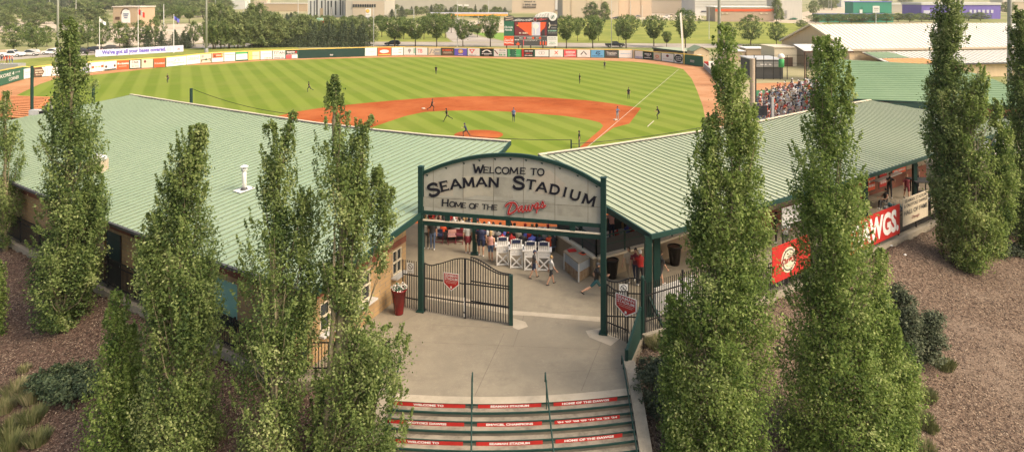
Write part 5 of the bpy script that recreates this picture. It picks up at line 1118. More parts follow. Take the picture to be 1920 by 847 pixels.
for i, (u, vt, vb, arm, ds) in enumerate([(700.5, 12, 88, 0, 'thin pale pole at the left edge of the elm row'), (857.5, -5, 88, 0, 'thin tall pole in front of the side road'), (1146.5, -8, 90, 0, 'thin tall pole behind the black pickup truck'), (742, 18, 60, 1.5, 'pale street lamp behind the leftmost front elm'), (776, 18, 55, -1.5, 'pale street lamp between the first two elms'),
      (916, 2, 45, 0, 'thin pole behind the petrol canopy'), (1204, 10, 42, 0, 'thin utility pole before the beige warehouse'), (1182, 2, 42, 0, 'utility pole left of the warehouse corner'), (93, -8, 26, 0, 'thin pale lamp pole among the hillside trees, far left'), (142.5, -8, 34, 0, 'thin pale lamp pole among the hillside trees, second from left'),
      (307, 8, 60, 0, 'white pole with side arm right of the maple flag'), (404, -8, 26, 0, 'thin lamp pole right of the floodlight mast'), (456, 20, 88, 0, 'thin pole in front of the grove'), (591, 16, 34, 0, 'white flag mast in front of the office facade, left of two'), (596.5, 16, 34, 0, 'white flag mast in front of the office facade, right of two'),
      (621, 14, 40, 0, 'thin white pole before the office facade'), (1329.5, 8, 74, 0, 'thin pole on the lawn below the orange striped shop'), (1554, -8, 20, 0, 'utility pole, left of the pair on the gravel street'), (1558.5, -8, 21, 0, 'utility pole, right of the pair on the gravel street'), (559, -8, 40, 0, 'very thin mast above the grove')]):
    pole(u, vt, vb, ds, arm=arm, r=.11 if vb > 60 else .2)
mb = MB(); q = PY(112, 84, 180); mb.box((q.x - 1, q.y, q.z), (.35, .3, 1.1), BK); mb.beam((q.x - 1, q.y, q.z), (q.x + .1, q.y, q.z), .08, .08, BK); mb.tube([(q.x + .1, q.y, FZ), (q.x + .1, q.y, q.z + .4)], .08, BK); mb.build('traffic_light', label='black traffic light beside the left floodlight mast', cat='traffic light')
# net posts and cables of the backstop
def netpost(u, vt, Y, lab, r=.13): b_ = PY(u, vt, Y); t = thing('net_post', lab, 'post', (b_.x, b_.y, FZ)); part('post', t, lambda mb: mb.tube([(b_.x, b_.y, FZ), b_], r, P('green'), 8)); return b_
n1_ = netpost(60, 124, 62, 'dark green net post standing before the left warning track'); n2q = netpost(175, 160, 60, 'dark green net post close behind the tall left poplar'); n3_ = netpost(358.5, 166, 58, 'dark green net post above the left roof ridge')
n4_ = netpost(1071, 262, 48, 'thin black net post between sign and catcher', .05)
def cable(a, b, sag, lab, r=.02):
    mb = MB(); mb.tube([a.lerp(b, t / 10) - Vector((0, 0, sag * 4 * t / 10 * (1 - t / 10))) for t in range(11)], r, BK, 4); mb.build('net_cable', label=lab, cat='cable')
cable(n3_, PY(545, 214, 52), .3, 'thin black net cable running down from the post above the left ridge'); cable(PY(880, 255, 47), n4_, .1, 'thin black net cable across the grass left of the catcher'); cable(n4_ - Vector((0, 0, .3)), PY(1345, 233, 52), .2, 'thin black net cable across the grass right of the catcher')
# orange slatted bleachers at the far left
bl_ = thing('orange_bleachers', 'orange slatted bench stand behind the left roof', 'bleachers', PZ(40, 210, FZ))
o = PY(-40, 222, 74); 
mb = MB(); mf = MB()
bq = lambda a, b: PY(-30 + 118 * a + 0 * b, 216 - 10 * a - 0 * b, 72 + 0 * a)
p00, p10, p01, p11 = PY(-45, 214, 66), PY(52, 221, 60), PY(-20, 179, 86), PY(96, 183, 80)
for i in range(13):
    t_ = i / 12; a, b = p00.lerp(p01, t_), p10.lerp(p11, t_); mb.beam(a, b, .55, .07, mat('orange_plank', (.56, .22, .08), var=.2, scale=4)); mf.beam(a - Vector((0, .3, .35)), b - Vector((0, .3, .35)), .3, .05, P('maroon'))
for i in range(26):
    t_ = i / 25; a, b = p00.lerp(p10, t_), p01.lerp(p11, t_); mf.beam(a - Vector((0, 0, .12)), b - Vector((0, 0, .12)), .10, .12, P('maroon'))
mb.build('bench_plank', bl_); mf.build('frame', bl_)
part('support', bl_, lambda mb: [mb.box((q.x, q.y, (q.z + FZ) / 2), (.2, .2, q.z - FZ), P('grey')) for q in (p00, p10, p01.lerp(p00, .3), p11.lerp(p10, .3), p01, p11)])
panel('white_board_left', None, None, (0, 0, 0), (1, 0, 0), (0, 0, 1), [], 'white') if False else None
mb = MB(); a, b = PY(6, 128, 150), PY(36, 124, 150); mb.box(a.lerp(b, .5), (3.4, .12, 1.0), P('white')); mb.tube([(a.x + 1, a.y + .2, FZ), (a.x + 1, a.y + .2, a.z + .3)], .08, BK); mb.tube([(b.x - .5, b.y + .2, FZ), (b.x - .5, b.y + .2, b.z + .3)], .08, BK); mb.build('blank_sign', label='blank white panel above the KORE 4 corner board', cat='panel')
mb = MB(); q = PL(36, 220) + Vector((0, 1.5, 0)); mb.box(q + Vector((.3, 0, .1)), (.8, .6, .5), P('ltgrey')); mb.box(q + Vector((.85, 0, .1)), (.3, .5, .3), BK); mb.build('roof_unit', label='white box unit peeking over the far left roof edge', cat='air conditioner')
# sheds and containers beyond right field
def shed(lab, u0, u1, vb, vt, roofm, wallm, depth=5, ridge=None, name='shed', Y=None, rise=.9, door=None):
    Y = Y or (HC - FZ) * F / (vb - VH); a, b = PY(u0, vb, Y), PY(u1, vb, Y); z1 = PY(u0, vt, Y).z; t = thing(name, lab, 'shed', ((a.x + b.x) / 2, Y, FZ))
    part('wall', t, lambda mb: mb.box(((a.x + b.x) / 2, Y + depth / 2, (FZ + z1) / 2), (b.x - a.x, depth, z1 - FZ), wallm))
    if rise:
        xm = (a.x + b.x) / 2; o_ = .3
        part('roof', t, lambda mb: (mb.poly([(a.x - o_, Y - o_, z1), (xm, Y - o_, z1 + rise), (xm, Y + depth + o_, z1 + rise), (a.x - o_, Y + depth + o_, z1)], roofm), mb.poly([(b.x + o_, Y - o_, z1), (b.x + o_, Y + depth + o_, z1), (xm, Y + depth + o_, z1 + rise), (xm, Y - o_, z1 + rise)], roofm), mb.poly([(a.x, Y + .01, z1), (b.x, Y + .01, z1), (xm, Y + .01, z1 + rise - .05)], wallm)))
    else: part('roof', t, lambda mb: mb.box(((a.x + b.x) / 2, Y + depth / 2, z1 + .1), (b.x - a.x + .4, depth + .4, .2), roofm))
    if door: part('door', t, lambda mb: mb.box((PY(door[0], vb, Y).x, Y - .04, FZ + 1.0), (door[1], .06, 2.0), P(door[2])))
    return t
s_ = thing('field_shed', 'low green roofed shed behind the last fence boards', 'shed', PZ(1260, 108, FZ)); Ysh = 166
q0, q1_, q2_, q3_ = PY(1223, 90.5, Ysh), PY(1300, 99.5, Ysh - 3), PY(1298, 90.5, Ysh + 8), PY(1244, 88.5, Ysh + 8)
part('roof', s_, lambda mb: (mb.poly([q0, q1_, q2_, q3_], mat('pale_green_roof', (.30, .34, .24), var=.08)), mb.beam(q0, q1_, .2, .3, P('green')))); part('wall', s_, lambda mb: (mb.prism([(q0.x + .3, q0.y + .3), (q1_.x - .3, q1_.y + .3), (q2_.x, q2_.y), (q3_.x, q3_.y)], FZ, [q0.z - .1, q1_.z - .1, q2_.z - .1, q3_.z - .1], P('brown'))))
shed('small tan shed with green gable roof beyond the foul pole', 1301, 1330, 119, 97, mat('sage_roof', (.20, .25, .15), var=.1), M_bw, 6, door=(1311, 1.0, 'white'), rise=1.1)
shed('white topped container left of the bullpen', 1362, 1396, 112, 97, P('white'), P('tan'), 6, rise=0, Y=162); shed('beige container with white top beyond the bullpen, left one', 1400, 1436, 110, 92, P('white'), P('tan'), 5, rise=0, Y=165); shed('beige container with white top beyond the bullpen, right one', 1438, 1452, 110, 92, P('cream'), P('tan'), 5, rise=0, Y=166)
t = shed('grey bullpen shelter with dark net front behind the packed stand', 1412, 1468, 150, 113, P('ltgrey'), P('dkgrey'), 7, rise=0, Y=128, name='bullpen_shelter')
panel('shelter_sign', None, None, PY(1424, 124, 127.8), Vector((2.6, 0, 0)), Vector((0, 0, .55)), [('m', .08, .95, .5, .5, 'white')], 'charcoal', parent=t, thick=.04)
part('upper_band', t, lambda mb: mb.box((PY(1440, 120, 127.7).x, 127.85, PY(1440, 121, 127.7).z), (5.4, .1, 1.0), P('grey')))
part('net_frame', t, lambda mb: [mb.tube([PY(u, 104, 127), (PY(u, 104, 127).x, 127, FZ)], .06, BK) for u in (1414, 1432, 1450, 1463, 1476, 1512)] + [mb.beam(PY(1412, v, 127), PY(1514, v, 127), .06, .06, BK) for v in (104, 119)])
shed('pale garage with a dark opening left of the arena gable', 1452, 1494, 112, 90, P('cream'), P('cream'), 8, rise=0, Y=150, door=(1474, 2.9, 'brown'))
q = PY(1465, 120, 126); q.z = FZ; t = thing('water_tower', 'small round green tank with pale dome on the bullpen shelter', 'tank', q); zt = PY(1465, 111, 126).z
part('tank', t, lambda mb: mb.lathe(q, [(.5, zt - FZ - 1.5), (.5, zt - FZ - .2), (.4, zt - FZ)], P('kgreen'), 12), smooth=True); part('dome', t, lambda mb: mb.ell((q.x, q.y, zt + .45), (.6, .6, .55), P('white'), 10, 6), smooth=True)
gsheet('bullpen_dirt', [(1412, 157), (1500, 154), (1500, 166), (1412, 170)], M_track, 5); gsheet('bullpen_turf', [(1412, 170), (1500, 166), (1500, 215), (1412, 215)], mat('bright_turf', (.030, .15, .055), var=.15, scale=.5), 5)
# track side wall at right field and equipment
lw_ = [PZ(1320, 127, FZ), PZ(1345, 150, FZ), PZ(1378, 186, FZ), PZ(1388, 215, FZ)]; t = thing('field_side_wall', 'low grey wall along the right warning track', 'wall', lw_[0])
part('wall', t, lambda mb: [slope_wall(mb, a, b, FZ, FZ, FZ + 1.0, FZ + 1.0, .25, P('grey')) for a, b in zip(lw_, lw_[1:])])
for u, lab in ((1324, 'red crate at the end of the outfield fence'), (1333, 'white and black speaker box at the end of the outfield fence')):
    q = PZ(u, 126, FZ); mb = MB(); mb.box(q + Vector((0, 0, .6)), (.8 if u < 1330 else 1.2, .6, 1.2), P('red' if u < 1330 else 'white')); mb.box(q + Vector((.1, -.32, .6)), (.4, .05, .6), P('maroon' if u < 1330 else 'black')); mb.build('equipment_box', label=lab, cat='box')
# ================================================================ people
def rot2(l, a): return Vector((0, l * math.sin(a), -l * math.cos(a)))         # a: swing forward (towards +Y) from hanging down
POSE = {  # lean, (hipL, kneeL), (hipR, kneeR), (shL, elL), (shR, elR), head
 'stand': (0, (3, 0), (-3, 0), (4, 8), (-2, 8)), 'walk': (3, (17, 5), (-14, 12), (-16, 16), (16, 20)), 'run': (10, (42, 52), (-30, 38), (-42, 80), (38, 88)),
 'stride': (8, (30, 4), (-46, 20), (-35, 60), (35, 70)), 'ready': (26, (48, 62), (40, 60), (40, 40), (40, 40)), 'sit': (2, (86, 84), (86, 84), (28, 60), (28, 60)), 'arms': (4, (4, 0), (-2, 0), (48, 80), (48, 80)),
 'lunge': (20, (60, 70), (-30, 10), (60, 50), (-30, 40)), 'point': (0, (6, 0), (-6, 0), (70, 20), (0, 10))}
def body_mesh(pose, vox=.026, sleeve='short', legs='long', hands=True, width=1.0, skirt=False, hgt=1.75):
    k = hgt / 1.75; lean, hl, hr, al, ar_ = POSE[pose]; mb = MB(); segs = []
    hipz = .93
    # lowest foot on the ground
    def leg(h, kn, x):
        hp = Vector((x, 0, 0)); kn_p = hp + rot2(.44, R(h)); an = kn_p + rot2(.43, R(h - kn)); return hp, kn_p, an
    LL = leg(*hl, -.095 * width); RL = leg(*hr, .095 * width); low = min(LL[2].z, RL[2].z)
    base = Vector((0, 0, -low + .075)) if pose != 'sit' else Vector((0, 0, .50))
    tube = lambda p, r, reg, n=9: (mb.tube(p, r, None, n=n), segs.append((p, r, reg)))
    L = R(lean); up = Vector((0, math.sin(L), math.cos(L))); pel = base
    ch = pel + up * .36; nk = pel + up * .52
    sx = lambda v: v
    # torso as stacked flattened rings
    prof = [(-.06, .125, .095), (.02, .165, .115), (.12, .150, .105), (.22, .152, .108), (.34, .185, .118), (.43, .175, .105), (.49, .10, .075), (.53, .055, .055)]
    fw = Vector((0, math.cos(L), -math.sin(L))); vs = []
    for h, a, b in prof:
        for j in range(14): t = 2 * math.pi * j / 14; vs.append(pel + up * h + Vector((a * width * math.cos(t), 0, 0)) + fw * (b * width * math.sin(t)))
    n = 14; fs = [(i * n + j, i * n + (j + 1) % n, (i + 1) * n + (j + 1) % n, (i + 1) * n + j) for i in range(len(prof) - 1) for j in range(n)] + [tuple(range(n - 1, -1, -1)), tuple(range(n * (len(prof) - 1), n * len(prof)))]
    mb.mesh(vs, fs, None); segs.append(([pel + up * .06, pel + up * .50], [.16, .14], 'shirt')); segs.append(([pel - up * .06, pel + up * .04], [.15, .15], 'pants'))
    hd = nk + up * .05 + fw * .01 + Vector((0, 0, .125)); tube([nk - up * .03, nk + up * .04, hd - Vector((0, 0, .04))], [.052, .048, .05], 'skin')
    mb.ell(hd, (.075, .092, .115), None, 12, 9); mb.ell(hd + Vector((0, .045, -.06)), (.048, .048, .055), None, 8, 6); mb.ell(hd + Vector((0, .096, -.012)), (.013, .018, .022), None, 6, 4)
    for s in (-1, 1): mb.ell(hd + Vector((s * .077, -.005, -.01)), (.012, .022, .03), None, 6, 4)
    segs.append(([hd + Vector((0, 0, -.05)), hd + Vector((0, 0, .05))], [.08, .08], 'skin'))
    hands_at = []
    for s, (a, e) in ((-1, al), (1, ar_)):
        sh = pel + up * .435 + Vector((s * .185 * width, 0, 0)); el = sh + rot2(.285, R(a) - L * 0) + Vector((s * .05, 0, 0)); wr = el + rot2(.25, R(a + e)) + Vector((-s * .03 if e > 30 else 0, 0, 0))
        tube([sh, sh.lerp(el, .5), el], [.062 * width, .053, .042], 'arm'); tube([el, el.lerp(wr, .4), wr], [.042, .038, .026], 'fore'); hands_at.append((wr, (wr - el).normalized(), s))
    for q, s in ((LL, -1), (RL, 1)):
        hp, kn, an = [v + base for v in q]; tube([hp, hp.lerp(kn, .5), kn], [.092 * width, .078 * width, .058], 'thigh'); tube([kn, kn.lerp(an, .35), an], [.056, .058, .036], 'calf')
        sh_a = 0 if pose in ('stand', 'sit', 'arms', 'point', 'ready') else math.atan2((kn - an).y, (kn - an).z); f = Vector((0, math.cos(sh_a * .6), math.sin(-sh_a * .6) if sh_a else 0))
        mb.tube([an - f * .06 + Vector((0, 0, -.035)), an + f * .05 + Vector((0, 0, -.035)), an + f * .16 + Vector((0, 0, -.045))], [.042, .045, .030], None, n=8); segs.append(([an - f * .06 - Vector((0, 0, .04)), an + f * .16 - Vector((0, 0, .04))], [.045, .035], 'shoe'))
    if skirt:
        mb.lathe(pel + Vector((0, 0, -.30)), [(.20, 0), (.185, .15), (.165, .3)], None, 14); segs.append(([pel + Vector((0, 0, -.28)), pel], [.2, .17], 'pants'))
    # fuse into one continuous skin
    me = bpy.data.meshes.new('b'); me.from_pydata([tuple(Vector(v) * k) for v in mb.v], [], mb.f); o = bpy.data.objects.new('b', me); COL.objects.link(o)
    md = o.modifiers.new('r', 'REMESH'); md.mode = 'VOXEL'; md.voxel_size = vox; sm = o.modifiers.new('s', 'SMOOTH'); sm.iterations = 2; sm.factor = .5
    dg = bpy.context.evaluated_depsgraph_get(); dg.update(); m2 = bpy.data.meshes.new_from_object(o.evaluated_get(dg)); bpy.data.objects.remove(o); bpy.data.meshes.remove(me)
    # clothing regions by nearest limb
    regs = {'shirt': 0, 'pants': 1, 'skin': 2, 'shoe': 3}
    rmap = {'shirt': 0, 'pants': 1, 'skin': 2, 'shoe': 3, 'arm': 0 if sleeve != 'none' else 2, 'fore': 0 if sleeve == 'long' else 2, 'thigh': 1, 'calf': 1 if legs == 'long' else 2}
    A, B, ra, rb_, rg = [], [], [], [], []
    for p, r, reg in segs:
        rr = r if isinstance(r, list) else [r] * len(p)
        for i in range(len(p) - 1): A.append(tuple(p[i] * k)); B.append(tuple(p[i + 1] * k)); ra.append(rr[i]); rb_.append(rr[i + 1]); rg.append((reg, i))
    A, B, ra, rb_ = map(np.array, (A, B, ra, rb_)); nf = len(m2.polygons); cen = np.zeros(nf * 3); m2.polygons.foreach_get('center', cen); cen = cen.reshape(-1, 3)
    d = B - A; t = np.clip(((cen[:, None] - A) * d).sum(2) / (d * d).sum(1), 0, 1); dist = np.linalg.norm(cen[:, None] - (A + d * t[..., None]), axis=2) - (ra + (rb_ - ra) * t); bi = dist.argmin(1)
    mi = np.array([rmap[g[0]] for g in rg])[bi]
    if sleeve == 'short':
        for q, (reg, i) in enumerate(rg):
            if reg == 'arm' and i == 1: mi[(bi == q) & (t[np.arange(nf), q] > .45)] = 2
    if legs == 'short':
        for q, (reg, i) in enumerate(rg):
            if reg == 'thigh' and i == 1: mi[(bi == q) & (t[np.arange(nf), q] > .75)] = 2
    V = np.zeros(len(m2.vertices) * 3); m2.vertices.foreach_get('co', V); V = V.reshape(-1, 3).tolist(); Fc = [tuple(p.vertices) for p in m2.polygons]; mi = mi.tolist(); bpy.data.meshes.remove(m2)
    hb = MB()
    if hands:
        for wr, dr, s in hands_at:
            wr = wr * k; x = Vector((1, 0, 0)); x = (x - dr * x.dot(dr)).normalized(); y = dr.cross(x); pm = wr + dr * .045
            hb.box(pm, (.024, .085, .075), 'skin', ax=(x, dr, y))
            for i, l in enumerate((.062, .075, .070, .055)):
                b0 = pm + dr * .038 + y * (-.028 + i * .019); b1 = b0 + dr * l * .55 + x * (-s * .008); b2 = b1 + dr * l * .4 + x * (-s * .022); hb.tube([b0, b1, b2], [.0095, .0085, .0065], 'skin', 5)
            b0 = pm + y * .035 - dr * .01; hb.tube([b0, b0 + y * .028 + dr * .022, b0 + y * .034 + dr * .05], [.012, .010, .008], 'skin', 5)
    hd = hd * k
    for s in (-1, 1): hb.ell(hd + Vector((s * .030, .083, .006)) * k, (.010, .008, .007), 'dark', 5, 4)
    hb.box(hd + Vector((0, .090, -.055)) * k, (.036, .008, .007), 'lip')
    b0 = len(V); V += [list(v) for v in hb.v]; Fc += [tuple(b0 + i for i in f) for f in hb.f]; names = {'skin': 2, 'dark': 4, 'lip': 5}; mi += [names[hb.mats[m]] for m in hb.m]
    me = bpy.data.meshes.new('person_body'); me.from_pydata(V, [], Fc); 
    for i in range(6): me.materials.append(P('skin'))
    me.polygons.foreach_set('material_index', mi); me.polygons.foreach_set('use_smooth', [True] * len(Fc)); me.update()
    return me, hd, k
def hair_mesh(hd, k, kind):
    mb = MB(); c = hd * 1.0
    if kind == 'cap':
        vs = []; n = 12; prof = [(1.0, .015), (.98, .05), (.80, .092), (.45, .12), (.06, .13)]
        for a, z in prof:
            for j in range(n): t = 2 * math.pi * j / n; vs.append(c + Vector((.084 * a * math.cos(t), .102 * a * math.sin(t), z)) * k)
        mb.mesh(vs, [(i * n + j, i * n + (j + 1) % n, (i + 1) * n + (j + 1) % n, (i + 1) * n + j) for i in range(len(prof) - 1) for j in range(n)] + [tuple(range(n * 4, n * 5))], P('black'))
        mb.mesh([c + Vector((x, y, z)) * k for x, y, z in ((-.075, .07, .022), (.075, .07, .022), (.055, .165, .012), (0, .185, .014), (-.055, .165, .012))], [(0, 1, 2, 3, 4)], P('black'))
        mb.ell(c + Vector((0, -.03, -.01)) * k, (.079 * k, .078 * k, .07 * k), P('black'), 10, 6)
    else:
        mb.ell(c + Vector((0, -.014, .022)) * k, (.086 * k, .097 * k, .112 * k), P('hair'), 12, 8)
        if kind == 'long': mb.ell(c + Vector((0, -.062, -.09)) * k, (.080 * k, .045 * k, .15 * k), P('hair'), 10, 7)
        # keep the face free
        keep = []
        for i, f in enumerate(mb.f):
            q = sum((Vector(mb.v[j]) for j in f), Vector()) / len(f) - c
            if not (q.y > .052 * k and q.z < .062 * k): keep.append(i)
        mb.f = [mb.f[i] for i in keep]; mb.m = [mb.m[i] for i in keep]
    me = bpy.data.meshes.new('hair_' + kind); me.from_pydata([tuple(v) for v in mb.v], [], mb.f); me.materials.append(P('black')); me.polygons.foreach_set('use_smooth', [True] * len(mb.f)); me.update(); return me
_bm = {}
def person(label, loc, rz, pose='stand', shirt='grey', pants='navy', head='hair', hair='hair', skin='skin', shoe='white', group=None, cat='person', z=0.0, s=1.0, name='person', **kw):
    key = (pose, tuple(sorted(kw.items())))
    if key not in _bm: _bm[key] = body_mesh(pose, **kw)
    me, hd, k = _bm[key]; hk = key + (head,)
    if hk not in _bm: _bm[hk] = hair_mesh(hd, k, head)
    o = bpy.data.objects.new(name, me); COL.objects.link(o); o.location = Vector(loc) + Vector((0, 0, z)); o.rotation_euler = (0, 0, rz); o.scale = (s, s, s)
    for i, c in enumerate((shirt, pants, skin, shoe, 'hair', 'maroon')): o.material_slots[i].link = 'OBJECT'; o.material_slots[i].material = P(c)
    tag(o, label, cat, group)
    h = bpy.data.objects.new('cap' if head == 'cap' else 'hair', _bm[hk]); COL.objects.link(h); h.parent = o; h.material_slots[0].link = 'OBJECT'; h.material_slots[0].material = P(hair)
    return o
# --- on the plaza and concourse (rotation 0 faces away from the camera)
person('person in grey green top standing beside the left sign post', PZ(799, 466, 0), .2, 'stand', 'grey', 'dkgrey', hair='blond')
person('person in dark top and blue jeans behind the left gate', PZ(811, 468, 0), -.1, 'stand', 'charcoal', 'denim', hair='hair')
person('person in white top and maroon skirt facing the field', PZ(877, 475, 0), .1, 'stand', 'ltgrey', 'maroon', head='long', hair='hair', legs='short', skirt=True)
person('heavy person in navy shirt with bare calves and white shoes', PZ(902, 480, 0), -.2, 'stand', 'navy', 'navy', legs='short', width=1.3)
person('girl in pink top and denim shorts, seen from behind', PZ(920, 490, 0), -.3, 'stand', 'pink', 'denim', head='long', hair='blond', shoe='tan', sleeve='none', legs='short', hgt=1.63)
person('boy in grey t-shirt, navy shorts and cap walking over the plaza', PZ(1001, 521, 0), R(-80), 'walk', 'dkgrey', 'navy', head='cap', hair='navy', shoe='black', hgt=1.42, legs='short')
person('boy in white t-shirt and dark shorts walking behind the other boy', PZ(1033, 533, 0), R(-70), 'walk', 'ltgrey', 'charcoal', hair='blond', shoe='charcoal', hgt=1.44, legs='short')
person('runner in black t-shirt, teal shorts and dark cap by the right sign post', PZ(1118, 558, 0), R(-85), 'stride', 'black', 'teal', head='cap', hair='dkgrey', shoe='black', legs='short')
person('person in beige top and trousers walking under the pavilion', PZ(1179, 527, 0), R(150), 'walk', 'beige', 'tan', head='long', hair='hair')
person('person in dark red shirt and navy trousers beside the beige one', PZ(1192, 530, 0), R(160), 'walk', 'maroon', 'navy', hair='black')
person('person in bright red shirt and white cap beside the big green column', PZ(1201, 536, 0), R(10), 'arms', 'red', 'charcoal', head='cap', hair='white')
person('person in dark top and shorts right of the big green column', PZ(1238, 536, 0), R(-70), 'walk', 'charcoal', 'charcoal', head='long', hair='hair', legs='short', width=1.1)
person('person in pale t-shirt standing on the upper terrace', PY(1147, 451, 38.5), .3, 'arms', 'pink', 'navy', hair='black')
person('person in black shirt by the menu boards under the right roof', PZ(1668, 371, 0), R(170), 'arms', 'black', 'charcoal', hair='hair', shoe='white')
person('person in maroon shirt and shorts under the right roof', PZ(1700, 373, 0), R(165), 'walk', 'maroon', 'maroon', hair='blond', shoe='charcoal', legs='short')
person('person in dark vest sitting close behind the right banners', PZ(1661, 390, 0), R(100), 'sit', 'charcoal', 'black', head='long', hair='black', sleeve='none')
person('person in brown shirt at the serving counter', PZ(1719, 352, 0), R(20), 'stand', 'brown', 'black', hair='black')
person('person in white shirt behind the red emblem banner', PY(1472, 470, 37.6), R(180), 'arms', 'ltgrey', 'dkgrey', hair='black')
person('shadowed person under the pale cloth in the pavilion', PY(1455, 455, 39), R(90), 'stand', 'charcoal', 'black', hair='black')
# --- players and umpires on the field
PLW = dict(vox=.04, hands=False)
for lab, u, v, rz, pose, sh, pa, hc_ in [
    ('left fielder in black standing in the left outfield', 315.5, 155, 175, 'ready', 'black', 'charcoal', 'black'), ('centre field player in black running in left centre field', 580, 172, 100, 'run', 'black', 'charcoal', 'black'), ('player in black standing in deep centre field', 817.5, 139.5, 170, 'walk', 'black', 'charcoal', 'black'),
    ('player in black in deep right field near the warning track', 1133.5, 129.5, 175, 'walk', 'charcoal', 'charcoal', 'black'), ('player in black in shallow right field, left of two', 1087, 157, 120, 'stand', 'black', 'charcoal', 'black'), ('tall player in black in shallow right field behind first base', 1178.5, 185.5, 190, 'stand', 'black', 'charcoal', 'black'),
    ('player in black running past second base', 809.5, 208, -90, 'run', 'black', 'black', 'black'), ('umpire in black striding beside the infield grass', 838, 228, 100, 'stride', 'black', 'black', 'black'), ('person in blue shirt standing on the infield grass', 963, 228.5, 180, 'stand', 'denim', 'navy', 'navy'),
    ('person in grey standing at first base', 1157.5, 225.5, 200, 'arms', 'denim', 'grey', 'navy'), ('umpire in black crouching in foul ground beside the foul line', 1236, 223, 100, 'ready', 'black', 'charcoal', 'black'), ('pitcher in dark navy bending on the mound', 874.5, 257, 90, 'lunge', 'navy', 'charcoal', 'navy'), ('person in black top and grey trousers by the end of the foul line', 1086, 277, 90, 'stand', 'black', 'dkgrey', 'black')]:
    person(lab, PZ(u, v, FZ), R(rz), pose, sh, pa, 'cap', hc_, shoe='charcoal', **PLW)
# --- seated crowd behind the gate, facing the field
CR = [('red', 'maroon'), ('white', 'denim'), ('ltgrey', 'navy'), ('charcoal', 'denim'), ('orange', 'navy'), ('navy', 'tan'), ('blue', 'denim'), ('beige', 'charcoal'), ('pink', 'denim'), ('black', 'black'), ('fgreen', 'tan'), ('grey', 'navy')]
CN = {'red': 'red', 'white': 'white', 'ltgrey': 'pale grey', 'charcoal': 'dark grey', 'orange': 'orange', 'navy': 'navy', 'blue': 'blue', 'beige': 'beige', 'pink': 'pink', 'black': 'black', 'fgreen': 'green', 'grey': 'grey'}
HEADS = [('hair', 'hair'), ('cap', 'white'), ('cap', 'charcoal'), ('long', 'blond'), ('hair', 'black'), ('cap', 'red'), ('long', 'hair')]
HN = {('hair', 'hair'): 'brown hair', ('cap', 'white'): 'white cap', ('cap', 'charcoal'): 'dark cap', ('long', 'blond'): 'long blond hair', ('hair', 'black'): 'black hair', ('cap', 'red'): 'red cap', ('long', 'hair'): 'long brown hair'}
SW = dict(vox=.05, hands=False)
bench = thing('seat_row', 'dark seat rows under the spectators behind the gate', 'bench', (0, 38.5, 0))
for j in range(6): mb = MB(); a, b = PZ((935 if j == 0 else 900 if j == 1 else 818) + 4 * j, 466 - j * 7.5, -.10 * j), PZ(1040 + 3 * j if j < 3 else 905 - j * 6, 474 - j * 7.5, -.10 * j); mb.box((a + b) / 2 + Vector((0, 0, .36)), ((b - a).length, .36, .05), P('charcoal')); mb.box((a + b) / 2 + Vector((0, -.2, .55)), ((b - a).length, .04, .3), P('charcoal')); mb.box((a + b) / 2 + Vector((0, 0, .17)), ((b - a).length, .1, .34), P('dkgrey')); mb.build('seat', bench)
r_ = random.Random(11)
for j in range(6):
    for i in range(24):
        u = 812 + i * 9.9 + r_.uniform(-2, 2) + 3 * j; 
        if (j == 0 and u < 938) or (j == 1 and u < 905) or u < 818 or u > 1044 or (j > 2 and u > 905 - j * 6): continue
        if r_.random() < .10: continue
        c = r_.choice(CR); h = r_.choice(HEADS); q = PZ(u, 468 - j * 7.5 + (u - 845) * .04, -.10 * j)
        person('spectator in %s top with %s seated behind the gate' % (CN[c[0]], HN[h]), q + Vector((0, .05, 0)), r_.uniform(-.3, .3), 'sit', c[0], c[1], *h, group='spectators seated behind the gate', z=-.10, **SW)
# second block lower down, seen between sign and cross beam
gsheet('seating_terrace', [(780, 440), (1060, 446), (1060, 433), (780, 426)], M_conc, 20)
for j in range(3):
    for i in range(15):
        u = 796 + i * 11 + r_.uniform(-2.5, 2.5) + j * 4
        if u > 880 + j * 6 or r_.random() < .12: continue
        c = r_.choice(CR); h = r_.choice(HEADS); q = PY(u, 436 - j * 8 + (u - 800) * .07, 41.5 + j * .9)
        person('spectator in %s top with %s on the lower rows below the sign' % (CN[c[0]], HN[h]), (q.x, q.y, q.z - .05), r_.uniform(-.3, .3), 'sit', c[0], c[1], *h, group='spectators on the lower rows', **SW)
for i in range(9):
    c = r_.choice(CR); h = r_.choice(HEADS); q = PY(1148 + i * 9.5, 449 - i * 2.6 + r_.uniform(-2, 2), 39.5)
    person('spectator in %s top with %s on the terrace right of the sign' % (CN[c[0]], HN[h]), q, r_.uniform(-.4, .4) + .3, 'sit', c[0], c[1], *h, group='spectators on the right terrace', z=-.5, **SW)
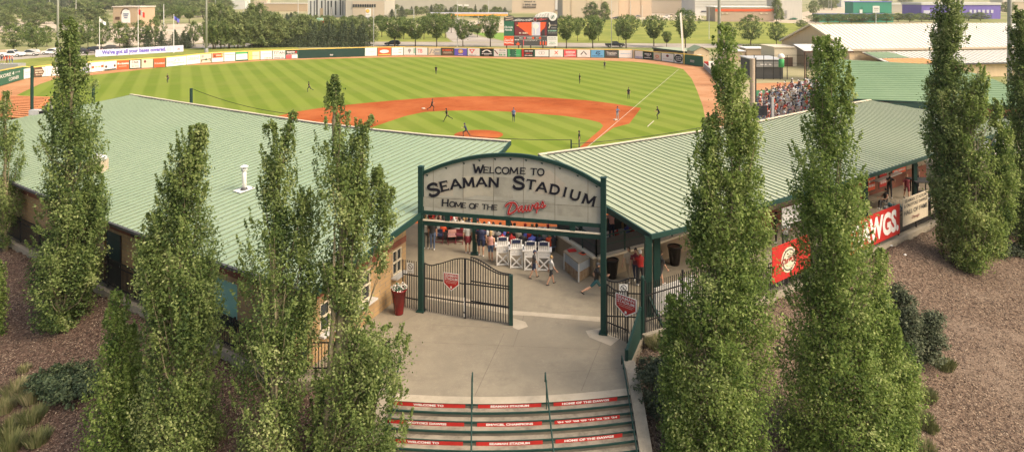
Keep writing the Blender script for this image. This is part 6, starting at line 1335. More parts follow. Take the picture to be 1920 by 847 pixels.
# --- the packed stand beyond the right roof: stepped rows falling towards the field
st = thing('grandstand_rows', 'stepped grandstand rows under the packed crowd', 'grandstand', PY(1470, 190, 78))
dep = Vector((.355, 1, 0)).normalized(); stp = Vector((dep.y, -dep.x, 0)); a0 = Vector((22.9, 64.5, 0)); NR_ = 13; zrow = lambda j: -1.15 + .36 * j
for j in range(NR_): c = a0 + stp * (j * .82) + dep * 19; z = zrow(j); mb = MB(); mb.box((c.x, c.y, (z + FZ) / 2), (.80, 38, z - FZ), P('grey'), rz=-math.atan2(dep.x, dep.y)); mb.build('row', st)
cnt = 0
for j in range(NR_):
    for i in range(30):
        p = a0 + dep * (i * 1.22 + 1 + r_.uniform(-.5, .5)) + stp * (j * .82 + r_.uniform(-.2, .2)); p.z = zrow(j); u = CX + p.x / p.y * F; v = VH + (HC - p.z - .9) / p.y * F
        if not (1414 < u < 1535) or v > 240 or v < 150 or (u < 1437 and v > 216) or r_.random() < .05: continue
        c = r_.choice(CR[:1] + CR[3:5] + CR[7:10] + [('white', 'tan'), ('beige', 'tan'), ('orange', 'tan'), ('ltgrey', 'beige'), ('pink', 'tan'), ('white', 'beige'), ('beige', 'maroon'), ('pink', 'beige')]); h = r_.choice(HEADS); cnt += 1
        person('spectator in %s top with %s in the packed stand' % (CN[c[0]], HN[h]), p, R(90) + r_.uniform(-.5, .5), 'sit', c[0], c[1], *h, group='spectators in the packed stand', z=-.02, **SW)
print('crowd', cnt)
q = PY(1423, 236, 62); mb = MB(); mb.box(q + Vector((.2, 0, -.2)), (1.6, 1.2, 1.4), P('ltgrey')); mb.box(q + Vector((1.15, -.2, .9)), (.18, .3, 3.4), P('ltgrey')); mb.box(q + Vector((.2, .4, 1.3)), (1.4, .1, .9), P('charcoal')); mb.build('press_box_corner', label='pale block with a dark pane beside the concrete mast', cat='booth')
for i in range(5):
    c = r_.choice(CR); h = HEADS[i]; person('%s spectator in %s top behind the blank white panel at the far left' % (['first', 'second', 'third', 'fourth', 'fifth'][i], CN[c[0]]), PZ(3 + i * 5, 132 - i * .3, FZ) + Vector((0, 0, 1.3)), r_.uniform(2.6, 3.4), 'stand', 'orange' if i % 2 else c[0], c[1], *h, group='spectators at the far left corner', vox=.05, hands=False)
platform = MB(); q = PZ(12, 131, FZ); platform.box(q + Vector((0, 0, .65)), (6.5, 2.4, 1.3), P('grey')); platform.build('viewing_platform', label='low grey platform under the orange clad spectators at the far left', cat='platform')
# --- patio table with umbrella and bins under the right roof
q = PY(1728, 395, 45.2); q.z = 0; t = thing('barbecue_cart', 'dark roofed cart behind the Hall of Fame banner', 'cart', q)
part('box', t, lambda mb: mb.box(q + Vector((0, 0, .6)), (.9, .7, 1.1), P('charcoal'))); part('roof', t, lambda mb: mb.prism([(q.x - .7, q.y - .6), (q.x + .7, q.y - .6), (q.x + .7, q.y + .6), (q.x - .7, q.y + .6)], 1.9, 1.96, P('charcoal')))
part('post', t, lambda mb: [mb.box(q + Vector((x, y, 1.5)), (.05, .05, .85), BK) for x in (-.5, .5) for y in (-.4, .4)])
part('label_plate', t, lambda mb: mb.box(q + Vector((0, -.36, .75)), (.6, .02, .25), P('ltgrey')))
q = PZ(1676, 390, 0); q.z = 0; q = Vector((PY(1676, 388, 42.5).x, 42.5, 0)); t = thing('wire_basket', 'wire crate of green goods behind the DAWGS. banner', 'basket', q)
part('frame', t, lambda mb: [mb.tube([q + Vector((x, -.4, 0)), q + Vector((x, -.4, 1.3)), q + Vector((x, .4, 1.3)), q + Vector((x, .4, 0))], .02, P('grey'), 5) for x in (-.6, -.3, 0, .3, .6)]); part('contents', t, lambda mb: [mb.ell(q + Vector((rnd.uniform(-.5, .5), rnd.uniform(-.3, .3), rnd.uniform(.3, 1.1))), (.16, .14, .13), P('teal' if rnd.random() < .5 else 'grey'), 7, 5) for _ in range(26)])
# ================================================================ foliage
def leaf_mat(name, cols, trans=.35):
    m = bpy.data.materials.new(name); m.use_nodes = True; nt = m.node_tree; N = nt.nodes; L = nt.links; b = N['Principled BSDF']; b.inputs['Roughness'].default_value = .55; b.inputs['Specular IOR Level'].default_value = .25
    at_ = N.new('ShaderNodeAttribute'); at_.attribute_name = 'tone'; cr = N.new('ShaderNodeValToRGB'); e = cr.color_ramp.elements
    e[0].position = 0; e[0].color = (*cols[0], 1); e[1].position = 1; e[1].color = (*cols[-1], 1)
    for i, c in enumerate(cols[1:-1]): x = e.new((i + 1) / (len(cols) - 1)); x.color = (*c, 1)
    L.new(at_.outputs['Fac'], cr.inputs[0]); L.new(cr.outputs[0], b.inputs['Base Color'])
    tr = N.new('ShaderNodeBsdfTranslucent'); L.new(cr.outputs[0], tr.inputs[0]); mx = N.new('ShaderNodeMixShader'); mx.inputs[0].default_value = trans; L.new(b.outputs[0], mx.inputs[1]); L.new(tr.outputs[0], mx.inputs[2]); L.new(mx.outputs[0], N['Material Output'].inputs[0]); return m
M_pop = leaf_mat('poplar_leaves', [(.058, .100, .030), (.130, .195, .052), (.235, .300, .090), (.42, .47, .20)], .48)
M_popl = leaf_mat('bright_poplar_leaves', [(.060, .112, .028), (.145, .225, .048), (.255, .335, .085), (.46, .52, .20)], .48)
M_elm = leaf_mat('elm_leaves', [(.060, .105, .036), (.115, .175, .050), (.19, .25, .072), (.31, .36, .12)], .4)
M_gro = leaf_mat('grove_leaves', [(.10, .145, .055), (.175, .23, .085), (.265, .31, .12), (.39, .41, .18)], .4)
M_spr = leaf_mat('spruce_needles', [(.035, .058, .035), (.065, .095, .050), (.11, .14, .068), (.18, .20, .10)], .2)
M_jun = leaf_mat('juniper_needles', [(.032, .058, .030), (.075, .11, .055), (.13, .17, .08), (.22, .26, .12)], .2)
M_gry = leaf_mat('grey_shrub_leaves', [(.045, .062, .036), (.095, .12, .065), (.17, .19, .11), (.29, .30, .19)], .3)
M_gras = leaf_mat('grass_blades', [(.07, .09, .035), (.14, .165, .06), (.24, .245, .11), (.40, .35, .21)], .3)
M_bark = mat('poplar_bark', (.26, .225, .14), var=.35, scale=6, bump=.4, bscale=14, stretch=(1, 1, .3)); M_bark2 = mat('dark_bark', (.10, .075, .055), var=.3, scale=8)
def cloud(name, c, size, m, tone, seed=0, parent=None, outn=None, aspect=.62, up=.35, label=None, cat=None, kind=None, group=None, loc=None):
    """c: leaf centres (N,3); every leaf a small folded rhomb turned at random, a bit towards outn and the sky"""
    r = np.random.default_rng(seed); n = len(c); nr = r.normal(size=(n, 3)); 
    if outn is not None: nr = nr * .75 + outn * .8
    nr[:, 2] += up; nr /= np.linalg.norm(nr, axis=1)[:, None]
    t = r.normal(size=(n, 3)); t -= nr * (t * nr).sum(1)[:, None]; t /= np.linalg.norm(t, axis=1)[:, None]; b = np.cross(nr, t)
    s = (size * r.uniform(.65, 1.3, n))[:, None]
    V = np.empty((n, 4, 3)); V[:, 0] = c + t * s; V[:, 1] = c + b * s * aspect + nr * s * .15; V[:, 2] = c - t * s; V[:, 3] = c - b * s * aspect + nr * s * .15
    o0 = np.array(loc if loc is not None else (parent['_o'] if parent is not None else (c[:, 0].mean(), c[:, 1].mean(), c[:, 2].min())), float); V = V.reshape(-1, 3) - o0
    me = bpy.data.meshes.new(name); me.vertices.add(n * 4); me.vertices.foreach_set('co', V.astype(np.float32).ravel()); me.loops.add(n * 4); me.loops.foreach_set('vertex_index', np.arange(n * 4, dtype=np.int32))
    me.polygons.add(n); me.polygons.foreach_set('loop_start', np.arange(0, n * 4, 4, dtype=np.int32)); me.polygons.foreach_set('loop_total', np.full(n, 4, dtype=np.int32))
    a = me.attributes.new('tone', 'FLOAT', 'POINT'); a.data.foreach_set('value', np.repeat(np.clip(tone, 0, 1), 4).astype(np.float32)); me.materials.append(m); me.update(calc_edges=True)
    o = bpy.data.objects.new(name, me); COL.objects.link(o)
    if parent is not None: o.parent = parent
    else: o.location = o0
    o['_o'] = tuple(o0); return tag(o, label, cat, group, kind)
def vnoise(p, s, seed):
    """cheap vector value noise"""
    q = p * s + seed * 17.3; return (np.sin(q[:, 0] * 1.7 + 1.3 * np.sin(q[:, 1] * 1.1)) + np.sin(q[:, 1] * 2.1 + 1.7 * np.sin(q[:, 2] * .9)) + np.sin(q[:, 2] * 1.9 + 1.1 * np.sin(q[:, 0] * 1.3))) / 3
def poplar(label, base, lobes, n, seed, m=None, leaf=.055, tone=.42, holes=.0, trunk_r=.13, stems=1, lean=0, top_open=.0, sprigs=True):
    """lobes: list of profiles [(v, uL, uR), ...] measured on the photograph at the tree's own distance, top first"""
    r = np.random.default_rng(seed); base = Vector(base); Y = base.y; t = thing('poplar_tree', label, 'tree', base); allc, alln, allt = [], [], []
    tot = sum((b[0] - a[0]) * (b[2] - b[1] + a[2] - a[1]) / 2 for lb_ in lobes for a, b in zip(lb_, lb_[1:])); tips = []
    for li, lb_ in enumerate(lobes):
        v = np.array([q[0] for q in lb_], float); xc = (np.array([(q[1] + q[2]) / 2 for q in lb_]) - CX) / F * Y; rad = np.array([(q[2] - q[1]) / 2 for q in lb_]) / F * Y; z = HC - (v - VH) / F * Y
        area = sum((b[0] - a[0]) * (b[2] - b[1] + a[2] - a[1]) / 2 for a, b in zip(lb_, lb_[1:])); nl = int(n * area / tot); per = 60; nc = max(8, nl // per)
        gx = lambda h: np.interp(h, z[::-1], xc[::-1]); gr_ = lambda h: np.interp(h, z[::-1], rad[::-1])
        zz = np.linspace(z[-1], z[0], 200); w = gr_(zz) + .22; cdf = np.cumsum(w) / w.sum(); c1 = np.interp(r.random(nc), cdf, zz); th = r.uniform(0, 2 * np.pi, nc); R1 = gr_(c1)
        L_ = r.uniform(.45, 1.25, nc) * np.clip(.35 + R1 * .9, .3, 1.3); c0 = np.maximum(c1 - L_, z[-1] - .2); lb2 = vnoise(np.stack([np.cos(th) * 1.3, np.sin(th) * 1.3, c1 * .75], 1), 1.6, seed + 2 * li); q1 = r.random(nc) ** .33 * (1.02 + .20 * lb2 + .10 * r.normal(size=nc)); r1 = R1 * q1; r0 = np.maximum(r1 - L_ * r.uniform(.12, .5, nc), 0) * r.uniform(.6, 1, nc)
        T1 = np.stack([gx(c1) + r1 * np.cos(th), base.y + r1 * np.sin(th) * .95, c1], 1); T0 = np.stack([gx(c0) + r0 * np.cos(th + .2), base.y + r0 * np.sin(th + .2) * .95, c0], 1)
        g = vnoise(T1 * np.array([1, 1, .55]), 2.0, seed + li) + .5 * vnoise(T1, 4.1, seed + 5); keep = g > (-.62 + holes * 1.6 + top_open * 1.3 * np.clip((c1 - z[-1]) / (z[0] - z[-1]), 0, 1)); T0, T1, th, L_, q1, c1 = T0[keep], T1[keep], th[keep], L_[keep], q1[keep], c1[keep]; nc = len(T1)
        if nc == 0: continue
        sp_ = r.random((nc, per)) ** .75; pr = (.045 + .085 * L_)[:, None] * (.35 + np.sin(np.pi * np.clip(sp_, 0, 1)) ** .7); D = r.normal(size=(nc, per, 3)) * pr[..., None] * 1.05; pts = T0[:, None] + (T1 - T0)[:, None] * sp_[..., None] + D
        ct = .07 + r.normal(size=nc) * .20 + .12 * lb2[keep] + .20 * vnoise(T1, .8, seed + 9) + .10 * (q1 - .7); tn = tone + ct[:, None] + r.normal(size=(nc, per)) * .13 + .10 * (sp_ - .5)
        on = np.stack([np.cos(th), np.sin(th), np.full(nc, .15)], 1)[:, None].repeat(per, 1); allc.append(pts.reshape(-1, 3)); allt.append(tn.ravel()); alln.append(on.reshape(-1, 3))
        for k in range(min(90, nc // 5)): j = r.integers(nc); tips.append((Vector(T0[j]).lerp(Vector(T1[j]), .7), 0))
        if sprigs:                                # shoots that break the outline upwards
            for k in range(int(10 + area / 900)):
                i = r.random() ** 1.3; h = z[-1] + (z[0] - z[-1]) * (1 - i * .85); a = r.uniform(0, 6.28); R0 = float(gr_(h)); X0 = float(gx(h)); LL_ = min(r.uniform(.3, .8), max(.12, z[0] - h)); tt = r.random(60) ** .8
                p = np.stack([X0 + np.cos(a) * (R0 * (.85 + .22 * tt)), base.y + np.sin(a) * R0 * (.85 + .2 * tt), h + LL_ * tt], 1) + r.normal(size=(60, 3)) * .055 * (1.2 - tt)[:, None]; allc.append(p); allt.append(tone + .18 + r.normal(size=60) * .13); alln.append(np.tile([np.cos(a), np.sin(a), .3], (60, 1)))
    mt = m or M_pop; c = np.concatenate(allc); c[:, 2] = np.maximum(c[:, 2], base.z + .1)
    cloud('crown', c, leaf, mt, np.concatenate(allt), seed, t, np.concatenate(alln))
    # trunk, following the main profile, with steep limbs
    lb_ = lobes[0]; v = np.array([q[0] for q in lb_], float); xc = (np.array([(q[1] + q[2]) / 2 for q in lb_]) - CX) / F * Y; z = HC - (v - VH) / F * Y; H_ = z[0] - base.z
    mb = MB(); pts = []; rs = []
    for i in range(13):
        f = i / 12 * .97; zz_ = base.z - .2 + (H_ + .2) * f; x = np.interp(zz_, z[::-1], xc[::-1]); x = base.x + (x - base.x) * min(1, f * 1.6); pts.append((x + .04 * math.sin(i * 1.7 + seed), base.y + .05 * math.cos(i * 1.3 + seed), zz_)); rs.append(trunk_r * (1 - f) ** .8 + .012)
    mb.tube(pts, rs, M_bark, 9)
    P3 = [Vector(p) for p in pts]
    for tip, xm in tips:
        h0 = max(base.z + .5, tip.z - r.uniform(1.0, 2.6)); k = min(11, max(0, (h0 - pts[0][2]) / (pts[-1][2] - pts[0][2]) * 12)); a = P3[int(k)].lerp(P3[min(12, int(k) + 1)], k - int(k)); mid = a.lerp(tip, .45) + Vector(((tip.x - a.x) * .2, (tip.y - a.y) * .2, -.08)); mb.tube([a, mid, tip], [trunk_r * .22, trunk_r * .15, .008], M_bark, 5, cap=False)
    for s in range(stems - 1):
        a = 6.28 * s / max(1, stems - 1) + seed; o = Vector((math.cos(a), math.sin(a), 0)) * .13; mb.tube([P3[0] + o * .6, P3[2] + o * 1.5, P3[5] + o * 2.2, P3[8] + o * 2.6], [trunk_r * .55, trunk_r * .5, trunk_r * .4, .02], M_bark, 6)
    mb.build('trunk', t, smooth=True); return t
TR_ = []
# left side
b = TP(12, 470); poplar('slim poplar at the far left edge above the kerb', (PY(10, 0, b.y).x, b.y, b.z), [[(172, 8, 13), (200, -4, 24), (250, -12, 34), (300, -16, 38), (360, -18, 40), (400, -16, 34), (440, -10, 22), (456, 0, 16)]], 13500, 1, leaf=0.055, holes=.18)
b = TP(113, 612); poplar('tall dense poplar in front of the left roof, darkest of the left group', b, [[(38, 124, 132), (60, 118, 142), (100, 110, 150), (132, 106, 160), (160, 100, 172), (200, 92, 176), (250, 82, 184), (300, 78, 184), (330, 80, 180), (360, 82, 186), (420, 78, 188), (480, 62, 182), (520, 54, 176), (570, 62, 164), (605, 88, 150), (615, 100, 130)], [(316, 172, 182), (340, 160, 196), (380, 150, 206), (430, 140, 196), (480, 130, 186), (520, 120, 178)]], 69000, 2, leaf=0.058, tone=.30, holes=.10, top_open=.22, trunk_r=.16)
b = TP(210, 868); poplar('short bright young poplar at the lower left', b, [[(548, 212, 220), (575, 208, 230), (610, 200, 242), (650, 186, 250), (700, 172, 256), (760, 164, 262), (830, 160, 270), (900, 170, 265)], [(612, 242, 250), (650, 236, 262), (720, 225, 282), (800, 215, 290), (880, 220, 290)]], 25500, 3, M_popl, leaf=0.047, tone=.34, holes=.05, trunk_r=.06)
b = TP(338, 872); poplar('full poplar with sunlit tip before the middle of the left roof', b, [[(234, 372, 376), (252, 362, 386), (280, 340, 386), (310, 312, 384), (350, 300, 384), (400, 298, 386), (440, 272, 392), (480, 262, 408), (520, 264, 414), (580, 280, 412), (650, 276, 408), (720, 268, 406), (800, 262, 404), (880, 290, 390)], [(400, 280, 296), (440, 268, 310), (520, 268, 320), (600, 280, 330)]], 69000, 4, leaf=0.047, tone=.40, holes=.04, top_open=.14, trunk_r=.14, stems=3)
b = TP(520, 880); poplar('airy poplar left of the forked one, in front of the roof', b, [[(214, 550, 556), (232, 538, 556), (260, 520, 552), (290, 500, 552), (330, 492, 556), (380, 488, 552), (430, 470, 560), (480, 450, 572), (540, 445, 585), (600, 442, 590), (680, 438, 580), (760, 440, 570), (880, 460, 560)], [(232, 505, 512), (260, 496, 516), (300, 490, 520), (360, 486, 520)], [(352, 568, 576), (380, 556, 590), (420, 548, 596), (480, 540, 596), (560, 540, 600), (640, 535, 596)]], 54000, 5, leaf=0.045, tone=.38, holes=.25, top_open=.25, trunk_r=.10, stems=2)
b = TP(612, 872); poplar('big forked poplar with pale bare trunk beside the plaza', b, [[(148, 626, 630), (175, 622, 636), (210, 606, 645), (250, 594, 658), (300, 588, 672), (350, 590, 690), (400, 588, 700), (450, 592, 700), (500, 600, 690), (550, 608, 680), (610, 610, 700), (660, 600, 720), (720, 600, 730), (800, 580, 720), (870, 590, 700)], [(222, 694, 700), (240, 668, 698), (270, 655, 690), (320, 650, 688), (380, 655, 700)], [(318, 706, 712), (340, 700, 716), (370, 690, 722), (420, 680, 740), (470, 690, 726), (500, 690, 724)], [(352, 722, 728), (375, 716, 738), (410, 706, 740)],
     [(600, 690, 720), (625, 670, 748), (650, 660, 768), (675, 660, 768), (700, 665, 750), (720, 670, 740)], [(728, 735, 750), (750, 705, 772), (790, 690, 774), (830, 680, 762), (880, 670, 740)], [(700, 585, 625), (760, 575, 640), (860, 570, 650)]], 75000, 6, leaf=0.047, tone=.38, holes=.24, top_open=.18, trunk_r=.20, stems=4)
# right side
b = TP(1372, 872); poplar('broad bright poplar right of the gate', b, [[(50, 1350, 1356), (70, 1342, 1364), (100, 1338, 1384), (140, 1338, 1400), (180, 1340, 1404), (220, 1345, 1416), (270, 1345, 1420), (320, 1340, 1428), (370, 1330, 1436), (430, 1315, 1440), (500, 1300, 1444), (560, 1280, 1446), (640, 1262, 1450), (720, 1258, 1446), (800, 1256, 1440), (880, 1280, 1420)], [(215, 1330, 1340), (240, 1312, 1350), (300, 1296, 1352), (360, 1292, 1350), (420, 1290, 1340), (480, 1288, 1330)], [(555, 1258, 1266), (580, 1248, 1282), (630, 1238, 1292), (690, 1236, 1300), (760, 1240, 1310), (860, 1245, 1310)]], 111000, 7, M_popl, leaf=0.047, tone=.38, holes=.07, trunk_r=.16, stems=3)
b = TP(1548, 876); poplar('widest bright poplar, right of the broad one', b, [[(70, 1540, 1550), (90, 1530, 1572), (120, 1522, 1584), (170, 1520, 1590), (215, 1518, 1592), (255, 1512, 1598), (280, 1492, 1606), (330, 1482, 1612), (390, 1484, 1620), (450, 1490, 1624), (510, 1492, 1640), (580, 1484, 1650), (650, 1470, 1680), (720, 1462, 1700), (800, 1462, 1720), (880, 1480, 1700)], [(468, 1640, 1652), (490, 1630, 1662), (540, 1620, 1668), (600, 1620, 1672)], [(575, 1652, 1664), (610, 1640, 1690), (690, 1640, 1725), (760, 1640, 1728), (860, 1640, 1710)], [(146, 1592, 1597), (165, 1580, 1601), (200, 1575, 1598)]], 126000, 8, M_popl, leaf=0.047, tone=.38, holes=.07, trunk_r=.17, stems=3)
b = TP(1790, 500); poplar('tall dark poplar reaching the top edge on the right', (PY(1776, 0, b.y + .6).x, b.y + .6, terr(PY(1776, 0, b.y + .6).x, b.y + .6)), [[(-26, 1770, 1780), (10, 1752, 1800), (50, 1750, 1812), (90, 1750, 1810), (130, 1742, 1806), (180, 1736, 1812), (230, 1734, 1812), (280, 1738, 1815), (340, 1745, 1812), (400, 1752, 1812), (450, 1760, 1816), (500, 1785, 1815)]], 63000, 9, leaf=0.066, tone=.32, holes=.08, top_open=.25, trunk_r=.15)
b = TP(1820, 510); poplar('lighter poplar with bundled pale stems, right of the tall dark one', b, [[(122, 1836, 1842), (145, 1818, 1850), (180, 1800, 1850), (230, 1796, 1845), (280, 1792, 1850), (330, 1788, 1858), (380, 1785, 1862), (440, 1785, 1866), (480, 1795, 1850), (498, 1810, 1835)], [(228, 1872, 1880), (250, 1862, 1890), (300, 1855, 1905), (360, 1850, 1906), (420, 1845, 1895), (470, 1845, 1880)], [(188, 1864, 1868), (205, 1858, 1874), (230, 1855, 1880)]], 57000, 10, M_popl, leaf=0.062, tone=.46, holes=.12, top_open=.15, trunk_r=.13, stems=7)
b = TP(1925, 480); poplar('dark poplar cut by the right picture edge', b, [[(15, 1906, 1916), (50, 1896, 1935), (100, 1898, 1940), (150, 1892, 1945), (220, 1888, 1950), (300, 1890, 1955), (360, 1895, 1955), (430, 1905, 1950), (480, 1915, 1940)]], 36000, 12, leaf=0.066, tone=.30, holes=.0, trunk_r=.14)
b = TP(-8, 630); poplar('poplar mostly outside the left picture edge', b, [[(490, -6, 2), (530, -22, 9), (580, -30, 10), (625, -22, 4)]], 5250, 13, M_popl, leaf=0.055)
# shrubs
def shrub(label, base, rx, ry, h, n, m, seed, leaf=.05, tone=.45, name='shrub', cat='shrub', flat=.5, spiky=0, stems=True):
    base = Vector(base); t = thing(name, label, cat, base); r = np.random.default_rng(seed); nc = n // 24; th = r.uniform(0, 6.283, nc); q = r.random(nc) ** .5; zz = r.random(nc) ** flat; sh = np.sqrt(np.clip(1 - (zz * .95) ** 2, .05, 1))
    nb = 7; bo = r.uniform(-1, 1, (nb, 2)) * .55; bs_ = r.uniform(.45, .75, nb); bh = r.uniform(.55, 1.05, nb) * (1 - .35 * np.abs(bo[:, 0])); bk = r.integers(0, nb, nc); C = np.stack([base.x + rx * (bo[bk, 0] + bs_[bk] * q * sh * np.cos(th)), base.y + ry * (bo[bk, 1] + bs_[bk] * q * sh * np.sin(th)), base.z + .05 + h * bh[bk] * zz], 1); C[:, 2] += .12 * h * vnoise(C, 2.5, seed); k = vnoise(C, 2.2, seed) > -.5; C, th = C[k], th[k]
    D = r.normal(size=(len(C), 24, 3)) * .09 * max(rx, .6); D[..., 2] *= .6; 
    if spiky: s_ = r.random((len(C), 24)); D = np.stack([np.cos(th)[:, None] * s_ * .45, np.sin(th)[:, None] * s_ * .45, s_ * .12 + r.normal(size=s_.shape) * .02], 2) + r.normal(size=(len(C), 24, 3)) * .03
    p = (C[:, None] + D).reshape(-1, 3); tn = (tone + r.normal(size=(len(C), 1)) * .16 + r.normal(size=(len(C), 24)) * .12).ravel(); on = np.stack([np.cos(th), np.sin(th), np.full(len(C), .5)], 1)[:, None].repeat(24, 1).reshape(-1, 3); p[:, 2] = np.maximum(p[:, 2], base.z - .05)
    cloud('foliage', p, leaf, m, tn, seed, t, on)
    if stems: mb = MB(); [mb.tube([base, base + Vector((rx * .5 * math.cos(a), ry * .5 * math.sin(a), h * .6))], [.03, .008], M_bark2, 5) for a in [r.uniform(0, 6.28) for _ in range(9)]]; mb.build('stems', t)
    return t
b = TP(112, 742); shrub('spreading dark juniper on the left mulch slope', b + Vector((.1, .3, 0)), 1.25, .9, .95, 15000, M_jun, 21, .05, .36, 'juniper', spiky=1, flat=.9); b = TP(165, 735); shrub('smaller juniper touching the young bright poplar', b, .6, .5, .6, 5000, M_jun, 22, .05, .24, 'juniper', spiky=1)
b = TP(1712, 690); shrub('grey green bush beside the widest poplar', b + Vector((.1, .3, 0)), 1.35, 1.1, 3.2, 30000, M_gry, 23, .05, .34); b = TP(1690, 700); 
b = TP(1232, 790); shrub('grey green bush left of the broad poplar', b + Vector((0, .3, 0)), .85, .8, 2.4, 15000, M_gry, 24, .045, .34); b = TP(1215, 700); shrub('low pale twiggy shrub beside the right stair wall', b, .6, .5, .5, 3500, M_gry, 25, .05, .5)
b = TP(1902, 440); shrub('silvery shrub at the right edge under the dark poplar', b, 1.9, 1.2, 2.2, 15000, M_gry, 26, .07, .42); b = TP(1880, 500); shrub('dark low shrub behind the bundled stems poplar', b + Vector((.6, 1.2, 0)), 1.8, .9, 1.3, 9000, M_gry, 27, .07, .18)
def tuft(label, base, h, n, seed, spread=.45, tone=.5, m=None):
    base = Vector(base); r = np.random.default_rng(seed); mb = MB(); V = np.empty((n, 4, 3)); a = r.uniform(0, 6.283, n); rr = spread * np.sqrt(r.random(n)); bx = np.stack([base.x + rr * np.cos(a), base.y + rr * np.sin(a), np.full(n, base.z)], 1)
    hh = h * r.uniform(.6, 1.2, n); out = r.uniform(.1, .55, n) * hh; tip = bx + np.stack([out * np.cos(a), out * np.sin(a), hh], 1); mid = (bx + tip) / 2; mid[:, 2] += hh * .12; w = .012; sd = np.stack([-np.sin(a), np.cos(a), np.zeros(n)], 1) * w
    V[:, 0] = bx - sd; V[:, 1] = bx + sd; V[:, 2] = mid + sd; V[:, 3] = tip; o0 = np.array(base); me = bpy.data.meshes.new('grass_tuft'); V = V.reshape(-1, 3) - o0
    me.vertices.add(n * 4); me.vertices.foreach_set('co', V.astype(np.float32).ravel()); me.loops.add(n * 4); me.loops.foreach_set('vertex_index', np.arange(n * 4, dtype=np.int32)); me.polygons.add(n); me.polygons.foreach_set('loop_start', np.arange(0, n * 4, 4, dtype=np.int32)); me.polygons.foreach_set('loop_total', np.full(n, 4, dtype=np.int32))
    at_ = me.attributes.new('tone', 'FLOAT', 'POINT'); at_.data.foreach_set('value', np.repeat(np.clip(tone + r.normal(size=n) * .2, 0, 1), 4).astype(np.float32)); me.materials.append(m or M_gras); me.update(calc_edges=True)
    o = bpy.data.objects.new('grass_tuft', me); COL.objects.link(o); o.location = base; tag(o, label, 'grass tuft', 'ornamental grass tufts on the mulch'); return o
TU = [(20, 815, .75, 'green grass tuft in the lower left corner'), (60, 790, .6, 'grass tuft right of the corner one at the lower left'), (8, 770, .6, 'grass tuft at the left edge below the pale ones'), (70, 830, .5, 'small grass tuft near the bottom edge at the left'), (30, 742, .7, 'pale grass tuft at the left edge, level with the juniper foot'), (60, 752, .7, 'pale grass tuft left of the juniper'), (18, 845, .7, 'grass tuft on the bottom edge at the far left'), (45, 695, .3, 'faint dry tuft above the juniper'),
      (1745, 808, .4, 'round grass tuft right of the widest poplar'), (1728, 795, .55, 'grass tuft touching the widest poplar'), (1732, 850, .5, 'dry grass tuft on the bottom edge right of the widest poplar'), (1735, 750, .5, 'grass tuft under the grey green bush at the right'), (1770, 690, .5, 'straw coloured tuft with a dark hollow beside the bush'), (1225, 620, .45, 'dry tuft by the guard board kerb'), (1230, 650, .5, 'pale dry tuft between guard board and broad poplar'), (1490, 790, .35, 'small tuft between the two bright poplars'), (410, 820, .35, 'dry tuft between the full and the airy poplar')]
for i, (u, v, h, lab) in enumerate(TU): tuft(lab, TP(u, v), h * .75, 520 if h > .4 else 260, 40 + i, .38 if h > .4 else .25, .45 if 'pale' not in lab and 'dry' not in lab else .7)
# chips and twigs lying loose on the slopes
def chip_field(name, x0, x1, y0, y1, n, seed):
    r = np.random.default_rng(seed); X = r.uniform(x0, x1, n * 2); Yy = y0 + (y1 - y0) * r.random(n * 2) ** 1.25; pts = []
    for x, y in zip(X, Yy):
        u, v = CX + x / y * F, 0
        z = terr(x, y)
        if z < -6 or abs(x / y) > .78: continue
        d, s = seg_d(x, y, BL if x < 0 else BR)
        if s > 0: continue
        pts.append((x, y, z + .018)); 
        if len(pts) >= n: break
    p = np.array(pts); return cloud(name, p, .040, M_chip, r.random(len(p)), seed, aspect=.4, up=2.2, kind='stuff', loc=(0, 0, 0))
M_chip = leaf_mat('bark_chips', [(.028, .018, .014), (.085, .055, .040), (.19, .135, .095), (.42, .34, .25)], .0)
chip_field('mulch_chips', -34, -4.6, 17, 42, 52000, 61); chip_field('mulch_chips', 4.6, 36, 17, 46, 62000, 62)
for i, (u, v, c, lab) in enumerate([(1251, 712, 'white', 'small white pebble like scrap beside the right stair wall'), (1208, 781, 'white', 'white strip of litter below the grey bush at the stair wall'), (1697, 479, 'white', 'crumpled white paper on the right mulch'), (1671, 462, 'ltgrey', 'small pale scrap at the right kerb')]):
    q = TP(u, v); mb = MB(); mb.ell(q + Vector((0, 0, .04)), (.09, .06, .05), P(c), 7, 5); mb.build('litter', label=lab, cat='litter')
mb = MB(); q = TP(1283, 577) if False else PZ(1282, 600, 0) + Vector((0, .1, 0)); mb.lathe(q, [(.16, 0), (.20, .05), (.2, .30), (.13, .40)], BK, 12); mb.build('ground_lamp', label='small black ground lamp behind the white screen fence', cat='lamp')
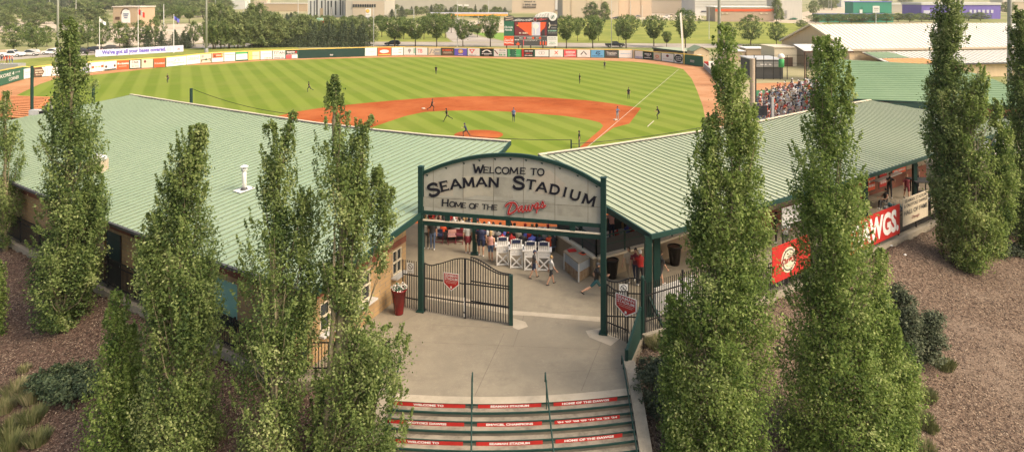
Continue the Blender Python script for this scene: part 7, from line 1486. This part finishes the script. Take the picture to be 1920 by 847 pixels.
# ================================================================ trees beyond the fence: a few kinds, copied
def far_tree(kind, seed, n):
    """unit height 1, width given by kind; returned as a root with trunk and crown"""
    r = np.random.default_rng(seed); t = thing('elm_tree' if kind in ('elm', 'round') else 'spruce_tree' if kind == 'spruce' else 'ash_tree', '', 'tree', (0, 0, 0)); mb = MB()
    if kind == 'spruce':
        z = r.random(n) ** 1.25; lay = np.sin(z * 60 + seed) * .03; th = r.uniform(0, 6.283, n); R_ = (1 - z) ** .9 * .30 * (1 + .25 * np.sin(th * 5 + seed) + .5 * np.sin(z * 62)); q = r.random(n) ** .5
        c = np.stack([R_ * q * np.cos(th), R_ * q * np.sin(th), .06 + z * .94 - q * R_ * .35], 1); on = np.stack([np.cos(th), np.sin(th), np.full(n, .3)], 1); tone = .4 + r.normal(size=n) * .18 + .15 * vnoise(c, 14, seed); m = M_spr; mb.tube([(0, 0, -.02), (0, 0, .9)], [.018, .004], M_bark2, 6); size = .022
    else:
        nc = n // 18; th = r.uniform(0, 6.283, nc); h = r.random(nc)
        if kind == 'elm': z = .30 + .70 * h; W = .40 * np.sin(np.pi * np.clip(.10 + .62 * h ** .8, 0, 1)) * (.55 + .6 * h) ; W = np.where(h > .85, W * np.sqrt(np.clip((1.02 - h) / .17, .1, 1)), W); z0 = .3
        elif kind == 'round': z = .22 + .78 * h; W = .44 * np.sqrt(np.clip(1 - (2 * h - .95) ** 2, .03, 1)); z0 = .25
        else: z = .12 + .88 * h; W = .26 * np.sqrt(np.clip(1 - (1.7 * h - .6) ** 2, .04, 1)) * (1 + .2 * np.sin(z * 15)); z0 = .15
        q = r.random(nc) ** .38; lob = 1 + .20 * np.sin(th * 3 + seed) + .16 * np.sin(th * 5 + h * 9 + seed); c = np.stack([W * q * lob * np.cos(th), W * q * lob * np.sin(th), z], 1); g = vnoise(c, 9, seed) > -.42; c, th = c[g], th[g]; nc = len(c)
        D = r.normal(size=(nc, 18, 3)) * .028; on = np.stack([np.cos(th), np.sin(th), np.full(nc, .4)], 1)[:, None].repeat(18, 1).reshape(-1, 3); tone = (.42 + r.normal(size=(nc, 1)) * .17 + .14 * vnoise(c, 6, seed + 3)[:, None] + r.normal(size=(nc, 18)) * .12).ravel(); c = (c[:, None] + D).reshape(-1, 3); m = M_elm if kind != 'ash' else M_gro; size = .021
        mb.tube([(0, 0, -.02), (.004, 0, z0 * .6), (0, 0, z0 + .02)], [.020, .016, .013], M_bark2, 7)
        for k in range(11): a = 6.283 * k / 11 + r.random(); w = .22 if kind != 'ash' else .14; mb.tube([(0, 0, z0 - .04), (w * .45 * math.cos(a), w * .45 * math.sin(a), z0 + .22), (w * math.cos(a), w * math.sin(a), z0 + .5)], [.010, .007, .002], M_bark2, 5)
    mb.build('trunk', t, smooth=True); cloud('crown', c, size, m, tone, seed, t, on); return t
KIND = {k: [far_tree(k, s + 100 * i, n) for s in range(v)] for i, (k, v, n) in enumerate([('elm', 4, 5200), ('spruce', 3, 3200), ('ash', 4, 5200), ('round', 3, 4600)])}
KT = {id(t): [(c, []) for c in kids(t)] for k in KIND for t in KIND[k]}
rt = random.Random(3); _used = set()
def ft(kind, u, vb, vt, w, label, z=FZ, group=None, Y=None):
    t = rt.choice(KIND[kind]); Y = Y or (HC - z) * F / (vb - VH); b_ = PY(u, vb, Y); H_ = (vb - vt) / F * Y; base_w = {'elm': .80, 'spruce': .52, 'ash': .52, 'round': .88}[kind]; sx = (w / F * Y) / base_w
    return dup(t, (b_.x, b_.y, z), rt.uniform(0, 6.28), label, group, scale=(sx, sx, H_), tree=KT[id(t)])
ordn = ['leftmost', 'second', 'third', 'fourth', 'fifth', 'sixth', 'seventh', 'eighth', 'ninth', 'tenth', 'eleventh', 'twelfth', 'thirteenth', 'fourteenth', 'fifteenth', 'sixteenth']
for i, (u, vb, vt, w) in enumerate([(740, 88, 33, 56), (779, 88, 36, 50), (819, 88, 27, 50), (868, 88, 38, 40), (919.5, 88, 30, 44), (1062, 91, 31, 42), (1111.5, 91, 31, 46), (1174, 90.5, 30, 48), (1226, 88, 31, 46), (1285, 92, 20, 50), (1365, 86, 44, 32), (1407.5, 85, 29, 52), (1456, 84, 42, 38)]):
    ft('elm' if i < 10 else 'round', u, vb, vt, w, 'elm with dark trunk in the row behind the outfield fence, %s from the left' % (ordn[i] if i else 'first'), group='elms behind the outfield fence')
for i, (u, vb, vt, w) in enumerate([(757, 74, 33, 26), (795, 74, 32, 28), (835, 72, 28, 30), (846, 62, 26, 26), (1083, 78, 34, 24), (1122, 78, 36, 22), (1160, 79, 42, 18), (895, 70, 46, 24), (885, 66, 48, 26), (808, 60, 26, 20), (716, 70, 30, 30)]):
    ft('elm', u, vb, vt, w, 'smaller elm of the second row beyond the road, %s from the left' % (['first'] + ordn[1:])[[716, 757, 795, 808, 835, 846, 885, 895, 1083, 1122, 1160].index(u)], group='second row of elms beyond the road')
for i, (u, vb, vt, w) in enumerate([(25, 99, 47, 46), (53, 86, 44, 34), (68, 99, 50, 38), (88, 88, 50, 30), (150, 92, 48, 36), (165, 90, 40, 32), (190, 93, 44, 36), (224, 92, 42, 38), (262, 90, 40, 38), (291, 90, 34, 34), (363, 87, 42, 32)]):
    ft('round', u, vb, vt, w, 'round leafy tree along the parked cars, %s from the left' % (['first'] + ordn[1:])[i], group='round trees along the parked cars')
for i, (u, vb, vt, w) in enumerate([(54, 74, 38, 16), (238, 90, 60, 20), (278, 91, 58, 26), (303, 91, 60, 28), (328, 91, 56, 30), (344, 91, 58, 28), (352, 90, 62, 22)]):
    ft('spruce', u, vb, vt, w, 'young spruce above the raised billboard, %s from the left' % (['first'] + ordn[1:])[i], group='young spruces near the flagpoles')
# the thick grove left of the green wall
gl_ = []
for i in range(13): gl_.append(('ash', 398 + i * 15 + rt.uniform(-4, 4), 92 - i * .4, 22 + rt.uniform(-8, 10) - (6 if i < 7 else -8), 36))
for i in range(16): gl_.append(('ash', 500 + i * 13 + rt.uniform(-4, 4), 84, 36 + rt.uniform(-8, 8) + i * .4, 30))
for i in range(19): gl_.append(('spruce', 478 + i * 11.4 + rt.uniform(-4, 4), 89 - i * .1, 42 + rt.uniform(-6, 9), 25))
for i in range(9): gl_.append(('elm', 385 + i * 11 + rt.uniform(-4, 4), 94 - i * .6, 44 + rt.uniform(-8, 8), 28))
for k, u, vb, vt, w in gl_: ft(k, u, vb, vt, w, {'ash': 'tall pale leaved tree in the thick grove left of the green wall', 'spruce': 'dark spruce in the thick grove left of the green wall', 'elm': 'dense low elm in the thick grove left of the floodlight mast'}[k], group='trees of the thick grove')
# wooded hillside behind, upper left, and trees scattered through the town
for row, (vb, hgt, n, w) in enumerate([(12, 24, 34, 24), (22, 26, 30, 24), (33, 26, 24, 24), (44, 26, 15, 26), (56, 26, 9, 26)]):
    for i in range(n):
        u = -20 + (470 - row * 30) * (i + rt.uniform(-.3, .3)) / n * 1.06
        if 198 < u < 268 and row >= 2: continue
        if u > 290 and row == 4: continue
        if 20 < u < 60 and row >= 3: continue
        k = rt.choice(['ash', 'ash', 'round', 'elm', 'ash', 'spruce' if row < 3 else 'round']); ft(k, u, vb + rt.uniform(-2, 2), vb - hgt - rt.uniform(-4, 5), w * (1.2 if k != 'spruce' else .8), {'ash': 'tall tree on the wooded hillside at the upper left', 'round': 'round tree on the wooded hillside at the upper left', 'elm': 'spreading tree on the wooded hillside at the upper left', 'spruce': 'dark conifer on the wooded hillside at the upper left'}[k], group='trees of the wooded hillside')
ft('round', 46, 46, 12, 22, 'fresh bright green tree below the hillside wood', group=None)
for i in range(26):
    u = 470 + i * 9.5; ft(rt.choice(['ash', 'round', 'spruce']), u + rt.uniform(-3, 3), rt.uniform(42, 58), rt.uniform(18, 34) if u < 590 else rt.uniform(28, 38), rt.uniform(16, 24), 'tree standing between the grove and the office buildings', group='trees before the office buildings')
for i in range(24):
    u = 735 + i * 9.2; ft(rt.choice(['ash', 'round', 'spruce']), u, rt.uniform(28, 34), rt.uniform(8, 19), rt.uniform(12, 20), 'small tree around the petrol canopy and the long pale hall', group='trees around the petrol canopy')
for i, (k, u, vb, vt, w, lab) in enumerate([('ash', 1110, 41, 5, 30, 'tall pale tree before the beige warehouse, left of the pair'), ('ash', 1134, 42, 5, 24, 'tall pale tree before the beige warehouse, right of the pair'), ('round', 1228, 20, -2, 16, 'small dark tree left of the warehouse end'), ('round', 1243, 19, -8, 22, 'round dark tree beside the warehouse end, middle of three'), ('round', 1262, 19, -8, 24, 'round dark tree beside the warehouse end, right of three'),
      ('ash', 1456, 41, -12, 18, 'dark columnar tree at the corner of the striped shop, taller one'), ('ash', 1464, 40, 16, 14, 'dark shrubby tree at the corner of the striped shop, lower one'), ('spruce', 1482, 34, 6, 12, 'narrow conifer before the white shed, left one'), ('spruce', 1491, 34, 8, 12, 'narrow conifer before the white shed, right one'), ('round', 1525, 30, 2, 24, 'bright green tree on the gravel street corner'), ('ash', 1545, 18, -10, 24, 'dark tree behind the bright one at the street corner'), ('ash', 1560, 19, -10, 22, 'dark tree behind the twin utility poles'), ('round', 1502, 54, 38, 24, 'dark bush behind the arena gable'), ('round', 1660, 12, -6, 22, 'tree behind the green car wash'),
      ('spruce', 1015, 22, 10, 5, 'tiny conifer before the beige hall, left of four'), ('spruce', 1020, 22, 9, 5, 'tiny conifer before the beige hall, second of four'), ('spruce', 1026, 22, 11, 5, 'tiny conifer before the beige hall, third of four'), ('spruce', 1035, 22, 9, 5, 'tiny conifer before the beige hall, right of four'), ('round', 1890, 28, 4, 30, 'tree at the top right corner behind the thick mast'), ('round', 1915, 20, -4, 24, 'tree in the top right corner'), ('elm', 1250, 88, 60, 20, 'low bushy elm behind the low green shed'), ('ash', 1878, 14, -8, 18, 'tree beside the violet hall'), ('ash', 1696, 6, -12, 30, 'tree behind the pale long shed')]):
    ft(k, u, vb, vt, w, lab)
for i in range(15): u = 1530 + i * 22; ft('round', u, 44 - i * .3 + rt.uniform(-1, 1), 27 - i * .2, 34, 'low green bush in the hedge behind the arena roof', group='bushes behind the arena roof')
for i in range(24): ft('round', 1395 + i * 4.6, 89.5, 84, 6.5, 'low clipped bush behind the containers', group='low bushes behind the containers')
for l in KIND.values():                            # the patterns themselves stand in the hillside wood
    for j, t in enumerate(l): 
        u = 60 + 24 * j + 60 * (len(t.name) % 5); Y = (HC - FZ) * F / (10 - VH + rt.uniform(0, 6)); b_ = PY(u, 20, Y); t.location = (b_.x, Y, FZ); H_ = 22 / F * Y; t.scale = (H_, H_, H_); t['label'] = 'tree deep in the wooded hillside at the upper left'; t['group'] = 'trees of the wooded hillside'
# ================================================================ buildings of the town
def block(label, u0, u1, vb, zt, depth, wallm, roofm=None, name='building', rise=0, els=None, Y=None, skew=0):
    Y = Y or (HC - FZ) * F / (vb - VH); a, b = PY(u0, vb, Y), PY(u1, vb, Y); t = thing(name, label, 'building', ((a.x + b.x) / 2, Y, FZ))
    part('wall', t, lambda mb: mb.prism([(a.x, Y), (b.x, Y + skew), (b.x, Y + depth), (a.x, Y + depth)], FZ, zt, wallm))
    part('roof', t, lambda mb: mb.prism([(a.x - .4, Y - .4), (b.x + .4, Y + skew - .4), (b.x + .4, Y + depth + .4), (a.x - .4, Y + depth + .4)], zt, zt + max(.5, rise), roofm or P('cream')))
    return t, Y
def band(t, nm, u0, v0, u1, v1, Y, m, els=(), off=.25, lab=None):
    o = PY(u0, v1, Y - off); return panel(nm, lab, None, o, Vector((PY(u1, v1, Y - off).x - o.x, 0, 0)), Vector((0, 0, PY(u0, v0, Y - off).z - o.z)), list(els), m, thick=.2, layer=.1, parent=t)
M_wall = {k: mat('town_' + k, c, var=.05, scale=.1) for k, c in {'white': (.55, .55, .52), 'beige': (.52, .43, .32), 'beige2': (.46, .39, .30), 'tan': (.42, .32, .21), 'stone': (.42, .39, .33), 'purple': (.17, .13, .44), 'green': (.03, .25, .17), 'roof': (.55, .51, .44)}.items()}
t, Y = block('white office block with narrow vertical windows', 577, 647, 32, 24, 30, M_wall['white'])
for u in [582, 588.5, 593, 602, 609, 614, 620, 628, 637, 642]: band(t, 'window', u, -6 if int(u) % 2 else 2, u + (2.6 if int(u) % 3 else 1.6), 29, Y, M_glass)
band(t, 'window', 600, 16, 606, 31, Y, M_wall['tan'], off=.3)
t, Y = block('grey stone building with a ribbon of dark windows', 648, 721, 34, 20, 40, M_wall['stone']); band(t, 'facade_panel', 661, 3, 720, 30, Y, M_wall['beige2'])
for i in range(10): band(t, 'window', 661.5 + i * 4.4, 8.5, 664.8 + i * 4.4, 14, Y, M_glass, off=.6)
block('long brown hall behind the grove', 488, 576, 22, 5.5, 30, M_wall['tan'], M_wall['roof'])
t, Y = block('long pale hall with a low white roof behind the petrol canopy', 722, 1000, 20, 10.6, 60, M_wall['stone'], M_wall['white'], rise=2.2); [band(t, 'window', u, 9, u + 9, 12, Y, P('white')) for u in (728, 858, 870)]
t, Y = block('beige hall with dark lettering on its front', 960, 1054, 24, 19, 30, M_wall['beige']); band(t, 'sign_lettering', 980, 1, 1006, 16, Y, M_wall['beige'], [('m', .1, .9, .82, .2, 'charcoal'), ('m', .02, .98, .45, .24, 'charcoal'), ('m', .02, .98, .14, .24, 'charcoal')]); band(t, 'panel', 1041, -4, 1054, 20, Y, M_wall['white'], off=.4); band(t, 'window', 1041, 19, 1053, 20.5, Y, P('dkgrey'), off=.8)
t, Y = block('big beige warehouse in the middle of the skyline', 1055, 1160, 35, 20, 50, M_wall['beige']); [band(t, 'wall_joint', u, -9, u + .6, 34, Y, M_wall['tan'], off=.3) for u in (1071, 1100, 1128)]
t, Y = block('pink beige warehouse right of the pair of pale trees', 1160.5, 1222, 33, 20, 50, mat('town_rose', (.52, .41, .30), var=.05, scale=.1)); [band(t, 'wall_joint', u, -9, u + .6, 32, Y, M_wall['tan'], off=.3) for u in (1180, 1202)]
block('beige low hall right of the pink warehouse', 1222.5, 1302, 26, 9.6, 30, M_wall['beige2'])
t, Y = block('white metal hall behind the striped shop', 1303, 1452, 30, 20, 40, M_wall['white']); [band(t, 'wall_joint', 1303, v, 1452, v + .5, Y, M_wall['stone'], off=.3) for v in (3, 8, 13)]; band(t, 'window', 1315, 21, 1326, 23, Y, P('navy'), off=.5)
t, Y = block('tan shop with a red orange stripe below its roof edge', 1341, 1451, 41, 6.6, 18, mat('town_shop', (.44, .33, .25), var=.06, scale=.2), P('white')); band(t, 'stripe', 1341, 17.5, 1451, 22, Y, P('orange')); band(t, 'sign_lettering', 1352, 24, 1366, 27, Y, MATS['town_shop'], [('m', .05, .95, .5, .8, 'cream')]); band(t, 'sign_lettering', 1424, 24, 1441, 27, Y, MATS['town_shop'], [('m', .05, .95, .5, .8, 'cream')])
t, Y = block('white corrugated shed right of the dark columnar tree', 1460, 1504, 38, 13, 20, mat('town_shed', (.52, .50, .45), var=.10, scale=.6, stretch=(6, 6, .2)), M_wall['white']); band(t, 'door', 1472, 20, 1476, 35, Y, P('grey'))
block('white houses by the gravel street', 1577, 1612, 14, 12.0, 12, M_wall['white'], M_wall['roof'], rise=1.5)
t, Y = block('green car wash building with blue roof edge', 1600, 1672, 27, 8.0, 14, M_wall['green'], P('blue'), rise=.5); band(t, 'gable', 1617, 12, 1662, 24, Y, M_wall['green'], off=.6); band(t, 'window', 1612, 18.5, 1617, 28, Y, P('white'), off=.8)
t, Y = block('long low green car wash tunnel with white lettering', 1536, 1675, 42, 2.5, 8, M_wall['green'], P('denim'), rise=.7); band(t, 'sign_lettering', 1580, 33.6, 1628, 39.6, Y, M_wall['green'], [('t', 'XPRESS CAR WASH', .5, .5, .96, .62, 'white', 0, 0, .03)])
t = thing('pylon_sign', 'white square pylon sign in front of the green car wash', 'sign', PY(1643, 45, 370)); o = PY(1637, 24.5, 368); panel('board', None, None, o, Vector((3.5, 0, 0)), Vector((0, 0, 3.7)), [('m', .15, .9, .62, .22, 'grey'), ('m', .15, .9, .3, .2, 'ltgrey')], 'white', thick=.4, parent=t, layer=.05); part('pole', t, lambda mb: mb.tube([(o.x + 1.75, 368.4, FZ), (o.x + 1.75, 368.4, o.z + .2)], .2, P('ltgrey'), 6))
t, Y = block('violet hall with a white roof and a row of small windows', 1728, 1876, 36, 7.4, 22, M_wall['purple'], M_wall['white'], rise=1.6); [band(t, 'window', 1818 + i * 8, 19, 1822.5 + i * 8, 25, Y, P('lav')) for i in range(6)]; band(t, 'window', 1732, 20, 1744, 26, Y, P('lav'))
block('long pale shed left of the violet hall', 1672, 1727, 24, 5.2, 16, M_wall['stone'], M_wall['white'], rise=1.4)
block('cream building in the top right corner', 1880, 1935, 22, 7, 16, M_wall['beige'], M_wall['roof'], rise=2)
t, Y = block('tan restaurant with a parapet beyond the flagpoles', 212, 262, 46, 8.0, 14, M_wall['tan'], M_wall['roof'], Y=330); band(t, 'window', 216, 32, 224, 37, Y, P('brown'))
t = thing('round_sign', 'white rounded sign with a dark rim on the tan restaurant', 'sign', PY(236, 46, 322)); a = PY(236, 33, 322)
part('board', t, lambda mb: mb.poly([a + Vector((2.1 * math.cos(q), 0, 1.5 + 2.6 * math.sin(q))) for q in [i * math.pi / 10 for i in range(11)]] + [a + Vector((-2.1, 0, -2.6)), a + Vector((2.1, 0, -2.6))], P('white'))); part('rim', t, lambda mb: [mb.beam(a + Vector((2.2 * math.cos(q), 0, 1.5 + 2.7 * math.sin(q))), a + Vector((2.2 * math.cos(q + .35), 0, 1.5 + 2.7 * math.sin(q + .35))), .4, .4, P('brown')) for q in [i * .314 for i in range(3, 10)]]); part('lettering', t, lambda mb: [mb.box(a + Vector((0, -.1, 1.6 - .9 * i)), (2.6 - i * .5, .1, .4), P('denim')) for i in range(3)]); part('post', t, lambda mb: mb.box((a.x, a.y + .2, (FZ + a.z - 2.5) / 2), (1, .3, a.z - 2.5 - FZ), P('grey')))
block('white house with a pale roof at the top left of the skyline', 428, 460, 18, 11.2, 14, M_wall['white'], M_wall['roof'], rise=1.0); block('house with a dark green roof left of the white house', 386, 404, 18, 9.0, 14, M_wall['tan'], P('fgreen'), rise=4.0); block('row of pale roofed houses on the skyline left of the office block', 404, 500, 12, 10.5, 14, M_wall['beige'], M_wall['roof'], rise=2.4)
# petrol station canopy and its pylon
Yc = 326; t = thing('petrol_canopy', 'long petrol station canopy with an orange and white edge', 'canopy', PY(880, 52, Yc)); a, b = PY(806, 30, Yc), PY(952, 30, Yc)
part('roof', t, lambda mb: mb.box(((a.x + b.x) / 2, Yc + 5, a.z + .55), (b.x - a.x, 10, 1.1), P('white'))); part('orange_band', t, lambda mb: mb.box(((a.x + b.x) / 2 + 1.5, Yc - .1, a.z + .35), (b.x - a.x - 3, .15, .7), mat('amber', (.80, .33, .02), var=.05))); part('top_band', t, lambda mb: mb.box(((a.x + b.x) / 2, Yc - .1, a.z + 1.35), (b.x - a.x, .2, .5), P('lav')))
for u in (840, 868, 897, 925, 948): q = PY(u, 50, Yc + 4); part('column', t, lambda mb: mb.box((q.x, q.y, (FZ + a.z) / 2), (.5, .5, a.z - FZ), P('white')))
for u in (842, 898, 930): q = PY(u, 52, Yc + 3); t_ = thing('fuel_pump', 'red fronted fuel pump under the canopy, %s' % {842: 'left one', 898: 'middle one', 930: 'right one'}[u], 'fuel pump', (q.x, q.y, FZ)); part('body', t_, lambda mb: mb.box((q.x, q.y, FZ + 1), (1.6, .8, 2), P('ltgrey'))); part('front', t_, lambda mb: mb.box((q.x, q.y - .45, FZ + 1.2), (1.3, .1, 1.0), P('red')))
Yp = 338; t = thing('pylon_sign', 'white pylon sign with a golden shell disc', 'sign', PY(690, 50, Yp)); o = PY(685.5, 33, Yp); panel('board', None, None, o, Vector((2.4, 0, 0)), Vector((0, 0, 4.4)), [('c', .42, .70, .40, .22, 'gold'), ('c', .42, .70, .28, .15, 'yellow'), ('m', .1, .9, .3, .1, 'ltgrey')], 'white', thick=.5, parent=t, layer=.05); part('post', t, lambda mb: mb.box((o.x + 1.2, Yp + .3, (FZ + o.z) / 2), (.6, .3, o.z - FZ + .3), P('ltgrey')))
Yq = 300; t = thing('red_sign_totem', 'small turquoise and red roadside sign in the grove', 'sign', PY(600, 50, Yq)); o = PY(594, 45, Yq); panel('board', None, None, o, Vector((3.0, 0, 0)), Vector((0, 0, 2.6)), [('r', 0, .5, 1, 1, 'mint'), ('c', .7, .3, .25, .25, 'red'), ('r', 0, 0, .4, .45, 'kgreen')], 'orange', thick=.3, parent=t, layer=.05); part('post', t, lambda mb: mb.box((o.x + 1.5, Yq + .2, (FZ + o.z) / 2), (.3, .2, o.z - FZ + .2), P('grey')))
# ================================================================ vehicles
def car(kind='suv'):
    t = thing('parked_car', '', 'car', (0, 0, 0)); L_, W_ = 4.7, 1.85; body = MB(); m = P('white', .3)
    prof = {'suv': [(-2.3, .45), (-2.35, .95), (-2.2, 1.05), (-1.9, 1.62), (-.2, 1.70), (.55, 1.55), (1.05, 1.08), (2.1, .95), (2.35, .75), (2.35, .40)], 'sedan': [(-2.35, .45), (-2.4, .9), (-1.75, 1.0), (-1.1, 1.42), (.1, 1.45), (.95, 1.0), (2.1, .88), (2.35, .7), (2.35, .4)], 'pickup': [(-2.8, .5), (-2.8, 1.12), (-.75, 1.12), (-.7, 1.78), (.65, 1.80), (1.25, 1.22), (2.6, 1.12), (2.8, .85), (2.8, .45)]}[kind]
    n = len(prof); w = [W_ / 2 * (1 if z < 1.08 else .84) for x, z in prof]; vs = [(x, -w[i], z) for i, (x, z) in enumerate(prof)] + [(x, w[i], z) for i, (x, z) in enumerate(prof)]
    body.mesh(vs, [tuple(range(n)), tuple(range(2 * n - 1, n - 1, -1))] + [(i, n + i, n + (i + 1) % n, (i + 1) % n) for i in range(n)], m); b = body.build('body', t)
    ngon_keep(b)
    x0 = -2.15 if kind != 'pickup' else -.6; zt = {'suv': 1.55, 'sedan': 1.36, 'pickup': 1.66}[kind]; xa, xb = {'suv': (-1.85, .62), 'sedan': (-1.15, .62), 'pickup': (-.6, .95)}[kind]
    for s in (-1, 1):
        g = MB(); yw = W_ / 2 * .93 * s; g.poly([(xa - .15, W_ / 2 * .965 * s, 1.02), (xb + .28, W_ / 2 * .965 * s, 1.02), (xb - .25, W_ / 2 * .86 * s, zt), (xa + .12, W_ / 2 * .86 * s, zt)], M_glass); g.build('side_window', t)
    xw = {'suv': (.60, 1.52, 1.08, 1.05), 'sedan': (.15, 1.42, .93, 1.0), 'pickup': (.70, 1.76, 1.22, 1.25)}[kind]; g = MB(); g.poly([(xw[0] + .05, -.7, xw[1]), (xw[0] + .05, .7, xw[1]), (xw[2] + .03, .82, xw[3] + .05), (xw[2] + .03, -.82, xw[3] + .05)], M_glass); g.build('windscreen', t)
    wx = 1.45 if kind != 'pickup' else 1.75
    for x in (-wx, wx):
        for s in (-1, 1):
            y = s * (W_ / 2 - .08); wh = MB(); rw = .36 if kind != 'pickup' else .41; wh.tube([(x, y - .11, rw), (x, y + .11, rw)], rw, P('charcoal'), 14); ww = wh.build('wheel', t); rm = MB(); rm.tube([(x, y - .118, rw), (x, y + .118, rw)], rw * .58, P('ltgrey'), 10); rm.build('rim', ww)
    e = 2.36 if kind != 'pickup' else 2.81
    for s in (-1, 1): part('headlight', t, lambda mb: mb.box((e - .02, s * .62, .72), (.06, .36, .14), P('white'))); part('tail_light', t, lambda mb: mb.box((-e + .0, s * .68, .9), (.06, .2, .2), P('red')))
    return t, b
def vehicles(kind, items):
    src, b0 = car(kind); src['label'] = ''; tr = [(c, kids(c)) for c in kids(src)]
    for i, (u, v, rz, col, lab, z) in enumerate(items):
        p = PZ(u, v, z); o = dup(src, p, R(rz), lab, 'cars around the stadium', tree=tr)
        for c in [c for c in bpy.data.objects if c.parent == o and c.name.startswith('body')]: c.material_slots[0].link = 'OBJECT'; c.material_slots[0].material = P(col, .3)
    for c, gs in tr:
        for g in gs: bpy.data.objects.remove(g)
        bpy.data.objects.remove(c)
    bpy.data.objects.remove(src)
vehicles('suv', [(55, 105, 190, 'ltgrey', 'silver SUV second from the left in the row of cars', FZ), (97, 102.5, 188, 'white', 'white SUV left of the floodlight mast', FZ), (172, 99, 188, 'charcoal', 'black SUV at the left end of the raised billboard', FZ), (736, 86, 180, 'charcoal', 'black car driving under the leftmost front elm', FZ), (1195, 33, 180, 'grey', 'grey SUV parked before the pink warehouse', FZ), (1250, 34, 180, 'white', 'white SUV parked left of the foul pole top', FZ), (1258, 31, 180, 'beige', 'beige SUV parked in the gravel lot', FZ)])
vehicles('sedan', [(148, 101, 188, 'charcoal', 'dark sedan hidden behind the tall left poplar', FZ), (205, 94, 186, 'dkgrey', 'dark sedan behind the raised billboard', FZ), (4, 104, 188, 'tan', 'tan sedan at the far left picture edge', FZ), (1205, 29, 180, 'white', 'white sedan parked at the warehouse', FZ), (1155, 36, 180, 'navy', 'navy sedan parked behind the elm row', FZ), (1487, 38, 180, 'fgreen', 'dark green car below the two narrow conifers', FZ), (845, 36, 200, 'red', 'red car turning in the side road', FZ), (1880, 292, 20, 'white', 'white car behind the lighter right poplar', -.2)])
vehicles('pickup', [(22, 107, 8, 'white', 'white pickup truck, leftmost complete vehicle in the row', FZ), (1153, 89, 0, 'charcoal', 'black pickup truck on the road behind the fence', FZ)])
# low dark street furniture at the right edge
mb = MB(); q = PY(1886, 240, 60); mb.box((q.x, q.y, q.z), (.8, .8, 1.0), BK); mb.lathe((q.x, q.y, q.z + .5), [(.35, 0), (.4, .2), (.2, .5)], BK, 10); mb.tube([(q.x, q.y, FZ), (q.x, q.y, q.z)], .15, BK); mb.build('speaker_post', label='black loudspeaker post at the right edge below the green roof', cat='speaker')
gsheet('right_service_road', [(1790, 330), (1830, 250), (1960, 240), (1990, 300), (1990, 420), (1900, 420)], M_pale, 6)
gsheet('right_grass_strip', [(1800, 250), (1850, 205), (1960, 215), (1980, 240), (1830, 255)], M_dry, 7)
for o in bpy.data.objects:
    if '_o' in o: del o['_o']
